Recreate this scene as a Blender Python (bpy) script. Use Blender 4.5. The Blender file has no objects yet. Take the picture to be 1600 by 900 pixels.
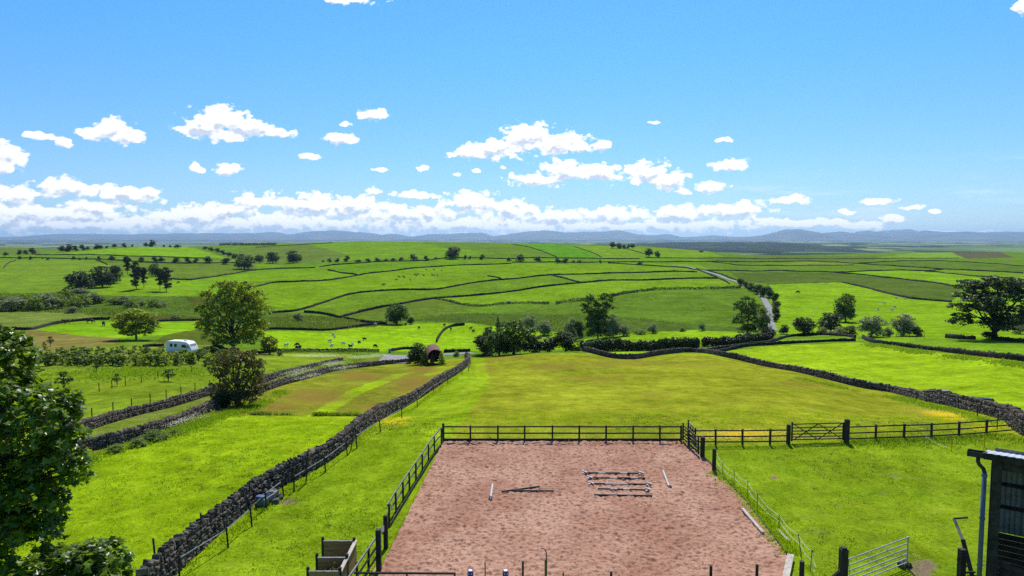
import bpy, bmesh, math, random
import numpy as np
from mathutils import Vector, Matrix, Euler

R = math.radians
random.seed(7)
rng = np.random.default_rng(7)
scene = bpy.context.scene
COL = scene.collection

# ------------------------------------------------------------------ camera
FPX = 1067.0            # focal length in photograph pixels (1600 wide)
PITCH = R(4.18)
CAM_H = 15.0
cam_data = bpy.data.cameras.new("camera")
cam_data.sensor_width = 36.0
cam_data.lens = FPX / 1600.0 * 36.0
cam_data.clip_start = 0.5
cam_data.clip_end = 200000.0
cam = bpy.data.objects.new("camera", cam_data)
cam.location = (0, 0, CAM_H)
cam.rotation_euler = (R(90) - PITCH, 0, 0)
COL.objects.link(cam)
scene.camera = cam

# ------------------------------------------------------------------ sun, sky, exposure
SUN_EL = R(54.0)
SUN_AZ = R(9.0)         # to the right of straight ahead
SUN_DIR = Vector((math.sin(SUN_AZ) * math.cos(SUN_EL), math.cos(SUN_AZ) * math.cos(SUN_EL), math.sin(SUN_EL)))
sd = bpy.data.lights.new("sun", 'SUN')
sd.energy = 4.4
sd.angle = R(0.53)
sd.color = (1.0, 0.95, 0.87)
sun = bpy.data.objects.new("sun", sd)
sun.rotation_euler = (-SUN_DIR).to_track_quat('-Z', 'Y').to_euler()
sun.location = (0, 0, 100)
COL.objects.link(sun)

scene.view_settings.view_transform = 'Standard'
scene.view_settings.look = 'None'
scene.view_settings.gamma = 1.0
scene.view_settings.exposure = 0.36
scene.view_settings.use_curve_mapping = False
scene.render.engine = 'CYCLES'
scene.cycles.use_denoising = False
scene.cycles.max_bounces = 6
scene.cycles.diffuse_bounces = 3
scene.cycles.transmission_bounces = 3
scene.cycles.volume_bounces = 0
scene.cycles.sample_clamp_indirect = 4.0


def pix_dir(u, v):
    xr = (u - 800.0) / FPX
    vr = (v - 450.0) / FPX
    return np.array([xr, math.cos(PITCH) - vr * math.sin(PITCH), -math.sin(PITCH) - vr * math.cos(PITCH)])


class NT:
    """small helper round a node tree"""
    def __init__(self, tree):
        self.t = tree
        self.n = tree.nodes
        self.l = tree.links

    def new(self, typ, **kw):
        nd = self.n.new(typ)
        for k, v in kw.items():
            setattr(nd, k, v)
        return nd

    def link(self, a, b):
        self.l.new(a, b)

    def put(self, sock, val):
        if hasattr(val, 'is_linked') or isinstance(val, bpy.types.NodeSocket):
            self.l.new(val, sock)
        else:
            sock.default_value = val

    def math(self, op, a, b=None, c=None, clamp=False):
        nd = self.new('ShaderNodeMath', operation=op, use_clamp=clamp)
        self.put(nd.inputs[0], a)
        if b is not None:
            self.put(nd.inputs[1], b)
        if c is not None:
            self.put(nd.inputs[2], c)
        return nd.outputs[0]

    def vmath(self, op, a, b=None, c=None):
        nd = self.new('ShaderNodeVectorMath', operation=op)
        self.put(nd.inputs[0], a)
        if b is not None:
            self.put(nd.inputs[1], b)
        if c is not None:
            self.put(nd.inputs[2], c)
        return nd.outputs['Value'] if op in ('LENGTH', 'DOT_PRODUCT', 'DISTANCE') else nd.outputs[0]

    def noise(self, vec, scale, detail=4.0, rough=0.55, dist=0.0, lac=2.0):
        nd = self.new('ShaderNodeTexNoise')
        self.put(nd.inputs['Vector'], vec)
        nd.inputs['Scale'].default_value = scale
        nd.inputs['Detail'].default_value = detail
        nd.inputs['Roughness'].default_value = rough
        nd.inputs['Distortion'].default_value = dist
        nd.inputs['Lacunarity'].default_value = lac
        return nd.outputs[0]

    def mix(self, fac, a, b, mode='MIX'):
        nd = self.new('ShaderNodeMix', data_type='RGBA', blend_type=mode)
        nd.clamp_factor = True
        self.put(nd.inputs[0], fac)
        self.put(nd.inputs[6], a)
        self.put(nd.inputs[7], b)
        return nd.outputs[2]

    def step(self, x, lo, hi, a=0.0, b=1.0):
        nd = self.new('ShaderNodeMapRange', interpolation_type='SMOOTHSTEP')
        self.put(nd.inputs[0], x)
        nd.inputs[1].default_value = lo
        nd.inputs[2].default_value = hi
        nd.inputs[3].default_value = a
        nd.inputs[4].default_value = b
        return nd.outputs[0]


def rgba(c):
    return (c[0], c[1], c[2], 1.0)


# world ------------------------------------------------------------
world = bpy.data.worlds.new("World")
scene.world = world
world.use_nodes = True
wt = NT(world.node_tree)
wt.n.clear()
w_out = wt.new('ShaderNodeOutputWorld')
bg = wt.new('ShaderNodeBackground')
SKY_STRENGTH = 0.12
bg.inputs['Strength'].default_value = SKY_STRENGTH
sky = wt.new('ShaderNodeTexSky')
sky.sky_type = 'NISHITA'
sky.sun_disc = False
sky.sun_elevation = SUN_EL
sky.sun_rotation = SUN_AZ
sky.altitude = 200.0
sky.air_density = 1.0
sky.dust_density = 0.2
sky.ozone_density = 3.0
tc = wt.new('ShaderNodeTexCoord')
D = tc.outputs['Generated']
sep = wt.new('ShaderNodeSeparateXYZ')
wt.link(D, sep.inputs[0])
azs = wt.math('ARCTAN2', sep.outputs[0], sep.outputs[1])
els = wt.math('ARCSINE', sep.outputs[2])

# clouds: (u, v, half width, half height) in the photograph, turned into real directions of the sky
CL = [(345, 188, 42, 24), (318, 200, 40, 18), (385, 199, 48, 17), (425, 208, 34, 8), (352, 210, 40, 10),
      (178, 200, 34, 15), (158, 208, 34, 12), (200, 212, 28, 14), (62, 212, 28, 7), (95, 220, 20, 9),
      (5, 242, 38, 20), (0, 262, 34, 8), (310, 262, 13, 8), (357, 264, 22, 9),
      (585, 180, 28, 9), (538, 196, 13, 5), (535, 216, 27, 8), (483, 244, 19, 6),
      (825, 214, 42, 20), (870, 224, 60, 16), (775, 232, 56, 14), (738, 240, 40, 8), (905, 228, 28, 9), (942, 226, 14, 8),
      (880, 268, 44, 17), (930, 272, 40, 15), (835, 281, 44, 9), (1010, 270, 40, 17), (1045, 281, 34, 13),
      (1145, 258, 32, 9), (1110, 290, 24, 8), (1065, 298, 13, 6), (1132, 219, 15, 4),
      (1238, 312, 32, 6), (1370, 314, 28, 5), (1422, 324, 20, 5), (1395, 342, 22, 7), (1320, 331, 22, 4), (1462, 331, 13, 4),
      (530, -2, 62, 6), (1600, 8, 16, 13), (660, 263, 10, 4), (715, 272, 9, 3), (594, 265, 9, 3), (744, 266, 8, 3), (785, 262, 7, 3),
      (1020, 190, 10, 2.5),
      (105, 292, 46, 15), (40, 335, 90, 16), (150, 322, 60, 10), (300, 338, 90, 12), (640, 335, 90, 13),  (200, 303, 60, 12), (25, 303, 50, 14), (400, 312, 36, 13), (480, 320, 62, 18), (560, 325, 60, 17),
      (650, 304, 36, 6), (582, 297, 14, 7), (740, 316, 52, 16), (795, 328, 50, 15), (960, 335, 62, 12), (1060, 334, 60, 12),
      (1150, 328, 60, 12), (140, 336, 90, 14), (350, 330, 70, 12), (870, 340, 70, 12),
      (120, 350, 190, 15), (420, 350, 200, 15), (720, 352, 210, 15), (1000, 354, 220, 11), (1250, 348, 90, 7), (1330, 352, 80, 6),
      (1450, 362, 120, 2)]


def dir_angles(u, v):
    d = pix_dir(u, v)
    d = d / np.linalg.norm(d)
    return math.atan2(d[0], d[1]), math.asin(d[2])


lobes_sky = []
for (u, v, w, h) in CL:
    a, e = dir_angles(u, v)
    a2, _ = dir_angles(u + w, v)
    _, e2 = dir_angles(u, v - h)
    lobes_sky.append((a, e, abs(a2 - a) * 1.0, abs(e2 - e) * 1.1))
r2 = random.Random(3)
for k in range(14):        # the same cloud street goes on round the horizon
    a = R(52 + k * 19.5)
    a = a - 2 * math.pi if a > math.pi else a
    lobes_sky.append((a, R(1.6 + r2.uniform(0, 1)), R(r2.uniform(6, 10)), R(r2.uniform(.9, 1.6))))
    lobes_sky.append((a + R(5), R(6 + r2.uniform(0, 14)), R(r2.uniform(1.5, 3.2)), R(r2.uniform(.6, 1.3))))

grp = bpy.data.node_groups.new("cloud_field", 'ShaderNodeTree')
grp.interface.new_socket("Angles", in_out='INPUT', socket_type='NodeSocketVector')
grp.interface.new_socket("Distance", in_out='OUTPUT', socket_type='NodeSocketFloat')
gt = NT(grp)
gi = gt.new('NodeGroupInput')
go = gt.new('NodeGroupOutput')
cur = None
for (a, e, w, h) in lobes_sky:
    sc = (1 / w, 1 / h, 0)
    m = gt.vmath('MULTIPLY_ADD', gi.outputs[0], sc, (-a / w, -e / h, 0))
    ln = gt.vmath('LENGTH', m)
    cur = ln if cur is None else gt.math('SMOOTH_MIN', cur, ln, 0.35)
gt.link(cur, go.inputs[0])


def cloud_dist(vec):
    g = wt.new('ShaderNodeGroup')
    g.node_tree = grp
    wt.link(vec, g.inputs[0])
    return g.outputs[0]


comb = wt.new('ShaderNodeCombineXYZ')
wt.link(azs, comb.inputs[0])
wt.link(els, comb.inputs[1])
ang = comb.outputs[0]
wn = wt.new('ShaderNodeTexNoise')
wt.link(ang, wn.inputs['Vector'])
wn.inputs['Scale'].default_value = 42
wn.inputs['Detail'].default_value = 2
warp = wt.vmath('MULTIPLY_ADD', wt.vmath('SUBTRACT', wn.outputs['Color'], (0.5, 0.5, 0.5)), (0.020, 0.010, 0), ang)


def billow(q):
    """rounded heads: smooth voronoi cells at two sizes and fine noise"""
    tot = None
    for sc_v, amp_v in ((48.0, .75), (125.0, .38)):
        vo_ = wt.new('ShaderNodeTexVoronoi', feature='SMOOTH_F1', voronoi_dimensions='2D')
        vo_.inputs['Scale'].default_value = sc_v
        vo_.inputs['Smoothness'].default_value = .35
        wt.link(q, vo_.inputs['Vector'])
        tv = wt.math('MULTIPLY', wt.math('SUBTRACT', .48, vo_.outputs['Distance']), amp_v)
        tot = tv if tot is None else wt.math('ADD', tot, tv)
    return tot


def dens_at(offset, fine=True):
    """how deep inside a cloud a direction of the sky lies (negative: clear air)"""
    p = wt.vmath('ADD', warp, offset)
    d = cloud_dist(p)
    q = wt.vmath('MULTIPLY', wt.vmath('ADD', ang, offset), (1.0, 1.5, 1.0))
    q2 = wt.vmath('MULTIPLY_ADD', wt.vmath('SUBTRACT', wn.outputs['Color'], (0.5, 0.5, 0.5)), (.01, .01, 0), q)
    k = wt.math('SUBTRACT', 1.0, d)
    k = wt.math('ADD', k, billow(q2))
    nn = wt.new('ShaderNodeTexNoise', noise_dimensions='2D')
    wt.link(q, nn.inputs['Vector'])
    nn.inputs['Scale'].default_value = 70
    nn.inputs['Detail'].default_value = 7.0 if fine else 3.0
    nn.inputs['Roughness'].default_value = .66
    return wt.math('ADD', k, wt.math('MULTIPLY', wt.math('SUBTRACT', nn.outputs[0], 0.5), 1.30))


d0 = dens_at((0, 0, 0))
d1 = dens_at((0.0025, 0.0075, 0), False)
alpha = wt.step(d0, -0.03, 0.36)
lit = wt.step(wt.math('SUBTRACT', d0, d1), -0.45, 0.40)
thick = wt.step(d1, .35, 1.15)                 # cloud standing between here and the sun
shade = wt.math('SUBTRACT', wt.math('ADD', wt.math('MULTIPLY', lit, .65), .52), wt.math('MULTIPLY', thick, .60), clamp=True)
K = 1.0 / SKY_STRENGTH
cl_col = wt.mix(shade, (0.50 * K, 0.57 * K, 0.68 * K, 1), (1.0 * K, 0.99 * K, 0.97 * K, 1))
# thin cirrus, low on the right side of the sky
cq = wt.vmath('MULTIPLY', ang, (3.0, 26.0, 1.0))
cq = wt.vmath('ADD', cq, wt.vmath('MULTIPLY', wn.outputs['Color'], (0.0, 0.35, 0)))
ci = wt.noise(cq, 1.6, 6.0, 0.6)
ci = wt.step(ci, 0.46, 0.78)
ca, ce = dir_angles(1480, 300)
cm = wt.vmath('LENGTH', wt.vmath('MULTIPLY', wt.vmath('SUBTRACT', ang, (ca, ce, 0)), (1 / 0.34, 1 / 0.05, 0)))
ci = wt.math('MULTIPLY', ci, wt.step(cm, 1.0, 0.25, 0.0, 0.85))
sat = wt.new('ShaderNodeHueSaturation')
wt.link(sky.outputs[0], sat.inputs['Color'])
sat.inputs['Saturation'].default_value = 1.0
tint = wt.mix(wt.step(els, 0.0, 0.34), (0.46, 0.62, 0.86, 1), (0.33, 0.765, 1.06, 1))
skyc = wt.mix(1.0, sat.outputs[0], tint, 'MULTIPLY')
skyc = wt.mix(ci, skyc, (0.8 * K, 0.86 * K, 0.92 * K, 1))
skyc = wt.mix(alpha, skyc, cl_col)
wt.link(skyc, bg.inputs['Color'])
wt.link(bg.outputs[0], w_out.inputs['Surface'])

# ------------------------------------------------------------------ terrain as a height table
# per column of the view (u): (forward distance, v) rows seen in the photograph, or (distance, None, z)
COLS = {
    -200: [(50, 0, -.3), (65, 650), (88, 600), (120, 560), (150, 545), (190, 525), (260, 500), (320, 480), (380, 465), (460, 445), (600, 425), (780, 409), (900, 402), (1200, 393), (1500, 387), (2200, 0, -45), (3000, 0, -70), (40000, 0, -70)],
    0: [(50, 0, -.4), (65, 650), (88, 600), (120, 560), (150, 545), (190, 525), (260, 500), (320, 480), (380, 465), (460, 445), (600, 425), (780, 408), (900, 402), (1200, 393), (1500, 387), (2200, 0, -45), (3000, 0, -70), (40000, 0, -70)],
    200: [(50, 0, -.6), (65, 650), (88, 600), (120, 560), (150, 545), (190, 525), (260, 500), (320, 480), (380, 465), (460, 445), (600, 425), (780, 407), (900, 398), (1150, 386), (1700, 0, -22), (3000, 0, -70), (40000, 0, -70)],
    400: [(50, 0, -.6), (72, 640), (95, 600), (120, 575), (160, 553), (230, 520), (290, 500), (330, 488), (390, 470), (480, 448), (560, 436), (680, 422), (800, 411), (900, 404), (1050, 395), (1400, 382), (2000, 0, -25), (3000, 0, -70), (40000, 0, -70)],
    600: [(50, 0, -.2), (75, 640), (105, 600), (150, 567), (190, 551), (245, 525), (285, 506.5), (315, 500), (350, 485), (450, 455), (600, 430), (720, 415), (820, 405), (1050, 390), (1400, 377.5), (2000, 0, -20), (3000, 0, -70), (40000, 0, -70)],
    730: [(50, 0, 0), (77, 622), (108, 586), (140, 564), (155, 0, -12.5), (185, 0, -18.3), (205, 548), (250, 525), (290, 507), (325, 500), (380, 480), (480, 455), (590, 434), (780, 412), (860, 403), (1050, 390), (1350, 379), (2000, 0, -25), (3000, 0, -70), (40000, 0, -70)],
    800: [(50, 0, 0), (77, 620), (112, 582), (150, 553), (168, 0, -15.5), (200, 0, -20), (250, 525), (290, 509), (330, 500), (380, 480), (480, 455), (580, 436), (780, 412), (860, 403), (1050, 390), (1300, 380.5), (2000, 0, -25), (3000, 0, -70), (40000, 0, -70)],
    900: [(50, 0, 0), (77, 620), (110, 584), (146, 549), (160, 0, -12.5), (180, 0, -15.6), (215, 533), (250, 519), (275, 0, -20.3), (310, 500), (350, 480), (440, 455), (540, 438), (640, 425), (800, 411), (900, 403), (1050, 390), (1250, 382), (1900, 0, -25), (3000, 0, -70), (40000, 0, -70)],
    1000: [(50, 0, 0), (77, 620), (105, 588), (140, 560), (158, 550), (172, 548), (195, 533), (225, 518), (245, 0, -19), (270, 506), (350, 480), (440, 455), (540, 438), (640, 425), (800, 410), (900, 403), (1050, 390), (1250, 384.5), (1900, 0, -30), (3000, 0, -70), (40000, 0, -70)],
    1100: [(50, 0, 0), (77, 616), (105, 585), (138, 555), (160, 547), (195, 531), (222, 521), (242, 0, -18), (265, 505), (330, 482), (430, 455), (530, 438), (620, 425), (800, 411), (930, 403), (1050, 396), (1150, 393), (1700, 0, -35), (3000, 0, -70), (40000, 0, -70)],
    1200: [(50, 0, 0), (70, 622), (100, 592), (125, 572), (165, 542), (200, 530), (225, 520), (270, 500), (360, 470), (520, 441), (680, 425), (820, 415), (950, 409), (1100, 404), (1300, 399), (1800, 0, -45), (3000, 0, -70), (40000, 0, -70)],
    1400: [(50, 0, 0), (68, 642), (95, 611), (115, 580), (150, 541), (185, 525), (260, 500), (360, 466), (520, 440), (700, 423), (950, 409), (1150, 403), (1350, 398), (1500, 395), (2000, 0, -45), (3000, 0, -70), (40000, 0, -70)],
    1600: [(50, 0, 0), (57, 662), (78, 622), (110, 565), (150, 534), (230, 500), (330, 470), (520, 438), (640, 427), (830, 415), (1100, 404), (1400, 397), (1550, 394.5), (2100, 0, -45), (3000, 0, -70), (40000, 0, -70)],
    1800: [(50, 0, 0), (57, 660), (78, 622), (110, 565), (150, 534), (230, 500), (330, 470), (520, 438), (640, 427), (830, 415), (1100, 404), (1400, 397), (1550, 394.5), (2100, 0, -45), (3000, 0, -70), (40000, 0, -70)],
}


def tslope(v):
    return math.tan(math.atan((v - 450.0) / FPX) + PITCH)


def pchip(x, y, xi):
    x = np.asarray(x, float)
    y = np.asarray(y, float)
    h = np.diff(x)
    dl = np.diff(y) / h
    m = np.zeros_like(y)
    for i in range(1, len(x) - 1):
        if dl[i - 1] * dl[i] > 0:
            w1 = 2 * h[i] + h[i - 1]
            w2 = h[i] + 2 * h[i - 1]
            m[i] = (w1 + w2) / (w1 / dl[i - 1] + w2 / dl[i])
    m[0], m[-1] = dl[0], dl[-1]
    k = np.clip(np.searchsorted(x, xi) - 1, 0, len(x) - 2)
    t = (xi - x[k]) / h[k]
    t = np.clip(t, 0, 1)
    return ((2 * t**3 - 3 * t**2 + 1) * y[k] + (t**3 - 2 * t**2 + t) * h[k] * m[k]
            + (-2 * t**3 + 3 * t**2) * y[k + 1] + (t**3 - t**2) * h[k] * m[k + 1])


NL = 660
L0, L1 = math.log(6.0), math.log(40000.0)
# finer rows where the land is seen, coarser on the far plain
l_mid = math.log(2200.0)
Lg = np.concatenate([np.linspace(L0, math.log(22), 30, endpoint=False), np.linspace(math.log(22), l_mid, 560, endpoint=False), np.linspace(l_mid, L1, 70)])
s_in = np.linspace(-0.92, 0.92, 640)
s_out = np.array([0.96, 1.02, 1.1, 1.2, 1.35, 1.6, 2.0, 3.0, 5.0, 9.0])
Sg = np.concatenate([-s_out[::-1], s_in, s_out])
cu = sorted(COLS)
cs = np.array([(u - 800) / FPX for u in cu])
Zc = []
for u in cu:
    xs, ys = [math.log(6), math.log(28)], [0.0, 0.0]
    for row in COLS[u]:
        xs.append(math.log(row[0]))
        ys.append(CAM_H - tslope(row[1]) * row[0] if len(row) == 2 else row[2])
    Zc.append(pchip(xs, ys, Lg))
Zc = np.array(Zc)                 # columns x L
ZG = np.empty((len(Sg), len(Lg)))
sc_ = np.clip(Sg, cs[0], cs[-1])
for j in range(len(Lg)):
    ZG[:, j] = pchip(cs, Zc[:, j], sc_)
# gentle real undulation so far plain and fields are not dead smooth
SS, LL = np.meshgrid(Sg, Lg, indexing='ij')
YY = np.exp(LL)
XX = SS * YY
und = (np.sin(XX * 0.031 + 1.3) * np.sin(YY * 0.024 + .7) + 0.5 * np.sin(XX * 0.083 + YY * .051) + .4 * np.sin(YY * 0.11 - XX * .07))
amp = np.clip((YY - 60) / 300, 0, 1) * 0.35
ZG += und * amp
far_u = np.sin(XX * 0.0021 + 2) * np.sin(YY * 0.0013) + .6 * np.sin(XX * .0047 + YY * .0031)
ZG += far_u * np.clip((YY - 2600) / 2000, 0, 1) * 9


def height(x, y):
    """terrain height for arrays of world x, y (y > 6)"""
    x = np.asarray(x, float)
    y = np.maximum(np.asarray(y, float), 6.0)
    s = np.clip(x / y, Sg[0], Sg[-1])
    l = np.clip(np.log(y), Lg[0], Lg[-1])
    i = np.clip(np.searchsorted(Sg, s) - 1, 0, len(Sg) - 2)
    j = np.clip(np.searchsorted(Lg, l) - 1, 0, len(Lg) - 2)
    a = (s - Sg[i]) / (Sg[i + 1] - Sg[i])
    b = (l - Lg[j]) / (Lg[j + 1] - Lg[j])
    return (ZG[i, j] * (1 - a) * (1 - b) + ZG[i + 1, j] * a * (1 - b) + ZG[i, j + 1] * (1 - a) * b + ZG[i + 1, j + 1] * a * b)


def hz(x, y):
    return float(height(np.array([x]), np.array([y]))[0])


_Yr = np.exp(np.linspace(math.log(10), math.log(1900), 2600))


def G(u, v, ymin=0.0, ymax=1900.0):
    """point of the land seen at pixel (u, v) of the photograph"""
    d = pix_dir(u, v)
    k = (_Yr >= ymin) & (_Yr <= ymax)
    Y = _Yr[k]
    X = Y * d[0] / d[1]
    Z = CAM_H + Y * d[2] / d[1]
    H = height(X, Y)
    hit = np.nonzero(Z <= H)[0]
    if len(hit):
        i = hit[0]
        if i > 0:
            a, b = Z[i - 1] - H[i - 1], H[i] - Z[i]
            t = a / (a + b + 1e-9)
            y = Y[i - 1] + t * (Y[i] - Y[i - 1])
        else:
            y = Y[0]
    else:
        y = Y[np.argmax((H - CAM_H) / Y * (Y > 60) - 10 * (Y <= 60))]
    x = y * d[0] / d[1]
    return Vector((x, y, hz(x, y)))


def line(pts, step_px=None, ymin=0.0, ymax=1900.0, step_m=None):
    """pixel polyline -> smooth world polyline lying on the land"""
    w = [G(u, v, ymin, ymax) for (u, v) in pts]
    out = []
    n = len(w)
    for i in range(n - 1):
        p0, p1, p2, p3 = w[max(i - 1, 0)], w[i], w[i + 1], w[min(i + 2, n - 1)]
        seg = (p2 - p1).length
        st = step_m if step_m else max(0.5, 0.004 * p1.y)
        m = max(1, int(seg / st))
        for k in range(m):
            t = k / m
            q = 0.5 * ((2 * p1) + (p2 - p0) * t + (2 * p0 - 5 * p1 + 4 * p2 - p3) * t * t + (3 * p1 - p0 - 3 * p2 + p3) * t**3)
            lin = p1.lerp(p2, t)
            if (q - lin).length > seg * .25:
                q = lin
            out.append((q.x, q.y))
    out.append((w[-1].x, w[-1].y))
    a = np.array(out)
    return np.column_stack([a, height(a[:, 0], a[:, 1])])


# ------------------------------------------------------------------ mesh helpers
def mesh_np(name, verts, faces, k=None):
    """verts (n,3); faces (m,k) all of k corners"""
    verts = np.ascontiguousarray(verts, dtype=np.float32)
    faces = np.ascontiguousarray(faces, dtype=np.int32)
    me = bpy.data.meshes.new(name)
    m, k = faces.shape
    me.vertices.add(len(verts))
    me.vertices.foreach_set('co', verts.ravel())
    me.loops.add(m * k)
    me.loops.foreach_set('vertex_index', faces.ravel())
    me.polygons.add(m)
    me.polygons.foreach_set('loop_start', np.arange(m, dtype=np.int32) * k)
    me.update(calc_edges=True)
    me.validate()
    return me


def link(name, me, mat=None, parent=None, loc=None):
    o = bpy.data.objects.new(name, me)
    COL.objects.link(o)
    if mat is not None and me is not None and len(me.materials) == 0:
        me.materials.append(mat)
    if parent is not None:
        o.parent = parent
    if loc is not None:
        o.location = loc
    return o


def tag(o, label=None, cat=None, group=None, kind=None):
    if label:
        o['label'] = label
    if cat:
        o['category'] = cat
    if group:
        o['group'] = group
    if kind:
        o['kind'] = kind
    return o


def empty(name, loc=(0, 0, 0), rz=0.0, label=None, cat=None, group=None):
    o = bpy.data.objects.new(name, None)
    o.empty_display_size = 0.3
    o.location = loc
    o.rotation_euler = (0, 0, rz)
    COL.objects.link(o)
    return tag(o, label, cat, group)


def copy_tree(o, parent=None):
    c = o.copy()
    COL.objects.link(c)
    if parent is not None:
        c.parent = parent
    for ch in list(o.children):
        copy_tree(ch, c)
    return c


class MB:
    """collects simple shapes into one mesh"""
    def __init__(self):
        self.v = []
        self.f = []

    def quadbox(self, pts):
        b = len(self.v)
        self.v += [tuple(p) for p in pts]
        for q in ((0, 3, 2, 1), (4, 5, 6, 7), (0, 1, 5, 4), (1, 2, 6, 5), (2, 3, 7, 6), (3, 0, 4, 7)):
            self.f.append(tuple(b + i for i in q))

    def box(self, c, s, rot=None):
        hx, hy, h3 = s[0] / 2, s[1] / 2, s[2] / 2
        pts = [Vector((x, y, z)) for z in (-h3, h3) for (x, y) in ((-hx, -hy), (hx, -hy), (hx, hy), (-hx, hy))]
        if rot is not None:
            M = rot if isinstance(rot, Matrix) else Euler(rot).to_matrix()
            pts = [M @ p for p in pts]
        self.quadbox([p + Vector(c) for p in pts])
        return self

    def bar(self, a, b, w, h, up=Vector((0, 0, 1))):
        """squared timber from a to b, w wide across, h along up"""
        a, b = Vector(a), Vector(b)
        d = (b - a).normalized()
        if abs(d.dot(up)) > .95:
            up = Vector((0, 1, 0))
        sx = d.cross(up).normalized() * w / 2
        uy = sx.cross(d).normalized() * h / 2
        self.quadbox([a - sx - uy, a + sx - uy, b + sx - uy, b - sx - uy, a - sx + uy, a + sx + uy, b + sx + uy, b - sx + uy])
        return self

    def tube(self, pts, rad, n=7, cap=True):
        pts = [Vector(p) for p in pts]
        if not hasattr(rad, '__len__'):
            rad = [rad] * len(pts)
        b0 = len(self.v)
        ref = None
        for i, p in enumerate(pts):
            d = (pts[min(i + 1, len(pts) - 1)] - pts[max(i - 1, 0)])
            if d.length < 1e-9:
                d = Vector((0, 0, 1))
            d.normalize()
            if ref is None:
                ref = d.orthogonal().normalized()
            x = (ref - d * ref.dot(d))
            if x.length < 1e-6:
                x = d.orthogonal()
            x.normalize()
            ref = x
            y = d.cross(x)
            for k in range(n):
                a = 2 * math.pi * k / n
                self.v.append(tuple(p + (x * math.cos(a) + y * math.sin(a)) * rad[i]))
        for i in range(len(pts) - 1):
            for k in range(n):
                a, b = b0 + i * n + k, b0 + i * n + (k + 1) % n
                self.f.append((a, b, b + n, a + n))
        if cap:
            self.f.append(tuple(b0 + k for k in range(n))[::-1])
            e = b0 + (len(pts) - 1) * n
            self.f.append(tuple(e + k for k in range(n)))
        return self

    def prism(self, outline, y0, y1):
        """outline in xz, extruded along y"""
        b = len(self.v)
        n = len(outline)
        self.v += [(x, y0, z) for x, z in outline] + [(x, y1, z) for x, z in outline]
        self.f.append(tuple(b + i for i in range(n)))
        self.f.append(tuple(b + n + i for i in range(n))[::-1])
        for i in range(n):
            j = (i + 1) % n
            self.f.append((b + j, b + i, b + n + i, b + n + j))
        return self

    def mesh(self, name):
        me = bpy.data.meshes.new(name)
        me.from_pydata(self.v, [], self.f)
        me.update()
        return me

    def build(self, name, mat, parent=None, bevel=0.0, smooth=False, loc=None):
        me = self.mesh(name)
        if bevel > 0:
            bm = bmesh.new()
            bm.from_mesh(me)
            bmesh.ops.bevel(bm, geom=bm.edges[:], offset=bevel, segments=2, affect='EDGES', profile=.5)
            bm.to_mesh(me)
            bm.free()
        if smooth:
            me.polygons.foreach_set('use_smooth', [True] * len(me.polygons))
        return link(name, me, mat, parent, loc)


# ------------------------------------------------------------------ materials
def new_mat(name, rough=0.8, spec=0.2):
    m = bpy.data.materials.new(name)
    m.use_nodes = True
    t = NT(m.node_tree)
    b = m.node_tree.nodes['Principled BSDF']
    b.inputs['Roughness'].default_value = rough
    b.inputs['Specular IOR Level'].default_value = spec
    return m, t, b


def speckled(name, c1, c2, scale=3.0, rough=0.85, bump=0.3, bump_scale=20.0, spec=0.2, isl=0.0, metallic=0.0, stretch=None, dist=0.02):
    m, t, b = new_mat(name, rough, spec)
    tcn = t.new('ShaderNodeTexCoord')
    vec = tcn.outputs['Object']
    if stretch:
        vec = t.vmath('MULTIPLY', vec, stretch)
    n = t.noise(vec, scale, 6, .6)
    f = t.step(n, .3, .7)
    if isl > 0:
        g = t.new('ShaderNodeNewGeometry')
        oi = t.new('ShaderNodeObjectInfo')
        rr = t.math('FRACT', t.math('ADD', g.outputs['Random Per Island'], oi.outputs['Random']))
        f = t.math('ADD', t.math('MULTIPLY', f, 1 - isl), t.math('MULTIPLY', rr, isl))
    col = t.mix(f, rgba(c1), rgba(c2))
    t.link(col, b.inputs['Base Color'])
    b.inputs['Metallic'].default_value = metallic
    if bump > 0:
        bp = t.new('ShaderNodeBump')
        bp.inputs['Strength'].default_value = bump
        bp.inputs['Distance'].default_value = dist
        t.link(t.noise(vec, bump_scale, 5, .6), bp.inputs['Height'])
        t.link(bp.outputs[0], b.inputs['Normal'])
    return m


def leaf_mat(name, c_dark, c_light, trans=0.35, rough=0.5, spec=0.35, obj_var=0.25):
    m = bpy.data.materials.new(name)
    m.use_nodes = True
    t = NT(m.node_tree)
    t.n.clear()
    out = t.new('ShaderNodeOutputMaterial')
    pb = t.new('ShaderNodeBsdfPrincipled')
    pb.inputs['Roughness'].default_value = rough
    pb.inputs['Specular IOR Level'].default_value = spec
    tr = t.new('ShaderNodeBsdfTranslucent')
    g = t.new('ShaderNodeNewGeometry')
    oi = t.new('ShaderNodeObjectInfo')
    f = t.math('ADD', t.math('MULTIPLY', g.outputs['Random Per Island'], 1 - obj_var), t.math('MULTIPLY', oi.outputs['Random'], obj_var))
    col = t.mix(f, rgba(c_dark), rgba(c_light))
    t.link(col, pb.inputs['Base Color'])
    warm = t.mix(1.0, col, (1.25, 1.25, 0.45, 1), 'MULTIPLY')
    t.link(warm, tr.inputs['Color'])
    mx = t.new('ShaderNodeMixShader')
    mx.inputs[0].default_value = trans
    t.link(pb.outputs[0], mx.inputs[1])
    t.link(tr.outputs[0], mx.inputs[2])
    t.link(mx.outputs[0], out.inputs['Surface'])
    return m


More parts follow.
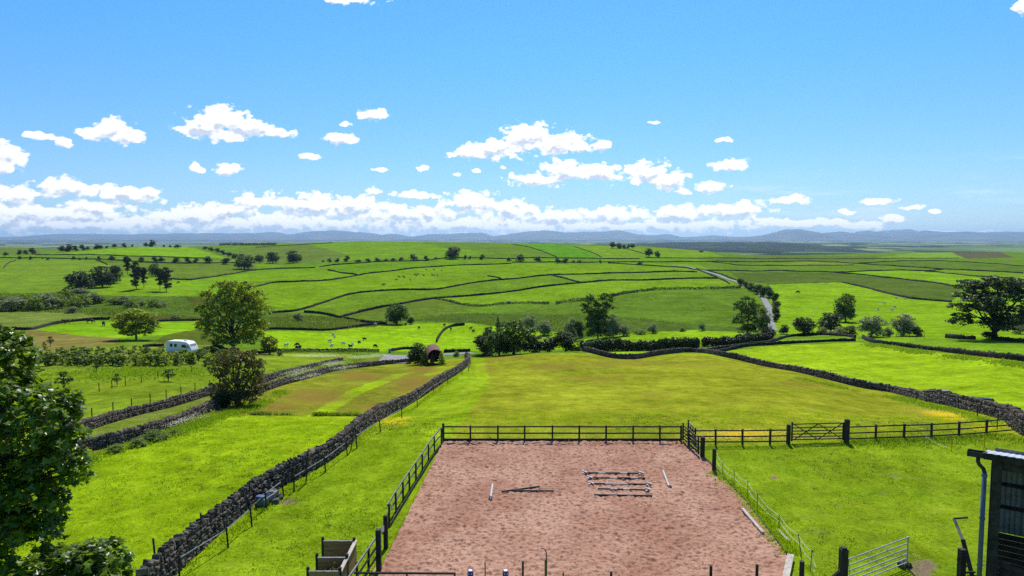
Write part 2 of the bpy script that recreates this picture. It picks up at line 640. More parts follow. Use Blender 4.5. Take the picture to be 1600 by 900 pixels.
M = {}
M['stone'] = speckled('dark_wall_stone', (.010, .008, .006), (.185, .152, .118), 2.2, .9, .6, 14, isl=.6)
M['stone_far'] = speckled('distant_wall_stone', (.008, .008, .005), (.040, .036, .024), .9, .95, .6, 3, isl=.0, dist=.1)
M['core'] = speckled('wall_core_rubble', (.02, .018, .016), (.05, .045, .04), 5, .95, .6, 14)
M['wood_dark'] = speckled('weathered_dark_wood', (.016, .014, .012), (.055, .048, .042), 6, .75, .35, 30, stretch=(1, 1, .3), isl=.2)
M['rail_grey'] = speckled('silvered_rail_wood', (.10, .095, .085), (.26, .25, .23), 6, .6, .3, 30)
M['wood_warm'] = speckled('brown_treated_board', (.22, .125, .05), (.36, .22, .10), 4, .7, .35, 18, stretch=(.6, .6, 3), isl=.2)
M['wood_pale'] = speckled('pale_bleached_board', (.30, .25, .20), (.52, .46, .38), 5, .7, .3, 20)
M['bark'] = speckled('rough_bark', (.035, .028, .02), (.12, .10, .075), 3, .9, .7, 12, stretch=(1, 1, .35))
M['bark_pale'] = speckled('pale_bark', (.10, .09, .07), (.24, .22, .17), 3, .9, .6, 12, stretch=(1, 1, .35))
M['metal'] = speckled('galvanised_metal', (.32, .33, .34), (.50, .51, .52), 5, .45, .1, 30, spec=.5, metallic=.6)
M['black_plastic'] = speckled('black_plastic', (.006, .007, .012), (.02, .022, .03), 3, .35, .05, 20, spec=.5)
M['white_plastic'] = speckled('white_plastic', (.70, .70, .68), (.82, .82, .80), 6, .4, .05, 20, spec=.4)
M['pole_white'] = speckled('white_pole_paint', (.38, .36, .33), (.60, .58, .54), 8, .5, .1, 20)
M['pole_black'] = speckled('black_pole_paint', (.010, .010, .011), (.03, .03, .03), 8, .5, .1, 20)
M['purple'] = speckled('purple_plastic', (.07, .025, .17), (.11, .04, .26), 8, .4, .1, 20, spec=.4)
M['rust'] = speckled('rusty_roof_sheet', (.11, .045, .035), (.24, .11, .085), 1.2, .8, .3, 8)
M['tarmac'] = speckled('pale_worn_tarmac', (.16, .155, .15), (.26, .25, .24), .8, .9, .3, 12)
M['pipe'] = speckled('blue_grey_pipe', (.055, .075, .105), (.09, .12, .17), 3, .45, .1, 12, spec=.4)
M['barn_sheet'] = speckled('grey_corrugated_sheet', (.16, .16, .155), (.26, .26, .25), 2, .6, .1, 12)
M['roof_sheet'] = speckled('pale_fibre_cement_roof', (.30, .32, .36), (.48, .50, .54), 2, .7, .2, 12)
M['barn_dark'] = speckled('dark_barn_timber', (.018, .016, .014), (.05, .045, .04), 4, .8, .3, 20)
M['glass'] = speckled('dark_window_glass', (.015, .018, .022), (.03, .035, .04), 2, .08, 0, 5, spec=.6)
M['pink_glass'] = speckled('pinkish_window_curtain', (.30, .22, .24), (.42, .32, .33), 2, .2, 0, 5, spec=.6)
M['wool'] = speckled('sheep_wool', (.45, .42, .36), (.68, .65, .58), 6, .95, .5, 12)
M['hide_black'] = speckled('black_hide', (.008, .008, .008), (.025, .022, .02), 3, .6, .1, 12)
M['hide_brown'] = speckled('dark_brown_hide', (.03, .02, .015), (.07, .04, .03), 3, .7, .1, 12)
M['orange'] = speckled('orange_plastic', (.55, .13, .02), (.7, .2, .03), 3, .5, .1, 12)
M['tape'] = speckled('white_fence_tape', (.6, .6, .6), (.8, .8, .8), 3, .5, 0, 12)
M['dark_metal'] = speckled('dark_steel', (.02, .02, .02), (.05, .05, .05), 3, .5, .1, 12, metallic=.4)
M['blue_plastic'] = speckled('blue_plastic', (.08, .12, .22), (.12, .17, .30), 3, .4, .1, 12)
M['concrete'] = speckled('rough_concrete', (.22, .21, .19), (.36, .34, .31), 3, .9, .3, 20)

M['leaf_dark'] = leaf_mat('dark_tree_leaf', (.018, .033, .007), (.07, .115, .018), .32)
M['leaf_mid'] = leaf_mat('green_tree_leaf', (.035, .075, .008), (.14, .22, .026), .42)
M['leaf_light'] = leaf_mat('light_ash_leaf', (.14, .19, .018), (.40, .47, .05), .58)
M['leaf_silver'] = leaf_mat('silver_willow_leaf', (.11, .14, .07), (.32, .37, .22), .42)
M['leaf_brown'] = leaf_mat('bronze_hawthorn_leaf', (.045, .042, .010), (.17, .16, .04), .38)
M['leaf_pine'] = leaf_mat('pine_needle', (.018, .025, .010), (.06, .07, .03), .2)
M['leaf_syc'] = leaf_mat('sycamore_leaf', (.03, .075, .005), (.26, .38, .02), .55, rough=.36, spec=.6)
M['leaf_scrub'] = leaf_mat('scrub_leaf', (.08, .135, .016), (.24, .33, .045), .5)
M['leaf_hedge'] = leaf_mat('dark_hedge_leaf', (.018, .025, .005), (.07, .085, .016), .2)
M['leaf_yellow'] = leaf_mat('yellow_gorse_leaf', (.07, .10, .012), (.22, .24, .03), .3)
M['grass_blade'] = leaf_mat('grass_blade', (.18, .28, .008), (.34, .47, .02), .6, spec=.1)
M['weed'] = leaf_mat('weed_blade', (.15, .25, .012), (.30, .42, .04), .6, spec=.05)
M['grass_dry'] = leaf_mat('dry_grass_stem', (.12, .10, .03), (.30, .20, .08), .4, spec=.1)
M['parsley'] = leaf_mat('cow_parsley_flower', (.45, .47, .36), (.75, .75, .66), .4)
M['buttercup'] = leaf_mat('buttercup_petal', (.60, .42, .01), (.80, .62, .02), .4)

# ------------------------------------------------------------------ the ground, one sheet to the horizon
def project(X, Y, Z):
    cp, sp = math.cos(PITCH), math.sin(PITCH)
    dz = Z - CAM_H
    f = Y * cp - dz * sp
    up = Y * sp + dz * cp
    return 800 + FPX * X / f, 450 - FPX * up / f


def in_poly(px, py, poly):
    inside = np.zeros(px.shape, bool)
    n = len(poly)
    j = n - 1
    for i in range(n):
        xi, yi = poly[i]
        xj, yj = poly[j]
        if yi != yj:
            c = ((yi > py) != (yj > py)) & (px < (xj - xi) * (py - yi) / (yj - yi) + xi)
            inside ^= c
        j = i
    return inside


FIELDS = [
    # colour, outline, (nearest, farthest distance)
    ((.198, .278, .016), [(-900, 552), (2500, 552), (2500, 1200), (-900, 1200)], (0, 175)),                     # meadow
    ((.165, .305, .012), [(1064, 690), (2500, 690), (2500, 2500), (-900, 2500), (-900, 900), (620, 690)], (0, 60)),
    ((.175, .335, .010), [(200, 2000), (260, 900), (445, 757), (735, 566), (748, 558), (765, 600), (700, 690), (600, 900), (600, 2000)], (0, 160)),
    ((.21, .375, .012), [(738, 556), (757, 556), (764, 590), (735, 625), (690, 690), (640, 690), (700, 625), (745, 592)], (0, 160)),
    ((.205, .385, .008), [(-900, 800), (130, 716), (345, 650), (558, 651), (440, 757), (260, 900), (200, 2000), (-900, 2000)], (0, 120)),
    ((.165, .225, .018), [(345, 650), (395, 614), (560, 577), (640, 568), (695, 570), (700, 580), (558, 651)], (0, 160)),
    ((.205, .38, .010), [(478, 651), (545, 610), (618, 584), (640, 583), (565, 615), (508, 651)], (0, 160)),
    ((.20, .36, .012), [(660, 586), (684, 572), (704, 573), (690, 582), (668, 588)], (0, 160)),
    # left side
    ((.145, .225, .022), [(-900, 406.5), (0, 406.5), (150, 406.5), (168, 414), (180, 425), (150, 430), (110, 440), (95, 458), (0, 457), (-900, 457)], (200, 2500)),
    ((.125, .30, .012), [(50, 398), (110, 394), (170, 389), (250, 384), (300, 387), (357, 404), (250, 402), (180, 399)], (300, 2500)),
    ((.12, .20, .022), [(-900, 397.5), (120, 398), (400, 404), (400, 411), (150, 406.5), (-900, 406.5)], (300, 2500)),
    ((.11, .16, .03), [(-900, 380), (60, 387), (65, 397.5), (-900, 397.5)], (300, 2500)),
    ((.11, .165, .022), [(150, 406), (400, 412), (400, 422), (300, 437), (270, 436), (200, 425), (168, 413)], (300, 2500)),
    ((.125, .255, .014), [(180, 425), (165, 440), (140, 455), (135, 462), (310, 463), (300, 450), (285, 440), (270, 436), (200, 428)], (200, 2500)),
    ((.11, .275, .010), [(272, 437), (300, 438), (400, 424), (400, 448), (385, 452), (350, 462), (310, 455)], (200, 2500)),
    ((.075, .125, .020), [(-900, 458), (95, 458), (140, 462), (310, 463), (400, 470), (430, 489), (480, 492), (560, 500), (640, 505), (560, 514), (400, 516), (300, 502), (180, 500), (120, 490), (0, 487), (-900, 487)], (150, 700)),
    ((.075, .068, .022), [(125, 489), (180, 487), (280, 493), (325, 497), (310, 501), (190, 499)], (150, 700)),
    ((.068, .085, .016), [(420, 496), (480, 493), (560, 497), (640, 506), (560, 513), (430, 512)], (150, 700)),
    ((.072, .082, .018), [(290, 464), (400, 470), (425, 480), (300, 478)], (150, 700)),
    ((.150, .195, .040), [(-900, 487), (0, 486), (100, 484), (180, 494), (100, 503), (50, 514), (0, 515), (-900, 515)], (150, 500)),
    ((.130, .32, .010), [(55, 515), (100, 505), (150, 501), (325, 502), (320, 512), (270, 522), (180, 528), (120, 524)], (150, 500)),
    ((.085, .11, .018), [(255, 524), (330, 510), (340, 540), (240, 535)], (100, 400)),
    ((.190, .158, .05), [(-900, 516), (0, 515), (60, 516), (120, 524), (185, 528), (185, 536), (100, 548), (0, 560), (-900, 560)], (100, 400)),
    ((.120, .215, .020), [(-900, 560), (0, 560), (100, 548), (180, 538), (250, 536), (330, 540), (430, 552), (430, 580), (330, 585), (-900, 580)], (60, 300)),
    ((.145, .265, .014), [(-900, 578), (330, 576), (430, 556), (560, 556), (600, 558), (520, 570), (400, 600), (330, 614), (130, 672), (-900, 760)], (40, 300)),
    ((.125, .20, .030), [(130, 672), (330, 614), (480, 580), (545, 563), (605, 558), (622, 566), (480, 592), (400, 612), (330, 650), (130, 716), (-100, 780), (-100, 730)], (40, 300)),
    ((.165, .355, .010), [(405, 518), (512, 518), (560, 512), (640, 506), (726, 505), (880, 520), (880, 546), (735, 549), (560, 549), (435, 548), (415, 535)], (150, 330)),
    ((.165, .355, .012), [(880, 535), (905, 532), (1000, 520), (1090, 516), (1165, 520), (1185, 530), (1170, 543), (905, 547)], (178, 330)),
    # opposite hill
    ((.115, .165, .030), [(380, 388), (480, 382), (560, 400), (500, 409), (400, 411), (360, 404)], (300, 2500)),
    ((.100, .235, .014), [(480, 382), (535, 377), (655, 377), (690, 387), (775, 396), (700, 402), (600, 405), (520, 408), (545, 398)], (300, 2500)),
    ((.098, .185, .018), [(655, 377), (800, 380), (830, 387), (870, 402), (700, 402), (775, 396)], (300, 2500)),
    ((.070, .235, .010), [(800, 380), (893, 383), (940, 402), (870, 402), (830, 387)], (300, 2500)),
    ((.110, .245, .014), [(893, 383), (970, 385), (1010, 398), (1010, 403), (940, 402)], (300, 2500)),
    ((.130, .245, .016), [(970, 385), (1100, 391), (1135, 402), (1010, 403)], (300, 2500)),
    ((.090, .225, .010), [(400, 412), (493, 418), (575, 410), (665, 407), (800, 404), (1100, 404), (1100, 411), (800, 412), (675, 417), (615, 423), (560, 430), (512, 422), (490, 420), (400, 423)], (300, 2500)),
    ((.105, .245, .010), [(390, 424), (500, 420), (560, 430), (510, 438), (425, 442), (390, 449)], (300, 2500)),
    ((.108, .245, .010), [(390, 449), (425, 442), (510, 438), (615, 423), (725, 414), (800, 412), (1090, 412), (1110, 425), (1025, 425), (857, 430), (800, 436), (725, 444), (682, 452), (575, 456), (500, 475), (457, 486), (400, 470)], (250, 2500)),
    ((.105, .20, .014), [(457, 487), (500, 475), (575, 456), (682, 452), (762, 439), (857, 431), (909, 442), (800, 455), (682, 466), (602, 480), (532, 495)], (250, 2500)),
    ((.130, .22, .018), [(862, 430), (925, 428), (1090, 425), (1120, 434), (960, 438), (909, 442)], (250, 2500)),
    ((.120, .255, .012), [(680, 467), (800, 456), (835, 450), (960, 438), (1050, 437), (1122, 435), (1150, 442), (1158, 450), (1025, 453), (955, 462), (915, 470), (800, 474), (720, 476)], (250, 2500)),
    ((.105, .155, .020), [(532, 495), (602, 479), (680, 466), (720, 476), (760, 479), (700, 490), (640, 502), (587, 505)], (250, 2500)),
    ((.100, .165, .018), [(760, 479), (870, 474), (955, 462), (1157, 450), (1185, 465), (1195, 500), (1180, 515), (1090, 510), (1000, 499), (950, 492), (820, 492)], (220, 2500)),
    ((.072, .115, .020), [(640, 502), (700, 490), (820, 490), (950, 492), (1000, 498), (1090, 508), (1180, 512), (1170, 520), (1090, 516), (1000, 519), (905, 531), (880, 519), (740, 505)], (220, 700)),
    # right plateau
    ((.100, .185, .016), [(1090, 403), (1500, 398), (2600, 390), (2600, 530), (1200, 520), (1160, 450)], (180, 2500)),
    ((.100, .145, .024), [(1120, 403), (1240, 398), (1370, 401), (1370, 408), (1120, 408)], (400, 2500)),
    ((.083, .125, .022), [(1140, 426), (1200, 425), (1305, 426), (1375, 433), (1450, 440), (1505, 452), (1487, 472), (1420, 466), (1355, 450), (1315, 441), (1200, 444), (1165, 441)], (250, 2500)),
    ((.135, .30, .012), [(1200, 444), (1315, 441), (1355, 450), (1420, 466), (1487, 472), (2600, 480), (2600, 535), (1600, 533), (1340, 526), (1212, 522), (1206, 480)], (160, 2500)),
    ((.125, .295, .012), [(1310, 426), (1400, 422), (1445, 424), (1500, 429), (1600, 438), (2600, 445), (2600, 480), (1487, 472), (1505, 451), (1450, 440)], (250, 2500)),
    ((.120, .235, .014), [(1445, 424), (1475, 421), (1600, 427), (2600, 435), (2600, 445), (1600, 437), (1500, 429)], (250, 2500)),
    ((.085, .150, .018), [(1340, 412), (1475, 420), (1600, 427), (2600, 432), (2600, 415), (1600, 415), (1440, 407), (1375, 409)], (300, 2500)),
    ((.160, .215, .030), [(1200, 415), (1260, 409.5), (1335, 412), (1335, 415)], (300, 2500)),
    ((.145, .27, .025), [(1370, 403), (1440, 394), (1490, 394), (1510, 403)], (400, 2500)),
    ((.10, .095, .05), [(1483, 393), (1500, 392), (1560, 393), (1585, 402), (1510, 404.5)], (400, 2500)),
    # near right
    ((.200, .385, .010), [(1095, 553), (1200, 541), (1340, 535), (1425, 546), (1600, 568), (2600, 640), (2600, 760), (1610, 668), (1440, 618), (1250, 578)], (30, 200)),
    ((.120, .275, .012), [(1340, 525), (1600, 534), (2600, 560), (2600, 640), (1600, 565), (1425, 543), (1340, 533)], (60, 260)),
    ((.16, .29, .016), [(1110, 545), (1200, 532), (1340, 525), (1340, 534), (1250, 535), (1200, 540), (1110, 550)], (100, 260)),
    ((.185, .36, .012), [(925, 548), (1085, 547), (1080, 551), (1050, 553), (985, 560), (950, 557)], (100, 175)),
]
RUSTY = [(960, 568, 150, 8, .52), (870, 573, 60, 9, .6), (930, 592, 70, 8, .55), (800, 560, 70, 6, .5), (1060, 570, 110, 6, .42), (1250, 602, 70, 7, .45), (760, 577, 25, 9, .5),
         (600, 592, 40, 10, .5), (500, 620, 70, 14, .75), (650, 600, 50, 16, .85), (560, 588, 40, 8, .9), (430, 636, 50, 10, .8), (590, 637, 35, 10, .8),
         (1020, 618, 40, 7, .4), (150, 590, 60, 6, .3), (665, 578, 26, 7, .9)]
FLOWERY = [(620, 660, 60, 17, .8), (680, 640, 40, 12, .45), (560, 690, 40, 10, .4), (1160, 678, 90, 12, 1.1), (1110, 650, 70, 14, .5), (1000, 683, 150, 9, .6),
           (1485, 648, 60, 12, 1.1), (1540, 668, 60, 9, .9), (1270, 605, 60, 9, .5), (880, 675, 160, 9, .45), (1120, 630, 70, 12, .3), (760, 625, 50, 26, .35),
           (820, 610, 60, 12, .3), (680, 615, 30, 12, .4), (180, 600, 60, 12, .5), (60, 620, 60, 10, .4), (240, 580, 50, 8, .3)]
DIRT = [(1440, 888, 24, 18, 1.0), (1425, 866, 22, 7, .7), (450, 783, 22, 7, .9), (1208, 747, 8, 3, .8), (1300, 744, 26, 4, .4), (1390, 742, 30, 4, .5), (1530, 731, 30, 4, .5),
        (1262, 808, 18, 4, .5), (1275, 832, 40, 9, .45), (1420, 750, 60, 9, .3), (470, 738, 10, 4, .5), (1440, 800, 80, 16, .25), (1205, 720, 35, 6, .3), (700, 745, 10, 6, .0),
        (1310, 790, 14, 3, .6), (1380, 770, 12, 3, .6), (1345, 815, 16, 4, .5), (1460, 760, 14, 3, .6), (1500, 800, 10, 5, .5), (1180, 735, 14, 3, .5), (1405, 700, 12, 2, .5), (1240, 845, 16, 5, .5), (1300, 860, 14, 4, .4), (520, 720, 8, 3, .5), (360, 880, 14, 5, .4)]


def build_ground():
    nS, nL = len(Sg), len(Lg)
    X = np.clip(SS * YY, -50000, 50000).ravel()
    Y = YY.ravel()
    Z = ZG.ravel()
    px, py = project(X, Y, Z)
    col = np.empty((len(X), 4), np.float32)
    col[:] = (.11, .2, .014, 1)
    near_all = Y < 60
    col[near_all] = (.17, .31, .012, 1)
    for c, poly, (a, b) in FIELDS:
        xs = [p[0] for p in poly]
        ys = [p[1] for p in poly]
        k = np.nonzero((px >= min(xs)) & (px <= max(xs)) & (py >= min(ys)) & (py <= max(ys)) & (Y >= a) & (Y <= b))[0]
        c = (min(c[0] * 1.34, max(c[1] * .60, c[0])), c[1] * 1.03, c[2] * .8) if a >= 100 or b > 300 else (c[0] * 1.20, c[1] * .94, c[2])
        if len(k):
            jit = .6 * np.sin(px[k] * .31) + .5 * np.sin(px[k] * .11 + 2)
            ins = in_poly(px[k], py[k] + jit * .5, poly)
            col[k[ins], :3] = c
    msk = np.zeros((len(X), 4), np.float32)
    for ch, blobs in ((0, RUSTY), (1, FLOWERY), (3, DIRT)):
        for (u, v, w, h, a) in blobs:
            g = a * np.exp(-(((px - u) / w) ** 2 + ((py - v) / h) ** 2)) * (Y < 178)
            msk[:, ch] = np.maximum(msk[:, ch], g)
    msk[:, 2] = np.clip((Y - 1700) / 500, 0, 1)
    # the riding arena lies in a shallow hollow of the sheet
    verts = np.column_stack([X, Y, Z])
    inner = in_poly(X, Y, [(p[0], p[1]) for p in ARENA_IN])
    verts[inner, 2] -= 0.35
    i, j = np.meshgrid(np.arange(nS - 1), np.arange(nL - 1), indexing='ij')
    a = (i * nL + j).ravel()
    quads = np.column_stack([a, a + nL, a + nL + 1, a + 1])
    # apron behind and below the camera
    nb = len(verts)
    y0 = math.exp(Lg[0])
    ap = [(-300, y0, 0), (300, y0, 0), (300, -300, 0), (-300, -300, 0)]
    ap = [(Sg[0] * y0, y0, float(ZG[0, 0])), (Sg[-1] * y0, y0, float(ZG[-1, 0])), (Sg[-1] * y0 * 5, -300, 0), (Sg[0] * y0 * 5, -300, 0)]
    verts = np.vstack([verts, ap])
    quads = np.vstack([quads, [[nb + 3, nb + 2, nb + 1, nb]]])
    col = np.vstack([col, np.tile([.17, .31, .012, 1], (4, 1))]).astype(np.float32)
    msk = np.vstack([msk, np.zeros((4, 4))]).astype(np.float32)
    me = mesh_np('ground', verts, quads)
    me.polygons.foreach_set('use_smooth', np.ones(len(me.polygons), bool))
    at = me.attributes.new('field_colour', 'FLOAT_COLOR', 'POINT')
    at.data.foreach_set('color', col.ravel())
    at = me.attributes.new('field_mask', 'FLOAT_COLOR', 'POINT')
    at.data.foreach_set('color', msk.ravel())
    m, t, b = new_mat('field_grass', 1.0, 0.0)
    fc = t.new('ShaderNodeAttribute', attribute_name='field_colour')
    fm = t.new('ShaderNodeAttribute', attribute_name='field_mask')
    sm = t.new('ShaderNodeSeparateColor')
    t.link(fm.outputs['Color'], sm.inputs[0])
    P = t.new('ShaderNodeTexCoord').outputs['Object']
    nA = t.noise(P, .018, 4, .6)
    nB = t.noise(P, .13, 4, .62)
    nC = t.noise(P, .75, 5, .68)
    nD = t.noise(P, 4.5, 6, .78)
    col0 = fc.outputs['Color']
    v1 = t.math('ADD', t.math('MULTIPLY', nA, .40), t.math('MULTIPLY', nB, .55))
    v1 = t.math('ADD', v1, t.math('MULTIPLY', nC, .62))
    v1 = t.math('ADD', v1, t.math('MULTIPLY', nD, .95))      # mean about 1.26
    val = t.math('MULTIPLY_ADD', v1, 1.75, -1.28)
    c1 = t.vmath('MULTIPLY', col0, t.new('ShaderNodeCombineXYZ').outputs[0])
    cx = t.n[-1] if False else None
    scl = t.new('ShaderNodeVectorMath', operation='SCALE')
    t.link(col0, scl.inputs[0])
    t.link(val, scl.inputs['Scale'])
    c1 = scl.outputs[0]
    # patches of drier and of lusher grass
    dry = t.step(t.math('ADD', t.math('MULTIPLY', nB, .6), t.math('MULTIPLY', nC, .4)), .5, .68)
    c1 = t.mix(t.math('MULTIPLY', dry, .35), c1, t.vmath('MULTIPLY', c1, (1.28, .95, 1.4)))
    lush = t.step(t.noise(P, .32, 5, .7), .56, .66)
    c1 = t.mix(t.math('MULTIPLY', lush, .42), c1, t.vmath('MULTIPLY', c1, (.62, .86, .9)))
    # dark tussocks and bare scrapes
    tus = t.step(t.noise(t.vmath('MULTIPLY', P, (1, .8, 1)), 1.35, 7, .76), .575, .64)
    c1 = t.mix(t.math('MULTIPLY', tus, .55), c1, (.055, .095, .012, 1))
    # streaks and rushy mottling that stay visible at a distance
    st1 = t.noise(t.vmath('MULTIPLY', P, (.06, .035, .06)), 1.0, 6, .68)
    st2 = t.noise(t.vmath('MULTIPLY', P, (.45, .22, .45)), 1.0, 5, .7)
    far_f = t.math('ADD', t.math('MULTIPLY', st1, .9), t.math('MULTIPLY', st2, 1.3))
    scl2 = t.new('ShaderNodeVectorMath', operation='SCALE')
    t.link(c1, scl2.inputs[0])
    t.link(t.math('MULTIPLY_ADD', far_f, .95, -.05), scl2.inputs['Scale'])
    c1 = scl2.outputs[0]
    # seed heads
    rn = t.math('ADD', sm.outputs[0], t.math('MULTIPLY', t.math('SUBTRACT', t.math('ADD', t.math('MULTIPLY', nC, .5), t.math('MULTIPLY', nB, .5)), .5), 1.6))
    rf = t.math('MULTIPLY', t.step(rn, .15, .8), t.step(sm.outputs[0], .02, .3))
    c1 = t.mix(t.math('MULTIPLY', rf, .78), c1, t.mix(nD, (.13, .10, .015, 1), (.27, .155, .04, 1)))
    # buttercups
    fl = t.noise(P, 5.0, 3, .8)
    fth = t.math('SUBTRACT', .72, t.math('MULTIPLY', sm.outputs[1], .29))
    fn = t.math('ADD', t.math('MULTIPLY', fl, .62), t.math('MULTIPLY', nB, .38))
    ff = t.step(t.math('SUBTRACT', fn, fth), -.01, .05)
    ff = t.math('MULTIPLY', ff, t.step(sm.outputs[1], .06, .2))
    c1 = t.mix(t.math('MULTIPLY', ff, .85), c1, (.60, .42, .008, 1))
    # bare earth
    dn = t.math('ADD', fm.outputs['Alpha'], t.math('MULTIPLY', t.math('SUBTRACT', t.math('ADD', t.math('MULTIPLY', nC, .5), t.math('MULTIPLY', nD, .5)), .5), 3.0))
    df = t.math('MULTIPLY', t.step(dn, .35, .75), t.step(fm.outputs['Alpha'], .05, .3))
    c1 = t.mix(df, c1, t.mix(nD, (.10, .065, .04, 1), (.32, .23, .17, 1)))
    # patchwork of the far plain
    vo = t.new('ShaderNodeTexVoronoi')
    vo.inputs['Scale'].default_value = 1 / 420.0
    t.link(t.vmath('ADD', P, t.vmath('MULTIPLY', t.new('ShaderNodeTexNoise').outputs['Color'], (0, 0, 0))), vo.inputs['Vector'])
    sv = t.new('ShaderNodeSeparateColor')
    t.link(vo.outputs['Color'], sv.inputs[0])
    cr = t.new('ShaderNodeValToRGB')
    cr.color_ramp.interpolation = 'CONSTANT'
    stops = [(0, (.02, .035, .015, 1)), (.30, (.09, .14, .04, 1)), (.5, (.13, .20, .05, 1)), (.66, (.17, .19, .09, 1)), (.78, (.03, .05, .02, 1)), (.88, (.22, .22, .12, 1))]
    for k, (p_, c_) in enumerate(stops):
        el = cr.color_ramp.elements[0] if k == 0 else (cr.color_ramp.elements[1] if k == 1 else cr.color_ramp.elements.new(p_))
        el.position = p_
        el.color = c_
    t.link(sv.outputs[0], cr.inputs[0])
    c1 = t.mix(sm.outputs[2], c1, cr.outputs[0])
    t.link(c1, b.inputs['Base Color'])
    bp = t.new('ShaderNodeBump')
    bp.inputs['Strength'].default_value = .8
    bp.inputs['Distance'].default_value = .22
    t.link(t.math('ADD', t.math('MULTIPLY', nD, .5), t.math('MULTIPLY', t.noise(P, 1.4, 5, .7), .8)), bp.inputs['Height'])
    t.link(bp.outputs[0], b.inputs['Normal'])
    o = link('ground', me, m)
    tag(o, 'patchwork of bright green pasture and meadow running to the horizon', kind='structure')
    return o


def flat(u, v, z=0.0):
    """point at height z seen at pixel (u, v)"""
    d = pix_dir(u, v)
    t_ = (z - CAM_H) / d[2]
    return Vector((d[0] * t_, d[1] * t_, z))


A_FL, A_FR = flat(693, 689), flat(1066, 689)
A_GR = flat(1096, 713)
A_R1, A_R2, A_NR = flat(1118, 731), flat(1163, 779), flat(1234, 873)
A_NR2 = flat(1224, 915)
A_NL = flat(586, 905)
ARENA = [A_NL, A_NR2, A_NR, A_R2, A_R1, A_GR, A_FR, A_FL]
_c = Vector((sum(p.x for p in ARENA) / 8, sum(p.y for p in ARENA) / 8, 0))
ARENA_IN = [(_c + (p - _c) * 1.0) for p in ARENA]
build_ground()


def build_arena():
    xs = [p.x for p in ARENA]
    ys = [p.y for p in ARENA]
    st = .07
    gx = np.arange(min(xs) - .1, max(xs) + .1, st)
    gy = np.arange(min(ys) - .1, max(ys) + .1, st)
    X, Y = np.meshgrid(gx, gy, indexing='ij')

    def vnoise(x, y, seed):
        r = np.random.default_rng(seed)
        tab = r.random((128, 128))
        xi, yi = np.floor(x).astype(int), np.floor(y).astype(int)
        fx, fy = x - xi, y - yi
        fx = fx * fx * (3 - 2 * fx)
        fy = fy * fy * (3 - 2 * fy)
        g = lambda a, b: tab[a % 128, b % 128]
        return (g(xi, yi) * (1 - fx) + g(xi + 1, yi) * fx) * (1 - fy) + (g(xi, yi + 1) * (1 - fx) + g(xi + 1, yi + 1) * fx) * fy
    big = vnoise(X / 2.6 + 5, Y / 2.6, 1) * .6 + vnoise(X / 6, Y / 6, 2) * .4
    n = vnoise(X / .24, Y / .17, 3) * .45 + vnoise(X / .14 + 9, Y / .11, 4) * .40 + vnoise(X / .55, Y / .4, 5) * .2
    edge = np.minimum(np.abs(X - _c.x) / 9.6, 1.0) ** 3 * .5 + np.clip((Y - 45.5) / 5, 0, 1) * .6
    amp = .06 + .05 * np.clip(big + edge * .5 - .25, 0, 1)
    # hoof prints: many small pits
    pit = np.zeros_like(X)
    r = np.random.default_rng(11)
    for k in range(15000):
        cx, cy = r.uniform(gx[0], gx[-1]), r.uniform(gy[0], gy[-1])
        i0, j0 = int((cx - gx[0]) / st), int((cy - gy[0]) / st)
        sl = (slice(max(i0 - 3, 0), i0 + 4), slice(max(j0 - 2, 0), j0 + 3))
        dd = ((X[sl] - cx) / .085) ** 2 + ((Y[sl] - cy) / .06) ** 2
        pit[sl] -= r.uniform(.02, .07) * np.exp(-dd)
    Z = .04 + (n - .5) * amp * 1.9 + pit * .9
    V = np.column_stack([X.ravel(), Y.ravel(), Z.ravel() + .03])
    ins = in_poly(V[:, 0], V[:, 1], [(p.x, p.y) for p in ARENA])
    nx, ny = X.shape
    i, j = np.meshgrid(np.arange(nx - 1), np.arange(ny - 1), indexing='ij')
    a = (i * ny + j).ravel()
    q = np.column_stack([a, a + ny, a + ny + 1, a + 1])
    q = q[ins[q].sum(axis=1) >= 3]
    used = np.unique(q)
    mp = np.full(len(V), -1)
    mp[used] = np.arange(len(used))
    me = mesh_np('arena_sand', V[used], mp[q])
    me.polygons.foreach_set('use_smooth', np.ones(len(me.polygons), bool))
    m, t, b = new_mat('pinkish_arena_sand', .95, .08)
    P = t.new('ShaderNodeTexCoord').outputs['Object']
    n1 = t.noise(P, .22, 4, .6)
    n2 = t.noise(P, 4.6, 6, .74)
    c = t.mix(t.step(n1, .36, .62), (.36, .185, .120, 1), (.46, .265, .180, 1))
    c = t.mix(t.step(n2, .50, .60, 0, .75), c, (.14, .058, .035, 1))
    c = t.mix(t.step(t.noise(t.vmath('MULTIPLY', P, (1, 1.5, 1)), 1.5, 6, .75), .50, .62, 0, .25), c, (.20, .09, .058, 1))
    t.link(c, b.inputs['Base Color'])
    bp = t.new('ShaderNodeBump')
    bp.inputs['Strength'].default_value = .8
    bp.inputs['Distance'].default_value = .05
    t.link(t.noise(P, 9, 6, .7), bp.inputs['Height'])
    t.link(bp.outputs[0], b.inputs['Normal'])
    tag(link('arena_sand', me, m), 'churned pinkish brown sand floor of the riding arena', kind='structure')


build_arena()


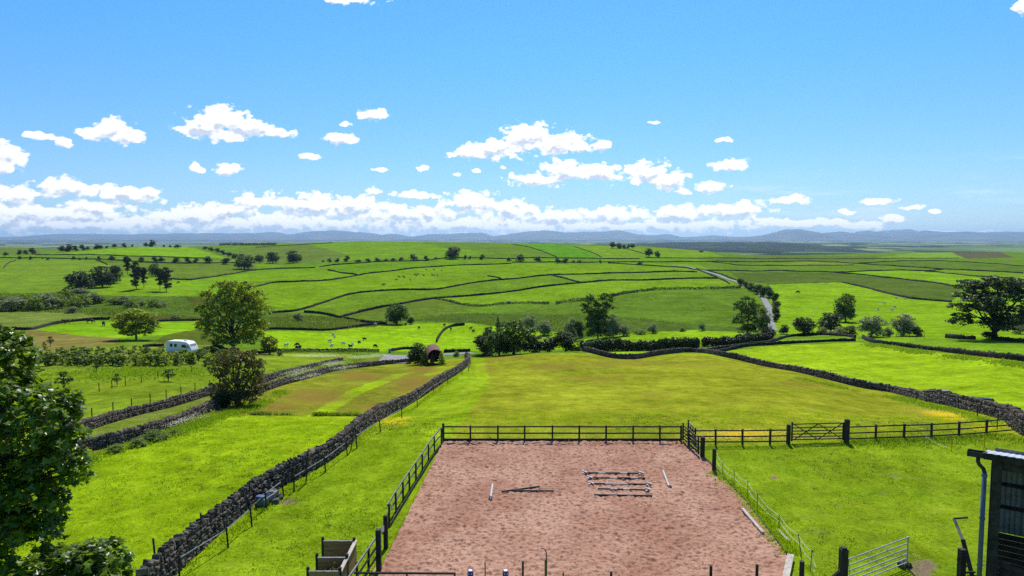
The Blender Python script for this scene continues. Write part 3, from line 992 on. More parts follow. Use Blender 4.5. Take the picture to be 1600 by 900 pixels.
def strip(name, pts, width, mat, lift=.08, n_across=4, kind='structure', label=None, ymin=0, ymax=1900, step_m=None):
    """a ribbon of road laid on the land"""
    P = line(pts, ymin=ymin, ymax=ymax, step_m=step_m)
    xy = P[:, :2]
    d = np.gradient(xy, axis=0)
    d /= np.linalg.norm(d, axis=1)[:, None] + 1e-9
    nrm = np.column_stack([-d[:, 1], d[:, 0]])
    rows = []
    zc = None
    for k in range(n_across + 1):
        o = (k / n_across - .5) * width
        q = xy + nrm * o
        rows.append(np.column_stack([q, height(q[:, 0], q[:, 1]) + lift]))
    V = np.stack(rows, axis=1).reshape(-1, 3)
    m = n_across + 1
    n = len(xy)
    i, j = np.meshgrid(np.arange(n - 1), np.arange(n_across), indexing='ij')
    a = (i * m + j).ravel()
    q = np.column_stack([a, a + 1, a + m + 1, a + m])
    me = mesh_np(name, V, q)
    o = link(name, me, mat)
    return tag(o, label, kind=kind)


strip('road', [(600, 556), (650, 556), (705, 553.5), (740, 551.5)], 3.4, M['tarmac'], label='narrow grey lane passing behind the curved roof barn', ymin=150)
strip('road', [(612, 569), (617, 562), (622, 556)], 7.0, M['tarmac'], label='pale tarmac lay-by where the track meets the lane', ymin=120, lift=.12)
strip('road', [(1050, 414.5), (1080, 418), (1103, 424.5), (1130, 433.5), (1152, 441), (1172, 450)], 4.0, M['tarmac'], lift=.25, label='straight grey road climbing over the far plateau between walls', ymin=300)
strip('road', [(1186, 460), (1193, 466), (1199, 477), (1202, 490), (1203, 503), (1207, 517)], 3.0, M['tarmac'], lift=.15, label='curve of grey road coming down beside the bushes', ymin=200)
strip('path', [(1104, 546.5), (1137, 540.5), (1165, 539)], 3.0, M['tarmac'], lift=.12, label='short pale piece of lane beside the clipped hedge', ymin=150)


# ------------------------------------------------------------------ far mountains and wooded ridges
def ridge(name, sky_pts, Y, depth, base_v, mat, label, rough=1.0, seed=0, cell=None):
    """solid hill range: skyline at distance Y, falling to the front and the back"""
    us = np.linspace(sky_pts[0][0], sky_pts[-1][0], 420)
    vs = np.interp(us, [p[0] for p in sky_pts], [p[1] for p in sky_pts])
    r = np.random.default_rng(seed)
    fr_ = sum(np.sin(us * f_ + r.uniform(0, 6)) * a_ for f_, a_ in ((.13, .35), (.29, .25), (.61, .18), (1.3, .12)))
    vs = vs + fr_ * rough
    nrow = 26
    base_z = CAM_H - tslope(base_v) * (Y - depth)
    V = []
    ph = r.uniform(0, 6, 12)
    for k in range(nrow):
        t_ = k / (nrow - 1)                 # 0 front foot, 0.62 crest, 1 back foot
        y = Y - depth + depth * 1.6 * t_
        prof = math.sin(min(t_ / .62, 1) * math.pi / 2) ** 1.3 if t_ <= .62 else math.cos((t_ - .62) / .38 * math.pi / 2)
        for u, v in zip(us, vs):
            s = (u - 800) / FPX
            top = CAM_H - tslope(v) * Y
            w = (top - base_z)
            x = s * Y * (1 + (y - Y) / Y * .6)
            q = 0
            sx = x / depth
            for m_ in range(5):
                q += math.sin(sx * (2.3 * 1.9 ** m_) + ph[m_] + t_ * 3 * (m_ + 1)) / (1.7 ** m_)
            edge = min(1, (u - us[0]) / 40 + .02, (us[-1] - u) / 40 + .02)
            z = base_z + w * prof * (1 + rough * .16 * q * (abs(t_ - .62) > .02) * (1 - prof * .75)) * max(edge, 0)
            V.append((x, y, z - 2))
    n = len(us)
    i, j = np.meshgrid(np.arange(nrow - 1), np.arange(n - 1), indexing='ij')
    a = (i * n + j).ravel()
    me = mesh_np(name, np.array(V), np.column_stack([a, a + 1, a + n + 1, a + n]))
    me.polygons.foreach_set('use_smooth', np.ones(len(me.polygons), bool))
    return tag(link(name, me, mat), label, kind='structure')


def moor_mat(name, cs_, scale):
    m, t, b = new_mat(name, .95, .05)
    P = t.new('ShaderNodeTexCoord').outputs['Object']
    n = t.noise(P, scale, 6, .62)
    cr = t.new('ShaderNodeValToRGB')
    for k, (p_, c_) in enumerate(cs_):
        el = cr.color_ramp.elements[k] if k < 2 else cr.color_ramp.elements.new(p_)
        el.position = p_
        el.color = rgba(c_)
    t.link(n, cr.inputs[0])
    t.link(cr.outputs[0], b.inputs['Base Color'])
    return m


MOOR = moor_mat('moorland', [(.35, (.05, .055, .05)), (.65, (.13, .13, .10)), (.5, (.08, .083, .065))], 1 / 900)
WOOD = moor_mat('forest_cover', [(.40, (.012, .022, .012)), (.72, (.11, .14, .055)), (.58, (.02, .035, .015))], 1 / 260)

ridge('mountains', [(-500, 372), (-200, 370), (0, 371), (50, 370), (100, 366), (150, 365.5), (200, 367), (250, 365.5), (300, 364.5), (350, 363.5), (400, 364), (427, 362), (457, 366), (495, 360.5), (527, 360), (560, 362.5), (600, 367), (615, 365), (640, 370),
                  (675, 366), (725, 364.5), (755, 363), (770, 369.5), (800, 365), (850, 360), (880, 363), (920, 362.5), (965, 360), (995, 366), (1020, 368), (1037, 364.5), (1057, 371), (1110, 367.5), (1150, 370), (1250, 369), (1350, 366), (1600, 368), (2100, 370)],
      30000, 7000, 374, MOOR, 'pale blue mountain range along the whole horizon', seed=5)
ridge('mountains', [(1120, 373), (1170, 369.5), (1200, 365.5), (1227, 357), (1245, 357.5), (1280, 364), (1310, 361.5), (1340, 364), (1380, 368), (1420, 366), (1440, 361), (1470, 363), (1505, 362), (1537, 364), (1570, 362), (1600, 364), (1700, 362), (1900, 366), (2200, 372)],
      24000, 5000, 376, MOOR, 'darker blue mountains with a twin peak on the right', seed=9)
ridge('mountains', [(1300, 372), (1330, 363), (1350, 360), (1368, 362), (1395, 357.5), (1417, 357.5), (1432, 361), (1480, 369), (1500, 372)],
      27000, 3000, 374, MOOR, 'flat topped pale fell rising behind the right hand mountains', seed=2)
ridge('mountains', [(-500, 377), (0, 376), (120, 375), (260, 376.5), (420, 375), (560, 377), (760, 377), (1000, 378.5), (1100, 380)],
      17000, 3000, 379, MOOR, 'low blue foothills under the mountains on the left', seed=4, rough=.6)
ridge('wooded_ridge', [(880, 385), (930, 382), (1000, 379.5), (1060, 378), (1150, 377.5), (1210, 377.5), (1260, 380.5), (1310, 387), (1360, 391), (1400, 397)],
      6200, 2300, 397, WOOD, 'dark blue wooded ridge in the middle distance right of the hill', seed=3, rough=.5)
ridge('wooded_ridge', [(1395, 391), (1415, 386.5), (1440, 385), (1470, 385), (1487, 389), (1500, 393)],
      7600, 900, 393, WOOD, 'small dark wood block standing on the blue plain', seed=8, rough=.3)

# ------------------------------------------------------------------ foliage
def leaf_quads(centres, size, r, up_bias=.35, k=4, outward=None):
    """bent quads standing for leaves / leaf sprays at the given centres"""
    n = len(centres)
    nr = r.normal(size=(n, 3))
    nr /= np.linalg.norm(nr, axis=1)[:, None]
    nr[:, 2] += up_bias
    if outward is not None:
        nr += outward * .8
    nr /= np.linalg.norm(nr, axis=1)[:, None]
    a = r.normal(size=(n, 3))
    tx = np.cross(nr, a)
    tx /= np.linalg.norm(tx, axis=1)[:, None] + 1e-9
    ty = np.cross(nr, tx)
    sz = size * r.uniform(.6, 1.35, n)[:, None]
    w = sz * r.uniform(.45, .8, n)[:, None]
    bend = nr * sz * .22
    p0 = centres - tx * sz
    p1 = centres - ty * w * .8 + bend
    p2 = centres + tx * sz
    p3 = centres + ty * w * .8 + bend
    V = np.stack([p0, p1, p2, p3], axis=1).reshape(-1, 3)
    F = np.arange(n * 4).reshape(-1, 4)
    return V, F


def crown_points(lobes, n, r, n_sub=14, sub=.36, fill=.25):
    """points gathered in small clumps on the shells of the lobes, plus some inside"""
    L = np.array(lobes, float)
    vol = (L[:, 3] * L[:, 4] * L[:, 5]) ** (2 / 3)
    pick = r.choice(len(L), size=n, p=vol / vol.sum())
    subs = []
    for l in L:
        d = r.normal(size=(n_sub, 3))
        d /= np.linalg.norm(d, axis=1)[:, None]
        d[:, 2] = np.where(d[:, 2] < -.45, -d[:, 2], d[:, 2])
        rad = r.uniform(.62, 1.0, n_sub)
        subs.append(l[:3] + d * rad[:, None] * l[3:6])
    subs = np.array(subs)
    sidx = r.integers(0, n_sub, n)
    c = subs[pick, sidx]
    off = r.normal(size=(n, 3))
    off /= np.linalg.norm(off, axis=1)[:, None]
    off *= (r.random(n) ** .45)[:, None]
    scl = L[pick, 3:6] * sub * r.uniform(.7, 1.15, n)[:, None]
    scl[:, 2] *= .75
    P = c + off * scl
    # inner fill
    m = r.random(n) < fill
    d = r.normal(size=(n, 3))
    d /= np.linalg.norm(d, axis=1)[:, None]
    P[m] = (L[pick, :3] + d * (r.random(n) ** .5)[:, None] * L[pick, 3:6] * .8)[m]
    out = (P - L[pick, :3]) / L[pick, 3:6]
    out /= np.linalg.norm(out, axis=1)[:, None] + 1e-6
    return P, out


def trunk_mesh(name, h, rad, lobes, r, lean=0.0, fork=.35, twigs=2):
    mb = MB()
    top = Vector((lean * h, 0, h * .78))
    pts, rr = [], []
    for k in range(6):
        t_ = k / 5
        pts.append(Vector((lean * h * t_ + r.normal() * rad * .5 * t_, r.normal() * rad * .5 * t_, h * .78 * t_ - (.25 if k == 0 else 0))))
        rr.append(rad * (1.35 if k == 0 else 1) * (1 - .78 * t_))
    mb.tube(pts, rr, 8)
    for l in lobes:
        a = fork + r.uniform(-.08, .2)
        st = Vector((lean * h * a, 0, h * .78 * a))
        en = Vector(l[:3])
        if (en - st).length < rad * 2:
            continue
        midp = st.lerp(en, .5) + Vector((r.normal(), r.normal(), r.uniform(-.2, .8))) * rad * .8
        mb.tube([st, midp, en], [rad * .5, rad * .3, rad * .12], 6)
        for q in range(twigs):
            d = Vector((r.normal() * l[3], r.normal() * l[4], r.normal() * l[5])) * .55
            mb.tube([midp.lerp(en, .4), en + d], [rad * .22, rad * .05], 5)
    me = mb.mesh(name)
    me.polygons.foreach_set('use_smooth', [True] * len(me.polygons))
    return me


PROTO = {}


def proto(key, lobes, n, leaf, lm, bark='bark', trunk=.035, seed=1, n_sub=14, sub=.36, fill=.25, fork=.35, lean=0, twigs=1):
    """unit sized tree (height 1, width about 1): crown mesh + trunk mesh"""
    r = np.random.default_rng(seed)
    P, out = crown_points(lobes, n, r, n_sub, sub, fill)
    V, F = leaf_quads(P, leaf, r, outward=out)
    c = mesh_np(key + '_crown', V, F)
    c.materials.append(M[lm])
    t_ = trunk_mesh(key + '_trunk', 1.0, trunk, lobes, r, lean, fork, twigs)
    t_.materials.append(M[bark])
    PROTO[key] = (c, t_)


def rand_lobes(n, seed, w=.5, zlo=.35, zhi=.85, rr=(.16, .26), flat=.8, core=True):
    r = random.Random(seed)
    L = [(0, 0, (zlo + zhi) / 2, w * .62, w * .62, (zhi - zlo) * .55)] if core else []
    for k in range(n):
        a = 2 * math.pi * k / n + r.uniform(-.4, .4)
        z = r.uniform(zlo, zhi)
        q = r.uniform(*rr)
        span = max(0.02, (w - q * .9)) * math.sqrt(max(0.05, 1 - ((z - (zlo + zhi) / 2) / ((zhi - zlo) * .62)) ** 2))
        L.append((math.cos(a) * span, math.sin(a) * span, z, q, q, q * flat))
    L.append((0, 0, 1 - rr[0] * .8, rr[1], rr[1], rr[0] * .75))
    return L


# far dots
for s_ in range(4):
    proto('dot%d' % s_, rand_lobes(6, 20 + s_, .5, .14, .76, rr=(.2, .28), flat=.95), 1300, .055, 'leaf_dark', seed=30 + s_, trunk=.04)
    proto('bushdot%d' % s_, rand_lobes(6, 60 + s_, .5, .06, .68, rr=(.24, .32), flat=.95), 1000, .065, 'leaf_dark', seed=70 + s_, trunk=.03)
for s_ in range(3):
    proto('scrub%d' % s_, rand_lobes(8, 100 + s_, .5, .06, .68, rr=(.22, .30), flat=.95), 2600, .042, 'leaf_scrub', seed=110 + s_, trunk=.03, n_sub=18)
    proto('silver%d' % s_, rand_lobes(9, 140 + s_, .5, .08, .74, rr=(.22, .28), flat=.95), 3600, .034, 'leaf_silver', seed=150 + s_, trunk=.03, n_sub=18, sub=.32, bark='bark_pale')
    proto('round%d' % s_, rand_lobes(12, 180 + s_, .5, .16, .78, rr=(.2, .27), flat=.95), 4800, .032, 'leaf_mid', seed=190 + s_, trunk=.035, n_sub=20, sub=.3)
    proto('dark%d' % s_, rand_lobes(12, 220 + s_, .5, .14, .78, rr=(.2, .27), flat=.95), 4800, .032, 'leaf_dark', seed=230 + s_, trunk=.035, n_sub=20, sub=.3)
    proto('bush%d' % s_, rand_lobes(11, 260 + s_, .5, .07, .72, rr=(.22, .29), flat=.95), 4400, .036, 'leaf_dark', seed=270 + s_, trunk=.03, n_sub=18, sub=.3)
    proto('sapling%d' % s_, rand_lobes(5, 300 + s_, .42, .1, .76, rr=(.2, .28), core=False), 420, .08, 'leaf_scrub', seed=310 + s_, trunk=.03, n_sub=8, fill=.2)
pine_l = [[(0, 0, .93, .2, .2, .07), (.22, .05, .82, .22, .2, .07), (-.2, -.05, .76, .24, .2, .07), (.1, -.15, .66, .26, .22, .06), (-.18, .12, .58, .26, .22, .07), (.2, .08, .50, .24, .2, .06), (-.1, 0, .40, .22, .2, .06), (.12, 0, .3, .24, .2, .07), (0, 0, .6, .3, .3, .26), (.05, 0, .2, .26, .24, .1)],
          [(0, 0, .92, .26, .22, .08), (.25, 0, .80, .24, .2, .08), (-.24, 0, .82, .22, .2, .07), (-.1, .1, .68, .28, .22, .07), (.22, -.1, .60, .22, .2, .06), (-.25, 0, .50, .2, .2, .05), (.06, 0, .44, .24, .2, .07), (0, 0, .62, .32, .3, .24), (.05, 0, .32, .24, .2, .1)]]
for s_ in range(2):
    proto('pine%d' % s_, pine_l[s_], 3600, .034, 'leaf_pine', seed=330 + s_, trunk=.028, n_sub=12, sub=.45, fill=.25, fork=.5)
# open light ash / tall trees and the big sycamore
proto('ash', [(0, 0, .52, .24, .24, .22), (-.28, .05, .42, .16, .18, .13), (.28, 0, .40, .17, .18, .13), (-.22, -.1, .66, .17, .16, .13), (.22, .1, .68, .18, .16, .14), (0, 0, .86, .2, .18, .13), (-.14, .1, .80, .14, .14, .1),
              (.38, 0, .54, .14, .16, .13), (-.38, 0, .56, .14, .15, .12), (-.32, 0, .74, .16, .15, .12), (.34, 0, .74, .16, .15, .12), (-.18, .05, .9, .14, .14, .09), (.2, 0, .9, .14, .14, .09), (.38, 0, .34, .13, .14, .1), (-.4, 0, .36, .12, .14, .1), (.1, -.2, .5, .2, .18, .15), (-.2, -.15, .3, .17, .17, .11), (.2, .1, .26, .17, .17, .1), (.05, 0, .16, .26, .24, .09), (-.25, 0, .22, .18, .16, .1), (.28, 0, .2, .18, .16, .1), (0, -.2, .14, .24, .16, .09), (0, 0, .7, .3, .26, .2)], 15000, .0175, 'leaf_light', bark='bark', trunk=.024, seed=5, n_sub=22, sub=.3, fill=.06, fork=.22, twigs=4)
proto('lobed', [(-.25, 0, .62, .22, .25, .22), (.0, 0, .78, .24, .25, .2), (.26, .05, .62, .22, .22, .22), (-.36, 0, .4, .13, .2, .14), (.38, 0, .42, .13, .2, .16), (-.12, -.1, .4, .2, .2, .16), (.14, -.05, .38, .2, .2, .16), (-.3, .1, .22, .14, .14, .12), (.2, .1, .20, .2, .16, .12), (0, 0, .5, .36, .3, .3), (-.05, 0, .2, .24, .2, .12)],
      8500, .024, 'leaf_light', trunk=.022, seed=6, n_sub=20, sub=.32, fill=.12, fork=.2, twigs=3)
proto('tallpair', [(-.22, 0, .80, .2, .2, .14), (-.30, 0, .60, .16, .18, .12), (-.18, 0, .42, .2, .2, .16), (-.14, 0, .22, .2, .2, .15), (.20, 0, .84, .22, .2, .13), (.24, 0, .66, .2, .2, .12), (.14, 0, .46, .2, .2, .16), (.14, 0, .24, .22, .2, .16), (0, 0, .6, .16, .2, .2), (-.42, 0, .70, .1, .1, .05), (-.1, 0, .1, .26, .22, .1), (.2, 0, .1, .2, .2, .1), (0, -.1, .34, .26, .22, .18)],
      10500, .021, 'leaf_mid', trunk=.02, seed=8, n_sub=20, sub=.32, fill=.18, fork=.15, twigs=3)
proto('tallopen', [(-.05, 0, .86, .24, .22, .12), (-.25, 0, .70, .2, .2, .14), (.2, 0, .68, .22, .2, .14), (0, 0, .5, .3, .25, .16), (-.22, 0, .34, .2, .2, .14), (.22, 0, .34, .2, .2, .14), (0, 0, .2, .28, .25, .12), (.38, 0, .3, .14, .2, .2), (0, 0, .1, .34, .26, .1), (0, -.1, .66, .28, .22, .2)],
      7500, .022, 'leaf_mid', trunk=.024, seed=9, n_sub=22, sub=.3, fill=.1, fork=.25, twigs=4)
proto('sycamore', [(0, 0, .86, .20, .22, .11), (-.12, .05, .78, .18, .2, .1), (.16, 0, .80, .2, .2, .11), (-.28, 0, .64, .17, .2, .10), (-.05, -.1, .62, .22, .22, .12), (.26, 0, .64, .2, .22, .12), (-.40, 0, .48, .12, .16, .07), (-.22, -.1, .46, .18, .2, .09),
                   (.05, .1, .46, .2, .2, .1), (.36, 0, .46, .15, .2, .10), (-.34, .05, .34, .12, .14, .05), (.24, -.05, .32, .2, .2, .09), (.42, 0, .3, .1, .12, .07), (-.08, -.1, .32, .12, .14, .05), (0, .15, .7, .26, .22, .14), (.14, .12, .24, .16, .14, .05), (-.38, 0, .26, .13, .16, .08), (.40, 0, .22, .12, .14, .08), (-.16, -.22, .24, .2, .2, .09), (.06, -.26, .34, .24, .2, .12), (-.3, -.1, .56, .2, .2, .12), (.28, -.1, .76, .16, .2, .1), (-.22, .1, .8, .16, .2, .1)],
      21000, .0150, 'leaf_dark', trunk=.03, seed=12, n_sub=26, sub=.27, fill=.10, fork=.2, twigs=2)
proto('hawthorn', [(0, 0, .55, .34, .34, .3), (-.28, 0, .55, .2, .22, .18), (.28, 0, .58, .2, .22, .2), (-.05, -.1, .82, .26, .26, .16), (.2, 0, .84, .16, .18, .1), (-.3, 0, .3, .18, .2, .16), (.28, 0, .32, .2, .2, .16), (0, -.2, .28, .28, .2, .2), (0, 0, .14, .38, .36, .13), (.2, -.2, .18, .24, .2, .13), (-.22, -.1, .16, .22, .22, .13), (.38, .0, .7, .1, .1, .1), (-.36, 0, .74, .09, .1, .08)],
      10500, .0185, 'leaf_brown', trunk=.04, seed=13, n_sub=26, sub=.26, fill=.2, fork=.1, twigs=2)
proto('conifer', [(0, 0, .9, .08, .08, .1), (0, 0, .72, .18, .18, .12), (0, 0, .5, .3, .3, .14), (0, 0, .28, .42, .42, .16), (0, 0, .12, .46, .46, .1)], 1500, .042, 'leaf_mid', trunk=.03, seed=14, n_sub=14, sub=.34, fork=.1)
proto('smallopen', [(-.2, 0, .5, .2, .2, .16), (.2, 0, .55, .2, .2, .16), (0, 0, .8, .2, .2, .14), (.05, 0, .4, .2, .2, .15)], 420, .055, 'leaf_brown', trunk=.03, seed=15, n_sub=10, sub=.4, fork=.2)


def tree(u, v, w, h, key, label, cat='tree', group=None, name='tree', ymin=0, ymax=1900, rz=None, sink=0.0, wy=None, mat=None):
    p = G(u, v, ymin, ymax)
    k = p.y / FPX
    H, W = h * k * 1.04, w * k
    rr = random.Random(int(u * 7 + v * 13))
    o = empty(name, (p.x, p.y, p.z - sink * H), rz if rz is not None else (rr.choice([0, math.pi]) + rr.uniform(-.35, .35)), label, cat, group)
    o.scale = (W, wy if wy else W, H)
    c, t_ = PROTO[key]
    co = bpy.data.objects.new('crown' if cat == 'tree' else 'foliage', c)
    to = bpy.data.objects.new('trunk' if cat == 'tree' else 'stem', t_)
    for q in (co, to):
        COL.objects.link(q)
        q.parent = o
    if mat:
        co.material_slots[0].link = 'OBJECT'
        co.material_slots[0].material = M[mat]
    return o


ORD = ['leftmost', 'second', 'third', 'fourth', 'fifth', 'sixth', 'seventh', 'eighth', 'ninth', 'tenth', 'eleventh', 'twelfth', 'thirteenth', 'fourteenth', 'fifteenth', 'sixteenth',
       'seventeenth', 'eighteenth', 'nineteenth', 'twentieth', 'twenty-first', 'twenty-second']


def tree_row(items, what, where, group, keys=('dot',), cat='tree', name='tree', **kw):
    items = sorted(items)
    for i, it in enumerate(items):
        u, v, w, h = it[:4]
        o_ = ORD[i] if i == 0 else ORD[i] + ' from the left'
        size = 'wide' if w > h * 1.35 else ('tall' if h > w * 1.2 else 'rounded')
        lab = '%s %s %s, %s %s' % (what[0], size, what[1], o_, where)
        key = keys[i % len(keys)]
        if key in ('dot', 'bushdot'):
            key += str(i % 4)
        elif key in ('scrub', 'silver', 'round', 'dark', 'bush', 'sapling'):
            key += str(i % 3)
        tree(u, v, w, h, key, lab, cat, group, name, **kw)


# ridge of the far left hill
tree_row([(31, 398, 10, 8), (40, 398, 9, 7), (51, 397.5, 13, 10), (9, 400, 9, 6), (97, 394, 13, 10), (108, 393.5, 15, 12), (118, 393, 10, 9), (129, 391.5, 11, 9), (137, 391, 7, 6), (152, 389.5, 13, 8), (158, 389, 8, 5),
          (167, 388, 6, 4), (179, 387, 9, 6), (194, 386.5, 9, 7), (207, 386, 5, 4)],
         ('small dark', 'tree'), 'leading up the left hill', 'trees leading up the far left hill', ymax=1250, ymin=500)
tree_row([(228, 386, 9, 7), (238, 386, 13, 11), (256, 386, 5, 3.5), (266, 387, 5, 4), (277, 388, 12, 6)], ('dark', 'tree'), 'along the top of the left hill', 'trees on the crest of the left hill', ymax=1250, ymin=500)
tree_row([(31, 406, 7, 6), (48, 406, 6, 6), (67, 405, 4, 3), (75, 406, 7, 4), (115, 406.5, 7, 6), (124, 406.5, 6, 4), (135, 406.5, 5, 5), (155, 407, 6, 7), (175, 407.5, 11, 8), (195, 408.5, 7, 7), (221, 410, 12, 8), (242, 410, 11, 10), (252, 410, 12, 8),
          (275, 411, 14, 10), (293, 411.5, 13, 10), (306, 411, 11, 8), (325, 411.5, 14, 11)],
         ('dark', 'hedgerow tree'), 'by the wall below the left hill', 'trees along the lower wall of the left hill', ymax=1100, ymin=500)
tree_row([(321, 390, 10, 5), (330, 392, 12, 6), (340, 395, 12, 7), (349, 398, 12, 7), (358, 401, 12, 7), (367, 404, 13, 8), (377, 406, 14, 9), (388, 409, 14, 10)],
         ('dark', 'tree'), 'in the diagonal belt of trees', 'diagonal belt of trees', ymax=1200, ymin=500)
tree(382, 420.5, 34, 21, 'round0', 'broad oak standing alone on the olive slope with a short visible trunk')
tree(353, 413, 16, 10, 'bush1', 'dark round bush in the hedge just left of the broad oak', 'shrub', name='shrub')
tree_row([(405, 411, 17, 13), (426, 411, 22, 17), (459, 411, 26, 19)], ('large dark', 'tree'), 'on the slope right of the broad oak', 'big dark trees on the left slope', keys=('dark',))
tree_row([(505, 409.5, 5, 3), (515, 409.5, 9, 6), (527, 409.5, 9, 6), (542, 408.5, 12, 9), (560, 409.5, 13, 4), (575, 408.5, 11, 5), (590, 408.5, 12, 6), (603, 408, 9, 4), (614, 408, 10, 5), (627, 407.5, 10, 6), (646, 406, 15, 9), (666, 407.5, 10, 8), (681, 405, 9, 3),
          (727, 405, 6, 7), (734, 405, 6, 5), (753, 405.5, 11, 8), (795, 408, 9, 6)],
         ('small dark', 'tree'), 'across the middle of the hill', 'hedgerow trees across the green hill', keys=('bushdot', 'dot'))
tree(708, 404.5, 28, 18, 'dark1', 'largest dark domed tree on the brow of the green hill')
tree_row([(813, 408.5, 15, 11), (840, 409, 14, 9), (872, 411, 12, 8), (883, 411, 12, 8), (896, 410.5, 8, 4), (905, 411, 9, 5), (938, 411.5, 5, 6), (1000, 414, 11, 6)], ('dark', 'bush'), 'by the highest wall, hill top right', 'bushes along the upper wall', keys=('bushdot',), cat='shrub', name='shrub')
tree_row([(957, 388, 11, 10), (967, 388.5, 12, 9), (975, 388.5, 8, 6), (982, 388, 8, 6), (988, 388, 9, 7)], ('dark', 'tree'), 'in the skyline clump', 'skyline clump of trees', ymax=1300, ymin=500)
tree_row([(1013, 401.5, 15, 13), (1027, 402, 11, 10)], ('dark', 'tree'), 'of the pair at the hill end', 'pair of trees at the hill end')
tree(1096, 394, 9, 3.5, 'bushdot1', 'tiny dark bush alone on the skyline near the wooded ridge', 'shrub', name='shrub', ymax=1300, ymin=500)
# left middle distance
tree(125, 457, 44, 34, 'dark0', 'wide dark oak left of the pines, lowest of its group')
tree(160, 449, 40, 33, 'dark2', 'dark spreading tree between the wide oak and the pines')
tree(178, 443, 28, 28, 'dark1', 'dark tree at the right end of the broadleaf group')
tree(199, 431, 13, 29, 'pine1', 'single slim pine standing behind the pine group')
tree(213, 453, 22, 42, 'pine0', 'tall dark pine with a bent crown, left of the pine group')
tree(225, 451, 15, 32, 'pine1', 'narrow pine close to the tallest one')
tree(243, 432.5, 24, 21, 'round1', 'rounded tree with a clear trunk behind the right hand pines')
tree(250, 455, 16, 34, 'pine1', 'slim pine, left of the right hand pair')
tree(260, 456, 22, 37, 'pine0', 'bushy pine, right of the right hand pair')
tree_row([(18, 486, 52.5, 21.8), (40, 484, 35, 25.3), (55, 486, 32.5, 20.7), (72, 484, 42.5, 26.4), (90, 482, 32.5, 23), (102, 478, 37.5, 25.3), (118, 484, 25, 20.7), (127, 479, 32.5, 19.5), (146, 475, 25, 18.4), (156, 474, 20, 13.8), (113, 489, 20, 10.3), (8, 478, 37.5, 16.1)],
         ('grey green', 'shrub'), 'in the left valley scrub', 'scrub in the left valley', keys=('scrub', 'silver', 'scrub'), cat='shrub', name='shrub')
tree_row([(178, 476, 24, 12), (194, 476, 24, 14), (205, 482, 26, 15), (222, 479, 14, 10), (241, 481, 26, 14), (255, 480, 12, 9), (274, 501, 17, 10), (125, 462, 30, 12), (103, 457, 12, 8)],
         ('pale green', 'shrub'), 'below the pines', 'shrubs below the pines', keys=('scrub', 'silver'), cat='shrub', name='shrub')
tree(213, 531, 76, 49, 'lobed', 'light green tree with lobed crown left of the big ash, behind the caravan', rz=0)
tree(365, 549, 112, 108, 'ash', 'large open crowned light green ash beside the caravan', rz=0.1)
tree(374, 634, 98, 92, 'hawthorn', 'big bronze green hawthorn growing over the track wall', rz=0)
tree(345, 637, 34, 26, 'bush0', 'low dark bush at the left foot of the hawthorn', 'shrub', name='shrub')
tree(421, 554, 30, 29, 'hawthorn', 'brownish round bush right of the big ash', 'shrub', name='shrub')
tree(437, 556, 12, 7, 'bushdot0', 'small dark bush by the wall right of the brownish bush', 'shrub', name='shrub')
tree(338, 550, 22, 15, 'bush2', 'dark evergreen bush just right of the caravan', 'shrub', name='shrub')
tree(316, 552, 22, 8, 'scrub0', 'low tuft of bramble in front of the caravan nose', 'shrub', name='shrub')
tree(290, 551.5, 12, 7, 'smallopen', 'thin twiggy bush against the side of the caravan', 'shrub', name='shrub')
tree(79, 541, 15, 16, 'smallopen', 'small bare looking tree on the rust coloured field')
tree(69, 545, 9, 11, 'smallopen', 'smaller twiggy bush left of the small tree on the rust field', 'shrub', name='shrub')
tree(100, 611, 34, 32, 'smallopen', 'open young tree in the rough grass behind the left walls', mat='leaf_mid')
tree(183, 603, 16, 20, 'smallopen', 'slender young tree behind the left walls, left of a wider one', mat='leaf_mid')
tree(263, 596, 30, 20, 'smallopen', 'wide low young tree in rough grass near the bronze hawthorn', mat='leaf_mid')
tree(151, 580, 12, 14, 'smallopen', 'little dark sapling below the plantation', mat='leaf_dark')
# centre
tree(466, 501.5, 20, 13, 'silver1', 'single silvery round bush beside the dark marsh', 'shrub', name='shrub')
tree(620, 507, 42, 33, 'round2', 'round green tree above the sheep field, left of centre')
tree(642, 507, 13, 12, 'bush0', 'small dark bush touching the round tree', 'shrub', name='shrub')
tree(778, 518, 12, 24, 'conifer', 'dark narrow conifer standing behind the central bushes', mat='leaf_dark')
tree(757, 556, 40, 32, 'bush1', 'dark bush at the left end of the central thicket', 'shrub', name='shrub', ymin=150, mat='leaf_dark')
tree(763, 554, 30, 44, 'dark0', 'tall dark tree rising from the left of the central thicket', ymin=150)
tree(803, 556, 70, 54, 'round0', 'biggest mid green tree of the central thicket', ymin=150)
tree(780, 556, 48, 38, 'round1', 'green tree filling the middle of the central thicket', ymin=150)
tree(834, 554, 44, 28, 'bush2', 'low green bush right of the biggest thicket tree', 'shrub', name='shrub', ymin=150)
tree(859, 553, 36, 24, 'bush0', 'small bush between the thicket and the round dark bush', 'shrub', name='shrub', ymin=150)
tree(884, 552, 46, 32, 'bush1', 'round dark bush at the left end of the clipped hedge', 'shrub', name='shrub', ymin=150)
tree(903, 550, 13, 13, 'scrub1', 'small grey green bush where the hedge begins', 'shrub', name='shrub', ymin=150)
tree(815, 515, 18, 16, 'silver0', 'grey willow behind the thicket, leftmost of three', 'shrub', name='shrub')
tree(829, 518, 30, 26, 'silver1', 'grey willow behind the thicket, tallest of three', 'shrub', name='shrub')
tree(851, 524, 32, 23, 'silver2', 'grey willow behind the thicket, rightmost of three', 'shrub', name='shrub')
tree(893, 526, 28, 30, 'silver0', 'greyish tree at the left foot of the tall twin trees')
tree(905, 528, 20, 26, 'bush1', 'dark bush at the left foot of the tall twin trees', 'shrub', name='shrub')
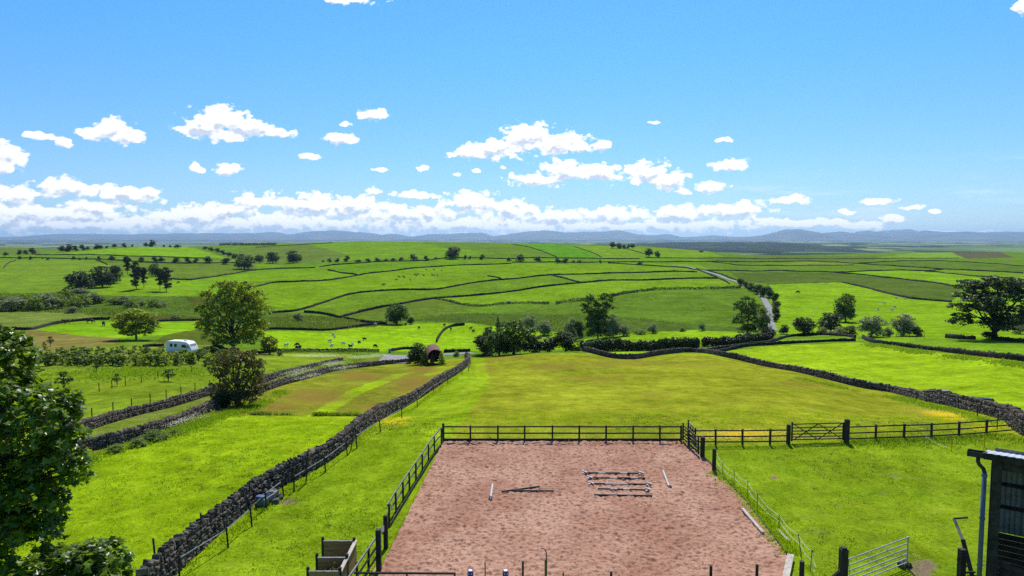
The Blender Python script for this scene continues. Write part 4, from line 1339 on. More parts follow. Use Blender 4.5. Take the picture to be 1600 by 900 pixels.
tree(934, 529, 56, 72, 'tallpair', 'tall twin stemmed tree standing above the hedge', rz=0, ymin=195)
tree(958, 527, 30, 36, 'silver2', 'silver willow just right of the tall twin trees')
tree(974, 525, 26, 18, 'silver1', 'low grey bush right of the silver willow', 'shrub', name='shrub')
tree(1020, 521, 20, 16, 'silver0', 'isolated silver bush on the valley edge', 'shrub', name='shrub')
tree(1000, 522, 24, 8, 'scrub2', 'low scrub between the grey and the isolated silver bush', 'shrub', name='shrub')
tree(1066, 518, 12, 7, 'scrub0', 'tiny scrub bush in front of the valley rushes', 'shrub', name='shrub')
tree(1097, 517, 12, 12, 'silver1', 'small grey bush left of the tall open tree', 'shrub', name='shrub')
tree(1168, 524, 56, 60, 'tallopen', 'tall open tree with visible branches beside the lane', rz=0, ymin=180)
tree(1192, 523, 26, 44, 'silver2', 'greyish tree leaning against the tall open tree', ymin=180)
tree(1200, 528, 24, 18, 'bush0', 'dark bush at the right foot of the tall open tree', 'shrub', name='shrub', ymin=170)
tree_row([(1157, 446, 13, 11), (1165, 450, 12, 10), (1174, 455, 16, 13), (1184, 460, 18, 16), (1193, 464, 18, 16), (1203, 466, 16, 14), (1211, 472, 14, 14), (1213, 482, 15, 12), (1212, 492, 13, 14), (1213, 503, 14, 14), (1201, 455, 12, 8)],
         ('dark', 'bush'), 'along the descending lane', 'bushes along the lane', keys=('bush',), cat='shrub', name='shrub')
tree(1225, 522, 17, 15, 'bush2', 'small dark bush left of the round dark bush', 'shrub', name='shrub')
tree(1256, 524, 37, 29, 'bush0', 'round dark dome shaped bush behind the pale field', 'shrub', name='shrub')
tree(1298, 519, 42, 30, 'dark1', 'dark green tree with a sloping crown left of the upright tree')
tree(1321, 503, 36, 44, 'round0', 'upright tree with a clear trunk in the right hand row')
tree(1286, 523, 20, 12, 'scrub0', 'low yellowish bush before the sloping crowned tree', 'shrub', name='shrub', mat='leaf_yellow')
tree(1312, 523, 28, 12, 'scrub1', 'yellow green gorse bush below the upright tree', 'shrub', name='shrub', mat='leaf_yellow')
tree(1327, 524, 26, 16, 'hawthorn', 'brownish bush behind the yellow green gorse', 'shrub', name='shrub')
tree(1362, 527, 46, 34, 'silver1', 'silvery tree right of the upright tree, left of two')
tree(1388, 526, 16, 15, 'silver0', 'small silvery bush between the two silvery trees', 'shrub', name='shrub')
tree(1412, 525, 42, 35, 'silver2', 'silvery tree right of the upright tree, right of two')
tree(1432, 526, 22, 16, 'bush1', 'dark bush at the right foot of the second silvery tree', 'shrub', name='shrub')
tree(1554, 530, 142, 100, 'sycamore', 'huge dark spreading sycamore on the right edge', rz=0, ymin=120)
tree(1546, 530, 26, 12, 'bush1', 'dark bush under the huge sycamore', 'shrub', name='shrub')
tree(1594, 522, 26, 18, 'silver1', 'grey leaved shrub on the right edge beyond the huge sycamore', 'shrub', name='shrub')
tree(653, 570, 30, 34, 'dark2', 'dark tree at the left of the curved roof barn', ymax=175)
tree(641, 568, 16, 17, 'silver0', 'grey bush left of the dark barn tree', 'shrub', name='shrub', ymax=175)
tree(664, 571, 20, 26, 'conifer', 'young green tree leaning over the left front of the barn', ymax=175)
tree(676, 571, 14, 19, 'conifer', 'smaller green conifer in front of the barn mouth', ymax=175)
tree(690, 571, 17, 23, 'conifer', 'pale green conifer in front of the barn, rightmost', ymax=175, mat='leaf_light')
tree(713, 557, 11, 9, 'scrub0', 'small round bush right of the barn by the lane', 'shrub', name='shrub', ymax=220)
for i, (u, v, w, h) in enumerate([(241, 688, 46, 16), (215, 697, 34, 12), (180, 706, 30, 12), (273, 680, 24, 10)]):
    tree(u, v, w, h, 'scrub%d' % (i % 3), ['large nettle clump at the foot of the front track wall', 'nettle clump just left of the largest one', 'nettle clump nearest the big foreground tree', 'small nettle clump right of the largest one'][i], 'plant', 'nettles at the track wall', 'nettle_clump', ymax=80)

# young plantation in rows
rs = random.Random(4)
cnt = 0
for row, (v0, hh) in enumerate([(549, 7), (554, 9), (559, 11), (565, 13), (571, 15)]):
    for k in range(24):
        u = 62 + k * 12.2 + rs.uniform(-5, 5) + row * 3
        v = v0 + rs.uniform(-2, 2)
        if 255 < u < 318 and v < 556:
            continue
        h = hh * rs.uniform(.6, 1.2)
        back = ['back', 'second', 'middle', 'fourth', 'front'][row]
        side = 'left' if u < 150 else ('centre' if u < 250 else 'right')
        tree(u, v, h * 1.7, h * 1.1, 'sapling%d' % (cnt % 3), 'leafy sapling in the %s row of the young plantation, %s part' % (back, side), 'sapling', 'young plantation, %s row, %s part' % (back, side), 'sapling', mat=['leaf_scrub', 'leaf_mid', 'leaf_light', 'leaf_scrub'][rs.randrange(4)])
        cnt += 1
# thin conifer belt on the far skyline
P_ = []
for u in np.arange(344, 432, 1.6):
    p = G(u + rs.uniform(-.5, .5), 383.5, 500, 1700)
    P_.append(p)
V_, F_ = [], []
r_ = np.random.default_rng(77)
for p in P_:
    c = np.array(p) + r_.normal(size=(60, 3)) * np.array([1.3, 1.5, 1.0]) + np.array([0, 0, 2.6])
    v, f = leaf_quads(c, .8, r_)
    F_.append(f + len(V_) * 240)
    V_.append(v)
tag(link('conifer_belt', mesh_np('conifer_belt', np.vstack(V_), np.vstack(F_)), M['leaf_dark']), 'thin dark belt of conifers on the skyline left of centre', 'wood', kind='stuff')


def hedge(pts, hpx_m, wid, label, mat='leaf_dark', n=26, leaf=.16, name='hedge', ymin=0, ymax=1900, jit=.25, group=None):
    P = line(pts, ymin=ymin, ymax=ymax, step_m=.8)
    r = np.random.default_rng(int(pts[0][0]))
    ph = r.uniform(0, 6, 4)
    s = np.arange(len(P)) * .8
    hh = hpx_m * (1 + jit * (np.sin(s * .35 + ph[0]) * .5 + np.sin(s * .9 + ph[1]) * .35 + .3 * r.normal(size=len(P))))
    k = np.repeat(np.arange(len(P)), n)
    off = r.normal(size=(len(k), 3))
    off /= np.linalg.norm(off, axis=1)[:, None]
    off *= (r.random(len(k)) ** .35)[:, None]
    C = P[k] + off * np.column_stack([np.full(len(k), .7), np.full(len(k), wid / 2), hh[k] / 2]) + np.column_stack([np.zeros(len(k)), np.zeros(len(k)), hh[k] * .48])
    V, F = leaf_quads(C, leaf, r, outward=off)
    return tag(link(name, mesh_np(name, V, F), M[mat]), label, 'hedge', group)


hedge([(909, 547), (930, 548), (960, 548), (1000, 548), (1040, 547), (1089, 546)], 2.9, 2.6, 'thick dark clipped hedge running left of the lane gap', 'leaf_hedge', n=330, leaf=.27, ymin=165, ymax=190)
hedge([(1100, 541.5), (1125, 540), (1150, 537), (1180, 533), (1205, 531)], 2.2, 2.4, 'dark hedge right of the lane gap under the tall open tree', 'leaf_hedge', n=240, leaf=.27, ymin=150, ymax=215)
hedge([(680, 467), (700, 471), (720, 476), (750, 479), (787, 475.5), (800, 474.5), (830, 474.5), (857, 475)], 1.5, 1.6, 'scrappy low hedge curving below the middle of the green hill', n=26, leaf=.3)
hedge([(869, 475.5), (890, 472), (915, 470)], 2.0, 1.8, 'short dense hedge left of the tall twin trees top', n=34, leaf=.3)
hedge([(955, 464), (985, 458), (1025, 453.5), (1070, 452.5), (1110, 452), (1157, 450.5)], 2.0, 1.8, 'bushy hedge line running right towards the lane below the stone walls', n=34, leaf=.32)
hedge([(1200, 445), (1260, 442.5), (1313, 441.5)], .9, .8, 'thin broken hedge ending at a stone wall on the right slope', n=7, leaf=.25)
hedge([(440, 551), (500, 551), (560, 551), (590, 551)], 1.0, 1.6, 'green roadside hedge bank along the lane on the left', n=40, leaf=.16, mat='leaf_scrub', ymin=150)

# ------------------------------------------------------------------ big sycamore by the camera
def near_tree():
    r = np.random.default_rng(21)
    root_p = Vector((-17.5, 13.0, 0))
    o = empty('tree', root_p, 0, 'big leafy sycamore filling the lower left corner, close to the viewer', 'tree')
    LB = [(-30, 585, 75, 15.5), (12, 560, 42, 15.5), (20, 640, 62, 15), (70, 665, 58, 14.6), (95, 700, 40, 14.6), (60, 745, 62, 14.6), (30, 800, 62, 14), (-20, 700, 90, 14.4), (-60, 800, 110, 14), (20, 868, 70, 13.6),
          (110, 890, 52, 14), (158, 885, 42, 14), (70, 930, 90, 13.6), (150, 930, 60, 14), (-110, 620, 110, 16), (-120, 900, 120, 14), (-5, 530, 28, 15.6), (105, 625, 20, 14.8), (118, 738, 22, 14.6), (88, 785, 24, 14.4)]
    L = []
    for (u, v, rad, Y) in LB:
        d = pix_dir(u, v)
        t_ = Y / d[1]
        q = rad * Y / FPX
        L.append((d[0] * t_ - root_p.x, Y - root_p.y, CAM_H + d[2] * t_ - root_p.z, q, q * 1.25, q * .95))
    P, out = crown_points(L, 23000, r, n_sub=34, sub=.24, fill=.09)
    n = len(P)
    # lobed leaf outline, 11 corners round a centre
    ang = np.array([270, 318, 335, 5, 22, 68, 90, 112, 158, 175, 205, 222]) * math.pi / 180
    rad = np.array([.35, .75, .48, .95, .55, .62, 1.08, .62, .55, .95, .48, .75])
    lx, ly = np.cos(ang) * rad, np.sin(ang) * rad
    nr = r.normal(size=(n, 3)) * .65 + out * .55 + np.array([0, .1, 1.0])
    nr /= np.linalg.norm(nr, axis=1)[:, None]
    a = r.normal(size=(n, 3))
    tx = np.cross(nr, a)
    tx /= np.linalg.norm(tx, axis=1)[:, None]
    ty = np.cross(nr, tx)
    sz = r.uniform(.065, .125, n)

    def verts(idx):
        c = P[idx][:, None, :]
        s = sz[idx][:, None, None]
        edge = c + (tx[idx][:, None, :] * lx[None, :, None] + ty[idx][:, None, :] * ly[None, :, None]) * s - nr[idx][:, None, :] * (np.abs(lx)[None, :, None] * .28) * s
        return np.concatenate([c, edge], axis=1)
    m = 13
    fan = np.array([(0, 1 + k, 1 + (k + 1) % 12) for k in range(12)])
    wp = P + np.array(root_p)
    px, py = project(wp[:, 0], wp[:, 1], wp[:, 2])
    vis = (px > 0) & (px < 1600) & (py < 900)
    score = np.where(vis, sz / wp[:, 1] * (1.6 - np.abs(out[:, 1] + .6)), 0)
    # the outermost, largest seen leaves are parts of their own
    front = out[:, 1] < -.1
    score = np.where(front, score, score * .3)
    order = np.argsort(-score)
    single, rest = order[:300], order[300:]
    V = verts(rest).reshape(-1, 3)
    F = (fan[None] + (np.arange(len(rest)) * m)[:, None, None]).reshape(-1, 3)
    me = mesh_np('leaves', V, F)
    tag(link('leaves', me, M['leaf_syc'], o), kind='stuff')
    base = np.zeros((13, 3))
    base[1:, 0], base[1:, 1] = lx, ly
    base[1:, 2] = -np.abs(lx) * .28
    lm = mesh_np('leaf', base, fan)
    lm.materials.append(M['leaf_syc'])
    for i in single:
        lf = bpy.data.objects.new('leaf', lm)
        COL.objects.link(lf)
        lf.parent = o
        mat = Matrix((tx[i], ty[i], nr[i])).transposed().to_4x4()
        lf.matrix_local = Matrix.Translation(P[i]) @ mat @ Matrix.Diagonal((sz[i], sz[i], sz[i], 1))
    mb = MB()
    mb.tube([(0, 0, -.3), (.1, 0, 3), (.3, .2, 6), (.2, .3, 9), (.6, .4, 11.5)], [.42, .34, .28, .2, .1], 10)
    for l in L:
        st = Vector((.25, .2, max(2.5, min(9.5, l[2] * .75))))
        en = Vector(l[:3])
        mid = st.lerp(en, .5) + Vector((0, 0, .5))
        mb.tube([st, mid, en], [.12, .07, .025], 6)
        for q in range(5):
            d = Vector((r.normal() * l[3], r.normal() * l[4], r.normal() * l[5])) * .55
            mb.tube([mid.lerp(en, .6), en + d], [.03, .008], 4)
    t_ = mb.build('trunk', M['bark'], o, smooth=True)


near_tree()

# ------------------------------------------------------------------ dry stone walls
def jitter_block(r, sx, sy, sz, n):
    """n jittered blocks, returns (n,8,3) around the origin"""
    c = np.array([(-1, -1, -1), (1, -1, -1), (1, 1, -1), (-1, 1, -1), (-1, -1, 1), (1, -1, 1), (1, 1, 1), (-1, 1, 1)], float) * .5
    B = np.repeat(c[None], n, axis=0)
    B += r.uniform(-.19, .19, B.shape)
    return B * np.stack([sx, sy, sz], axis=1)[:, None, :]


BOXF = np.array([(0, 3, 2, 1), (4, 5, 6, 7), (0, 1, 5, 4), (1, 2, 6, 5), (2, 3, 7, 6), (3, 0, 4, 7)])
STONE_MESH = []
HAZE = 3.2e-5
_r = np.random.default_rng(55)
for _k in range(8):
    bm = bmesh.new()
    b_ = jitter_block(_r, np.ones(1), np.ones(1), np.ones(1), 1)[0]
    vs_ = [bm.verts.new(p) for p in b_]
    for f in BOXF:
        bm.faces.new([vs_[i] for i in f])
    bmesh.ops.bevel(bm, geom=bm.edges[:], offset=.10, segments=1, affect='EDGES')
    bmesh.ops.triangulate(bm, faces=[f for f in bm.faces if len(f.verts) > 4])
    me_ = bpy.data.meshes.new('stone')
    bm.to_mesh(me_)
    bm.free()
    me_.materials.append(M['stone'])
    STONE_MESH.append(me_)


def ribbon_wall(name, P, h, w, r, mat, rough=.12, parent=None):
    """solid wall body with an uneven top and bulging sides"""
    xy = P[:, :2]
    d = np.gradient(xy, axis=0)
    d /= np.linalg.norm(d, axis=1)[:, None] + 1e-9
    nrm = np.column_stack([-d[:, 1], d[:, 0]])
    n = len(P)
    prof = [(-.5, -.25), (-.42, .5), (-.36, .93), (-.12, 1.03), (.14, 1.0), (.36, .92), (.43, .48), (.5, -.25)]
    V = np.empty((n, len(prof), 3))
    for k, (o, z) in enumerate(prof):
        jo = r.normal(size=n) * rough * w * .35
        jz = r.normal(size=n) * rough * h * (.8 if .9 < z else .1) if z > 0 else 0
        V[:, k, :2] = xy + nrm * (o * w + jo)[:, None]
        V[:, k, 2] = P[:, 2] + (z * h if z > 0 else z) + jz
    m = len(prof)
    i, j = np.meshgrid(np.arange(n - 1), np.arange(m - 1), indexing='ij')
    a = (i * m + j).ravel()
    q = np.column_stack([a, a + 1, a + m + 1, a + m])
    e = []
    for b in (0, (n - 1) * m):
        for k in range(3):
            e.append((b + k, b + k + 1, b + m - 2 - k, b + m - 1 - k) if k < 3 else None)
    q = np.vstack([q, np.array(e)])
    return link(name, mesh_np(name, V.reshape(-1, 3), q), mat, parent)


def wall(pts, h, w, label, group=None, ymin=0, ymax=1900):
    P = line(pts, ymin=ymin, ymax=ymax, step_m=None)
    r = np.random.default_rng(int(pts[0][0] * 3 + pts[0][1]) % 9973)
    # even spacing that fits the distance
    seg = np.linalg.norm(np.diff(P[:, :2], axis=0), axis=1)
    s = np.concatenate([[0], np.cumsum(seg)])
    st = max(.35, float(np.median(P[:, 1])) * .0014)
    q = np.arange(0, s[-1], st)
    x, y = np.interp(q, s, P[:, 0]), np.interp(q, s, P[:, 1])
    # a wall is never ruled: it wanders a little and its height changes along it
    hm = h * (1 + .10 * np.sin(q * .11 + r.uniform(0, 6)) + .07 * np.sin(q * .37 + r.uniform(0, 6)))
    P2 = np.column_stack([x, y, height(x, y)])
    o = ribbon_wall('stone_wall', P2, hm, w, r, M['stone_far'], rough=.16)
    return tag(o, label, 'wall', group)


def stone_wall(pts, h, w, label, gap_ends=True, singles=300, course=.125, ymin=0, ymax=400, far_scale=.0032):
    """near wall: core, coursed stones on both faces, tilted cope stones along the top"""
    P = line(pts, ymin=ymin, ymax=ymax, step_m=.25)
    r = np.random.default_rng(int(pts[0][0] * 3 + pts[0][1]) % 9973)
    seg = np.linalg.norm(np.diff(P[:, :2], axis=0), axis=1)
    s = np.concatenate([[0], np.cumsum(seg)])
    tot = s[-1]
    o = empty('stone_wall', P[0], 0, label, 'wall')
    org = P[0].copy()
    q = np.arange(0, tot, .5)
    x, y = np.interp(q, s, P[:, 0]), np.interp(q, s, P[:, 1])
    hv = lambda a: h * (1 + .08 * np.sin(a * .23 + 1) + .05 * np.sin(a * .61))
    core = np.column_stack([x, y, height(x, y)])
    ribbon_wall('rubble_core', core - org, hv(q) * .80, w * .74, r, M['core'], rough=.05, parent=o)
    C, S, A, T = [], [], [], []      # centre, size, heading, tilt
    pos = 0.0
    while pos < tot:
        X0, Y0 = np.interp(pos, s, P[:, 0]), np.interp(pos, s, P[:, 1])
        X1, Y1 = np.interp(min(pos + .5, tot), s, P[:, 0]), np.interp(min(pos + .5, tot), s, P[:, 1])
        if pos + .5 > tot:
            X1, Y1 = X0 + (X0 - np.interp(pos - .5, s, P[:, 0])), Y0 + (Y0 - np.interp(pos - .5, s, P[:, 1]))
        ang = math.atan2(Y1 - Y0, X1 - X0)
        k = max(1.0, Y0 * far_scale / .17)          # farther stones are drawn larger than they are by at most a little
        step = .50 * min(k, 2.2)
        H = float(hv(pos))
        nx, ny = -math.sin(ang), math.cos(ang)
        z0 = hz(X0, Y0)
        nc = max(4, int(H * .82 / (course * min(k, 1.8))))
        ch = H * .82 / nc
        for side in (-1, 1):
            for c in range(nc):
                f = c / nc
                off = side * w * (.5 - .13 * f) * .86
                u = 0
                while u < step - .05:
                    ln = min(r.uniform(.11, .34) * min(k, 1.9), step - u + .06)
                    cc = u + ln / 2 + (c % 2) * .07
                    C.append((X0 + math.cos(ang) * cc + nx * (off + r.normal() * .034), Y0 + math.sin(ang) * cc + ny * (off + r.normal() * .018), z0 + (c + .5) * ch + r.normal() * .01))
                    S.append((ln * r.uniform(.75, 1.0), w * .34 * r.uniform(.7, 1.3), ch * r.uniform(.65, 1.10)))
                    A.append(ang + r.normal() * .12)
                    T.append((r.normal() * .12, r.normal() * .12))
                    u += ln
        u = 0
        while u < step:
            th = r.uniform(.06, .15) * min(k, 1.8)
            X_, Y_ = X0 + math.cos(ang) * (u + th / 2), Y0 + math.sin(ang) * (u + th / 2)
            hh = r.uniform(.20, .46)
            C.append((X_ + nx * r.normal() * .02, Y_ + ny * r.normal() * .02, z0 + H * .82 + hh * .42))
            S.append((th * .95, w * r.uniform(.58, .82), hh))
            A.append(ang + r.normal() * .16)
            T.append((r.normal() * .16, r.normal() * .20 + .22))
            u += th
        pos += step
    C, S, A, T = map(np.array, (C, S, A, T))
    n = len(C)
    B = jitter_block(r, S[:, 0], S[:, 1], S[:, 2], n)
    # tilt about the wall's own axes, then turn to its heading
    ca, sa = np.cos(T[:, 1]), np.sin(T[:, 1])
    x, z = B[..., 0] * ca[:, None] + B[..., 2] * sa[:, None], -B[..., 0] * sa[:, None] + B[..., 2] * ca[:, None]
    cb, sb = np.cos(T[:, 0]), np.sin(T[:, 0])
    y, z = B[..., 1] * cb[:, None] - z * sb[:, None], B[..., 1] * sb[:, None] + z * cb[:, None]
    ch_, sh = np.cos(A), np.sin(A)
    B = np.stack([x * ch_[:, None] - y * sh[:, None], x * sh[:, None] + y * ch_[:, None], z], axis=2) + (C - org)[:, None, :]
    px, py = project(C[:, 0], C[:, 1], C[:, 2])
    # stones seen largest: near, on the face towards the camera or on the top
    facing = ((C[:, :2] * np.stack([-np.sin(A), np.cos(A)], 1)).sum(1))
    d = np.hypot(C[:, 0], C[:, 1])
    size = np.sqrt(S[:, 0] * S[:, 2]) / d * FPX
    inside = (px > -10) & (px < 1610) & (py < 905)
    size = np.where(inside, size, 0)
    lat = np.zeros(n)
    # which side of the centre line
    cl = np.interp(np.arange(n), np.arange(n), np.zeros(n))
    nearest = np.array([np.argmin((P[:, 0] - c[0]) ** 2 + (P[:, 1] - c[1]) ** 2) for c in C])
    dd = np.hypot(P[nearest, 0], P[nearest, 1]) - d
    size = np.where((dd > .05) | (S[:, 2] > .25), size, size * .2)
    order = np.argsort(-size)
    one = order[:singles]
    one = one[size[one] > 4.5]
    rest = np.setdiff1d(np.arange(n), one)
    F = (BOXF[None] + (np.arange(len(rest)) * 8)[:, None, None]).reshape(-1, 4)
    tag(link('stones', mesh_np('stones', B[rest].reshape(-1, 3), F), M['stone'], o), kind='stuff')
    for q_, i in enumerate(one):
        st = bpy.data.objects.new('stone', STONE_MESH[q_ % 8])
        COL.objects.link(st)
        st.parent = o
        st.matrix_local = Matrix.Translation(Vector(C[i] - org)) @ Matrix.Rotation(A[i], 4, 'Z') @ Matrix.Rotation(T[i, 0], 4, 'X') @ Matrix.Rotation(T[i, 1], 4, 'Y') @ Matrix.Diagonal((S[i, 0], S[i, 1], S[i, 2], 1))
    return o, P


W_NEAR, PL1 = stone_wall([(222, 935), (259, 902), (297, 868), (346, 824), (383, 794), (411, 774)], 1.1, .56, 'nearest dry stone wall with leaning cope stones, left of the tumbled gap', ymax=60)
W_NEAR2, PL2 = stone_wall([(420, 769), (438, 758), (482, 736), (548, 688), (612, 646), (668, 613), (716, 582), (730, 570), (732, 562), (728, 556)], 1.05, .54, 'long dry stone wall running from the gap up to the barn', ymax=175)
stone_wall([(912, 549), (950, 558), (987, 561), (1030, 555), (1080, 550.5), (1125, 556), (1162, 564), (1200, 573), (1250, 582), (1300, 594), (1345, 605), (1400, 614), (1450, 626)], .85, .6, 'winding dry stone wall closing the far end of the meadow', ymax=172, singles=0)
WR, PR = stone_wall([(1452, 627), (1500, 637), (1550, 649), (1580, 660), (1600, 676), (1640, 700)], 1.25, .8, 'wider tumbled dry stone wall behind the post and rail fence on the right', ymax=110, singles=120)
stone_wall([(60, 735), (128, 707), (187, 693), (253, 673), (332, 640), (352, 634)], .72, .46, 'front wall of the grassy track on the left, up to the hawthorn', ymax=110, singles=100)
stone_wall([(398, 617), (440, 602), (478, 592), (520, 580), (555, 575), (600, 570), (641, 566)], .66, .42, 'front wall of the grassy track right of the hawthorn', ymax=185, singles=0)
stone_wall([(60, 695), (128, 674), (194, 654), (272, 634), (330, 616), (352, 610)], .66, .44, 'back wall of the grassy track on the left, with thin fence posts behind', ymax=120, singles=60)
stone_wall([(405, 600), (440, 588), (480, 578), (510, 570), (535, 565)], .60, .42, 'back wall of the grassy track right of the hawthorn', ymax=185, singles=0)

FARW = [
    ([(0, 403), (80, 403.8), (150, 405.5), (212, 409), (275, 411.5), (350, 411), (400, 411.5)], 1.5, 'stone wall under the tree line at the foot of the left hill'),
    ([(55, 398.5), (120, 398.5), (180, 399.5), (250, 401.5), (330, 404)], 1.5, 'thin upper wall along the lower edge of the bright left hill field'),
    ([(25, 407), (14, 411), (6, 419)], 1.3, 'short wall on the left margin of the picture below the tree line'),
    ([(150, 406.5), (160, 410), (168, 414)], 1.3, 'short spur of wall dropping from the tree line on the left'),
    ([(270, 436.5), (300, 437.5), (340, 432), (370, 427), (400, 422.5), (440, 420), (493, 418.5)], 1.5, 'wall under the broad oak rising gently to the right'),
    ([(340, 462), (382, 452), (400, 448.5), (425, 442.5), (465, 440.5), (510, 438.5), (560, 430.5), (615, 423.5), (675, 417.5), (725, 414.5), (800, 412.3)], 1.5, 'long wall climbing from the big ash across the green hill'),
    ([(499, 417.5), (530, 413.5), (575, 410.5), (620, 408.5), (665, 407.5), (700, 403.5), (800, 404.5), (870, 403.5), (1000, 404.5)], 1.5, 'highest long wall crossing the green hill by the hedgerow trees'),
    ([(512, 422.5), (535, 427), (560, 430)], 1.5, 'short wall joining two long walls on the left of the green hill'),
    ([(420, 491), (432, 489), (457, 487), (480, 482), (500, 475.5), (525, 467), (550, 460), (575, 456.5), (630, 453.5), (682, 452.5), (725, 445), (762, 439.5), (800, 436.5), (830, 433), (857, 430.5), (925, 428.5), (1025, 425.5), (1090, 425.5)], 1.5, 'boldest long wall sweeping through the middle of the green hill'),
    ([(762, 431.5), (774, 433.5), (787, 438)], 1.4, 'short spur above the boldest wall'),
    ([(862, 430.5), (885, 436), (909, 442.5)], 1.4, 'short slanting wall linking the two middle walls'),
    ([(532, 496), (565, 487.5), (602, 479.5), (632, 474.5), (682, 466.5), (750, 461.5), (800, 456), (835, 450.5), (870, 446), (910, 442.5), (960, 438.5), (1000, 438.5), (1050, 436.5), (1122, 435.5)], 1.5, 'lower long wall of the green hill starting near the round tree'),
    ([(475, 488.5), (505, 491), (535, 497.5), (560, 502), (587, 506.5), (602, 507)], 1.4, 'wall slanting down right of the silvery bush'),
    ([(380, 528), (400, 519), (411, 518), (425, 515), (470, 516), (512, 516.5), (545, 512.5), (587, 507.5), (605, 507)], 1.2, 'wall edging the top of the bright sheep field'),
    ([(15, 515), (47, 515.5), (75, 509), (100, 504.5), (140, 500.5), (175, 499.5)], 1.2, 'dark wall between the olive field and the bright patch on the left'),
    ([(245, 503), (290, 501.5), (325, 501.5)], 1.1, 'dark wall between the two light green trees'),
    ([(435, 549.5), (500, 549.5), (560, 549.5), (592, 549.5)], 1.0, 'low wall along the near edge of the bright sheep field'),
    ([(610, 549), (630, 546), (655, 546)], 1.1, 'short wall left of the curved roof barn'),
    ([(682, 535), (686, 527), (691, 519.5), (698, 514), (707, 510.5), (726, 508.5)], 1.4, 'hooked wall rising behind the curved roof barn'),
    ([(694, 551), (715, 550), (735, 549.5)], 1.1, 'low wall between the barn and the central thicket'),
    ([(950, 411.5), (1000, 414.5), (1040, 417), (1075, 419.5), (1097, 424.5), (1110, 430), (1122, 435), (1140, 444)], 1.4, 'wall along the left side of the straight grey road'),
    ([(1087, 420), (1108, 424), (1130, 430), (1150, 437.5)], 1.2, 'wall along the right side of the straight grey road'),
    ([(800, 410.3), (870, 410), (950, 409.8), (1020, 409.8), (1100, 409.3), (1200, 409.2), (1270, 408.4), (1340, 412), (1400, 416), (1475, 421), (1540, 424), (1600, 427.5)], 1.4, 'longest wall crossing the plateau from the hill to the right edge'),
    ([(1340, 411.5), (1375, 409.5), (1440, 407.8), (1525, 410.5), (1600, 416)], 1.3, 'upper branch wall arching across the right plateau'),
    ([(1112, 409.5), (1135, 412), (1157, 414.8), (1200, 415.2), (1260, 415), (1335, 414.5)], 1.2, 'wall below the pale strip field on the plateau'),
    ([(1105, 423), (1150, 423.3), (1200, 423.5), (1250, 424.5), (1305, 425.8), (1340, 424.5), (1400, 422.5), (1445, 423.5), (1460, 422.5), (1475, 421.3)], 1.3, 'wall running right from the top of the straight road'),
    ([(1305, 426.3), (1340, 429), (1375, 433), (1410, 436.5), (1450, 441), (1480, 446), (1505, 452)], 1.4, 'wall slanting down towards the huge sycamore'),
    ([(1445, 424.5), (1470, 426), (1500, 429.5), (1550, 433.5), (1600, 438)], 1.3, 'wall passing above the crown of the huge sycamore'),
    ([(1315, 441.5), (1335, 446), (1355, 450.5), (1385, 458.5), (1420, 466.5), (1450, 469.5), (1487, 472.5)], 1.4, 'short bold wall below the dull green field on the right'),
    ([(1010, 403), (1100, 403.8), (1200, 404.5), (1375, 404.3), (1500, 403.3)], 1.2, 'faint farthest wall along the top of the plateau'),
    ([(800, 382), (815, 384), (830, 387.3), (850, 394), (870, 402)], 1.4, 'wall dropping from the skyline down the right shoulder of the hill'),
    ([(897, 385.5), (920, 393), (940, 402)], 1.3, 'middle of three walls slanting down the right shoulder'),
    ([(972, 387.5), (990, 392), (1007, 397.3)], 1.3, 'rightmost of three walls slanting down from the skyline clump'),
    ([(400, 386.5), (440, 384), (475, 382.3), (520, 379.5)], 1.4, 'thin wall along the skyline left of the green hill top'),
    ([(1100, 549.5), (1120, 546), (1137, 543.5), (1170, 540), (1200, 536.5), (1220, 530), (1237, 526), (1275, 523.5), (1312, 525), (1337, 528)], 1.0, 'wall along the far side of the pale wedge field on the right'),
    ([(1112, 552), (1160, 543), (1200, 539.5), (1250, 536.3), (1300, 534), (1337, 533.5)], 1.0, 'wall along the near side of the pale wedge field on the right'),
    ([(1348, 529), (1362, 535), (1395, 539), (1425, 543.5), (1462, 548), (1500, 553), (1540, 557.5), (1575, 561.5), (1610, 566)], 1.15, 'long wall beyond the bright right hand field, below the huge sycamore'),
    ([(1478, 528), (1500, 530), (1525, 531)], 1.3, 'short dark wall left of the huge sycamore'),
    ([(1560, 531.5), (1580, 533.5), (1610, 536)], 1.1, 'dark wall in the shade right of the huge sycamore'),
    ([(224, 542.5), (240, 541.5), (258, 542)], .9, 'tumbled low wall left of the caravan'),
    ([(345, 548), (360, 549), (375, 549)], 1.0, 'dark low wall right of the evergreen bush by the caravan'),
    ([(385, 552), (405, 552.5), (420, 551.5)], .9, 'low wall under the big ash leading to the brownish bush'),
]
for pts, h, lab in FARW:
    wall(pts, h * .74, .55, lab)

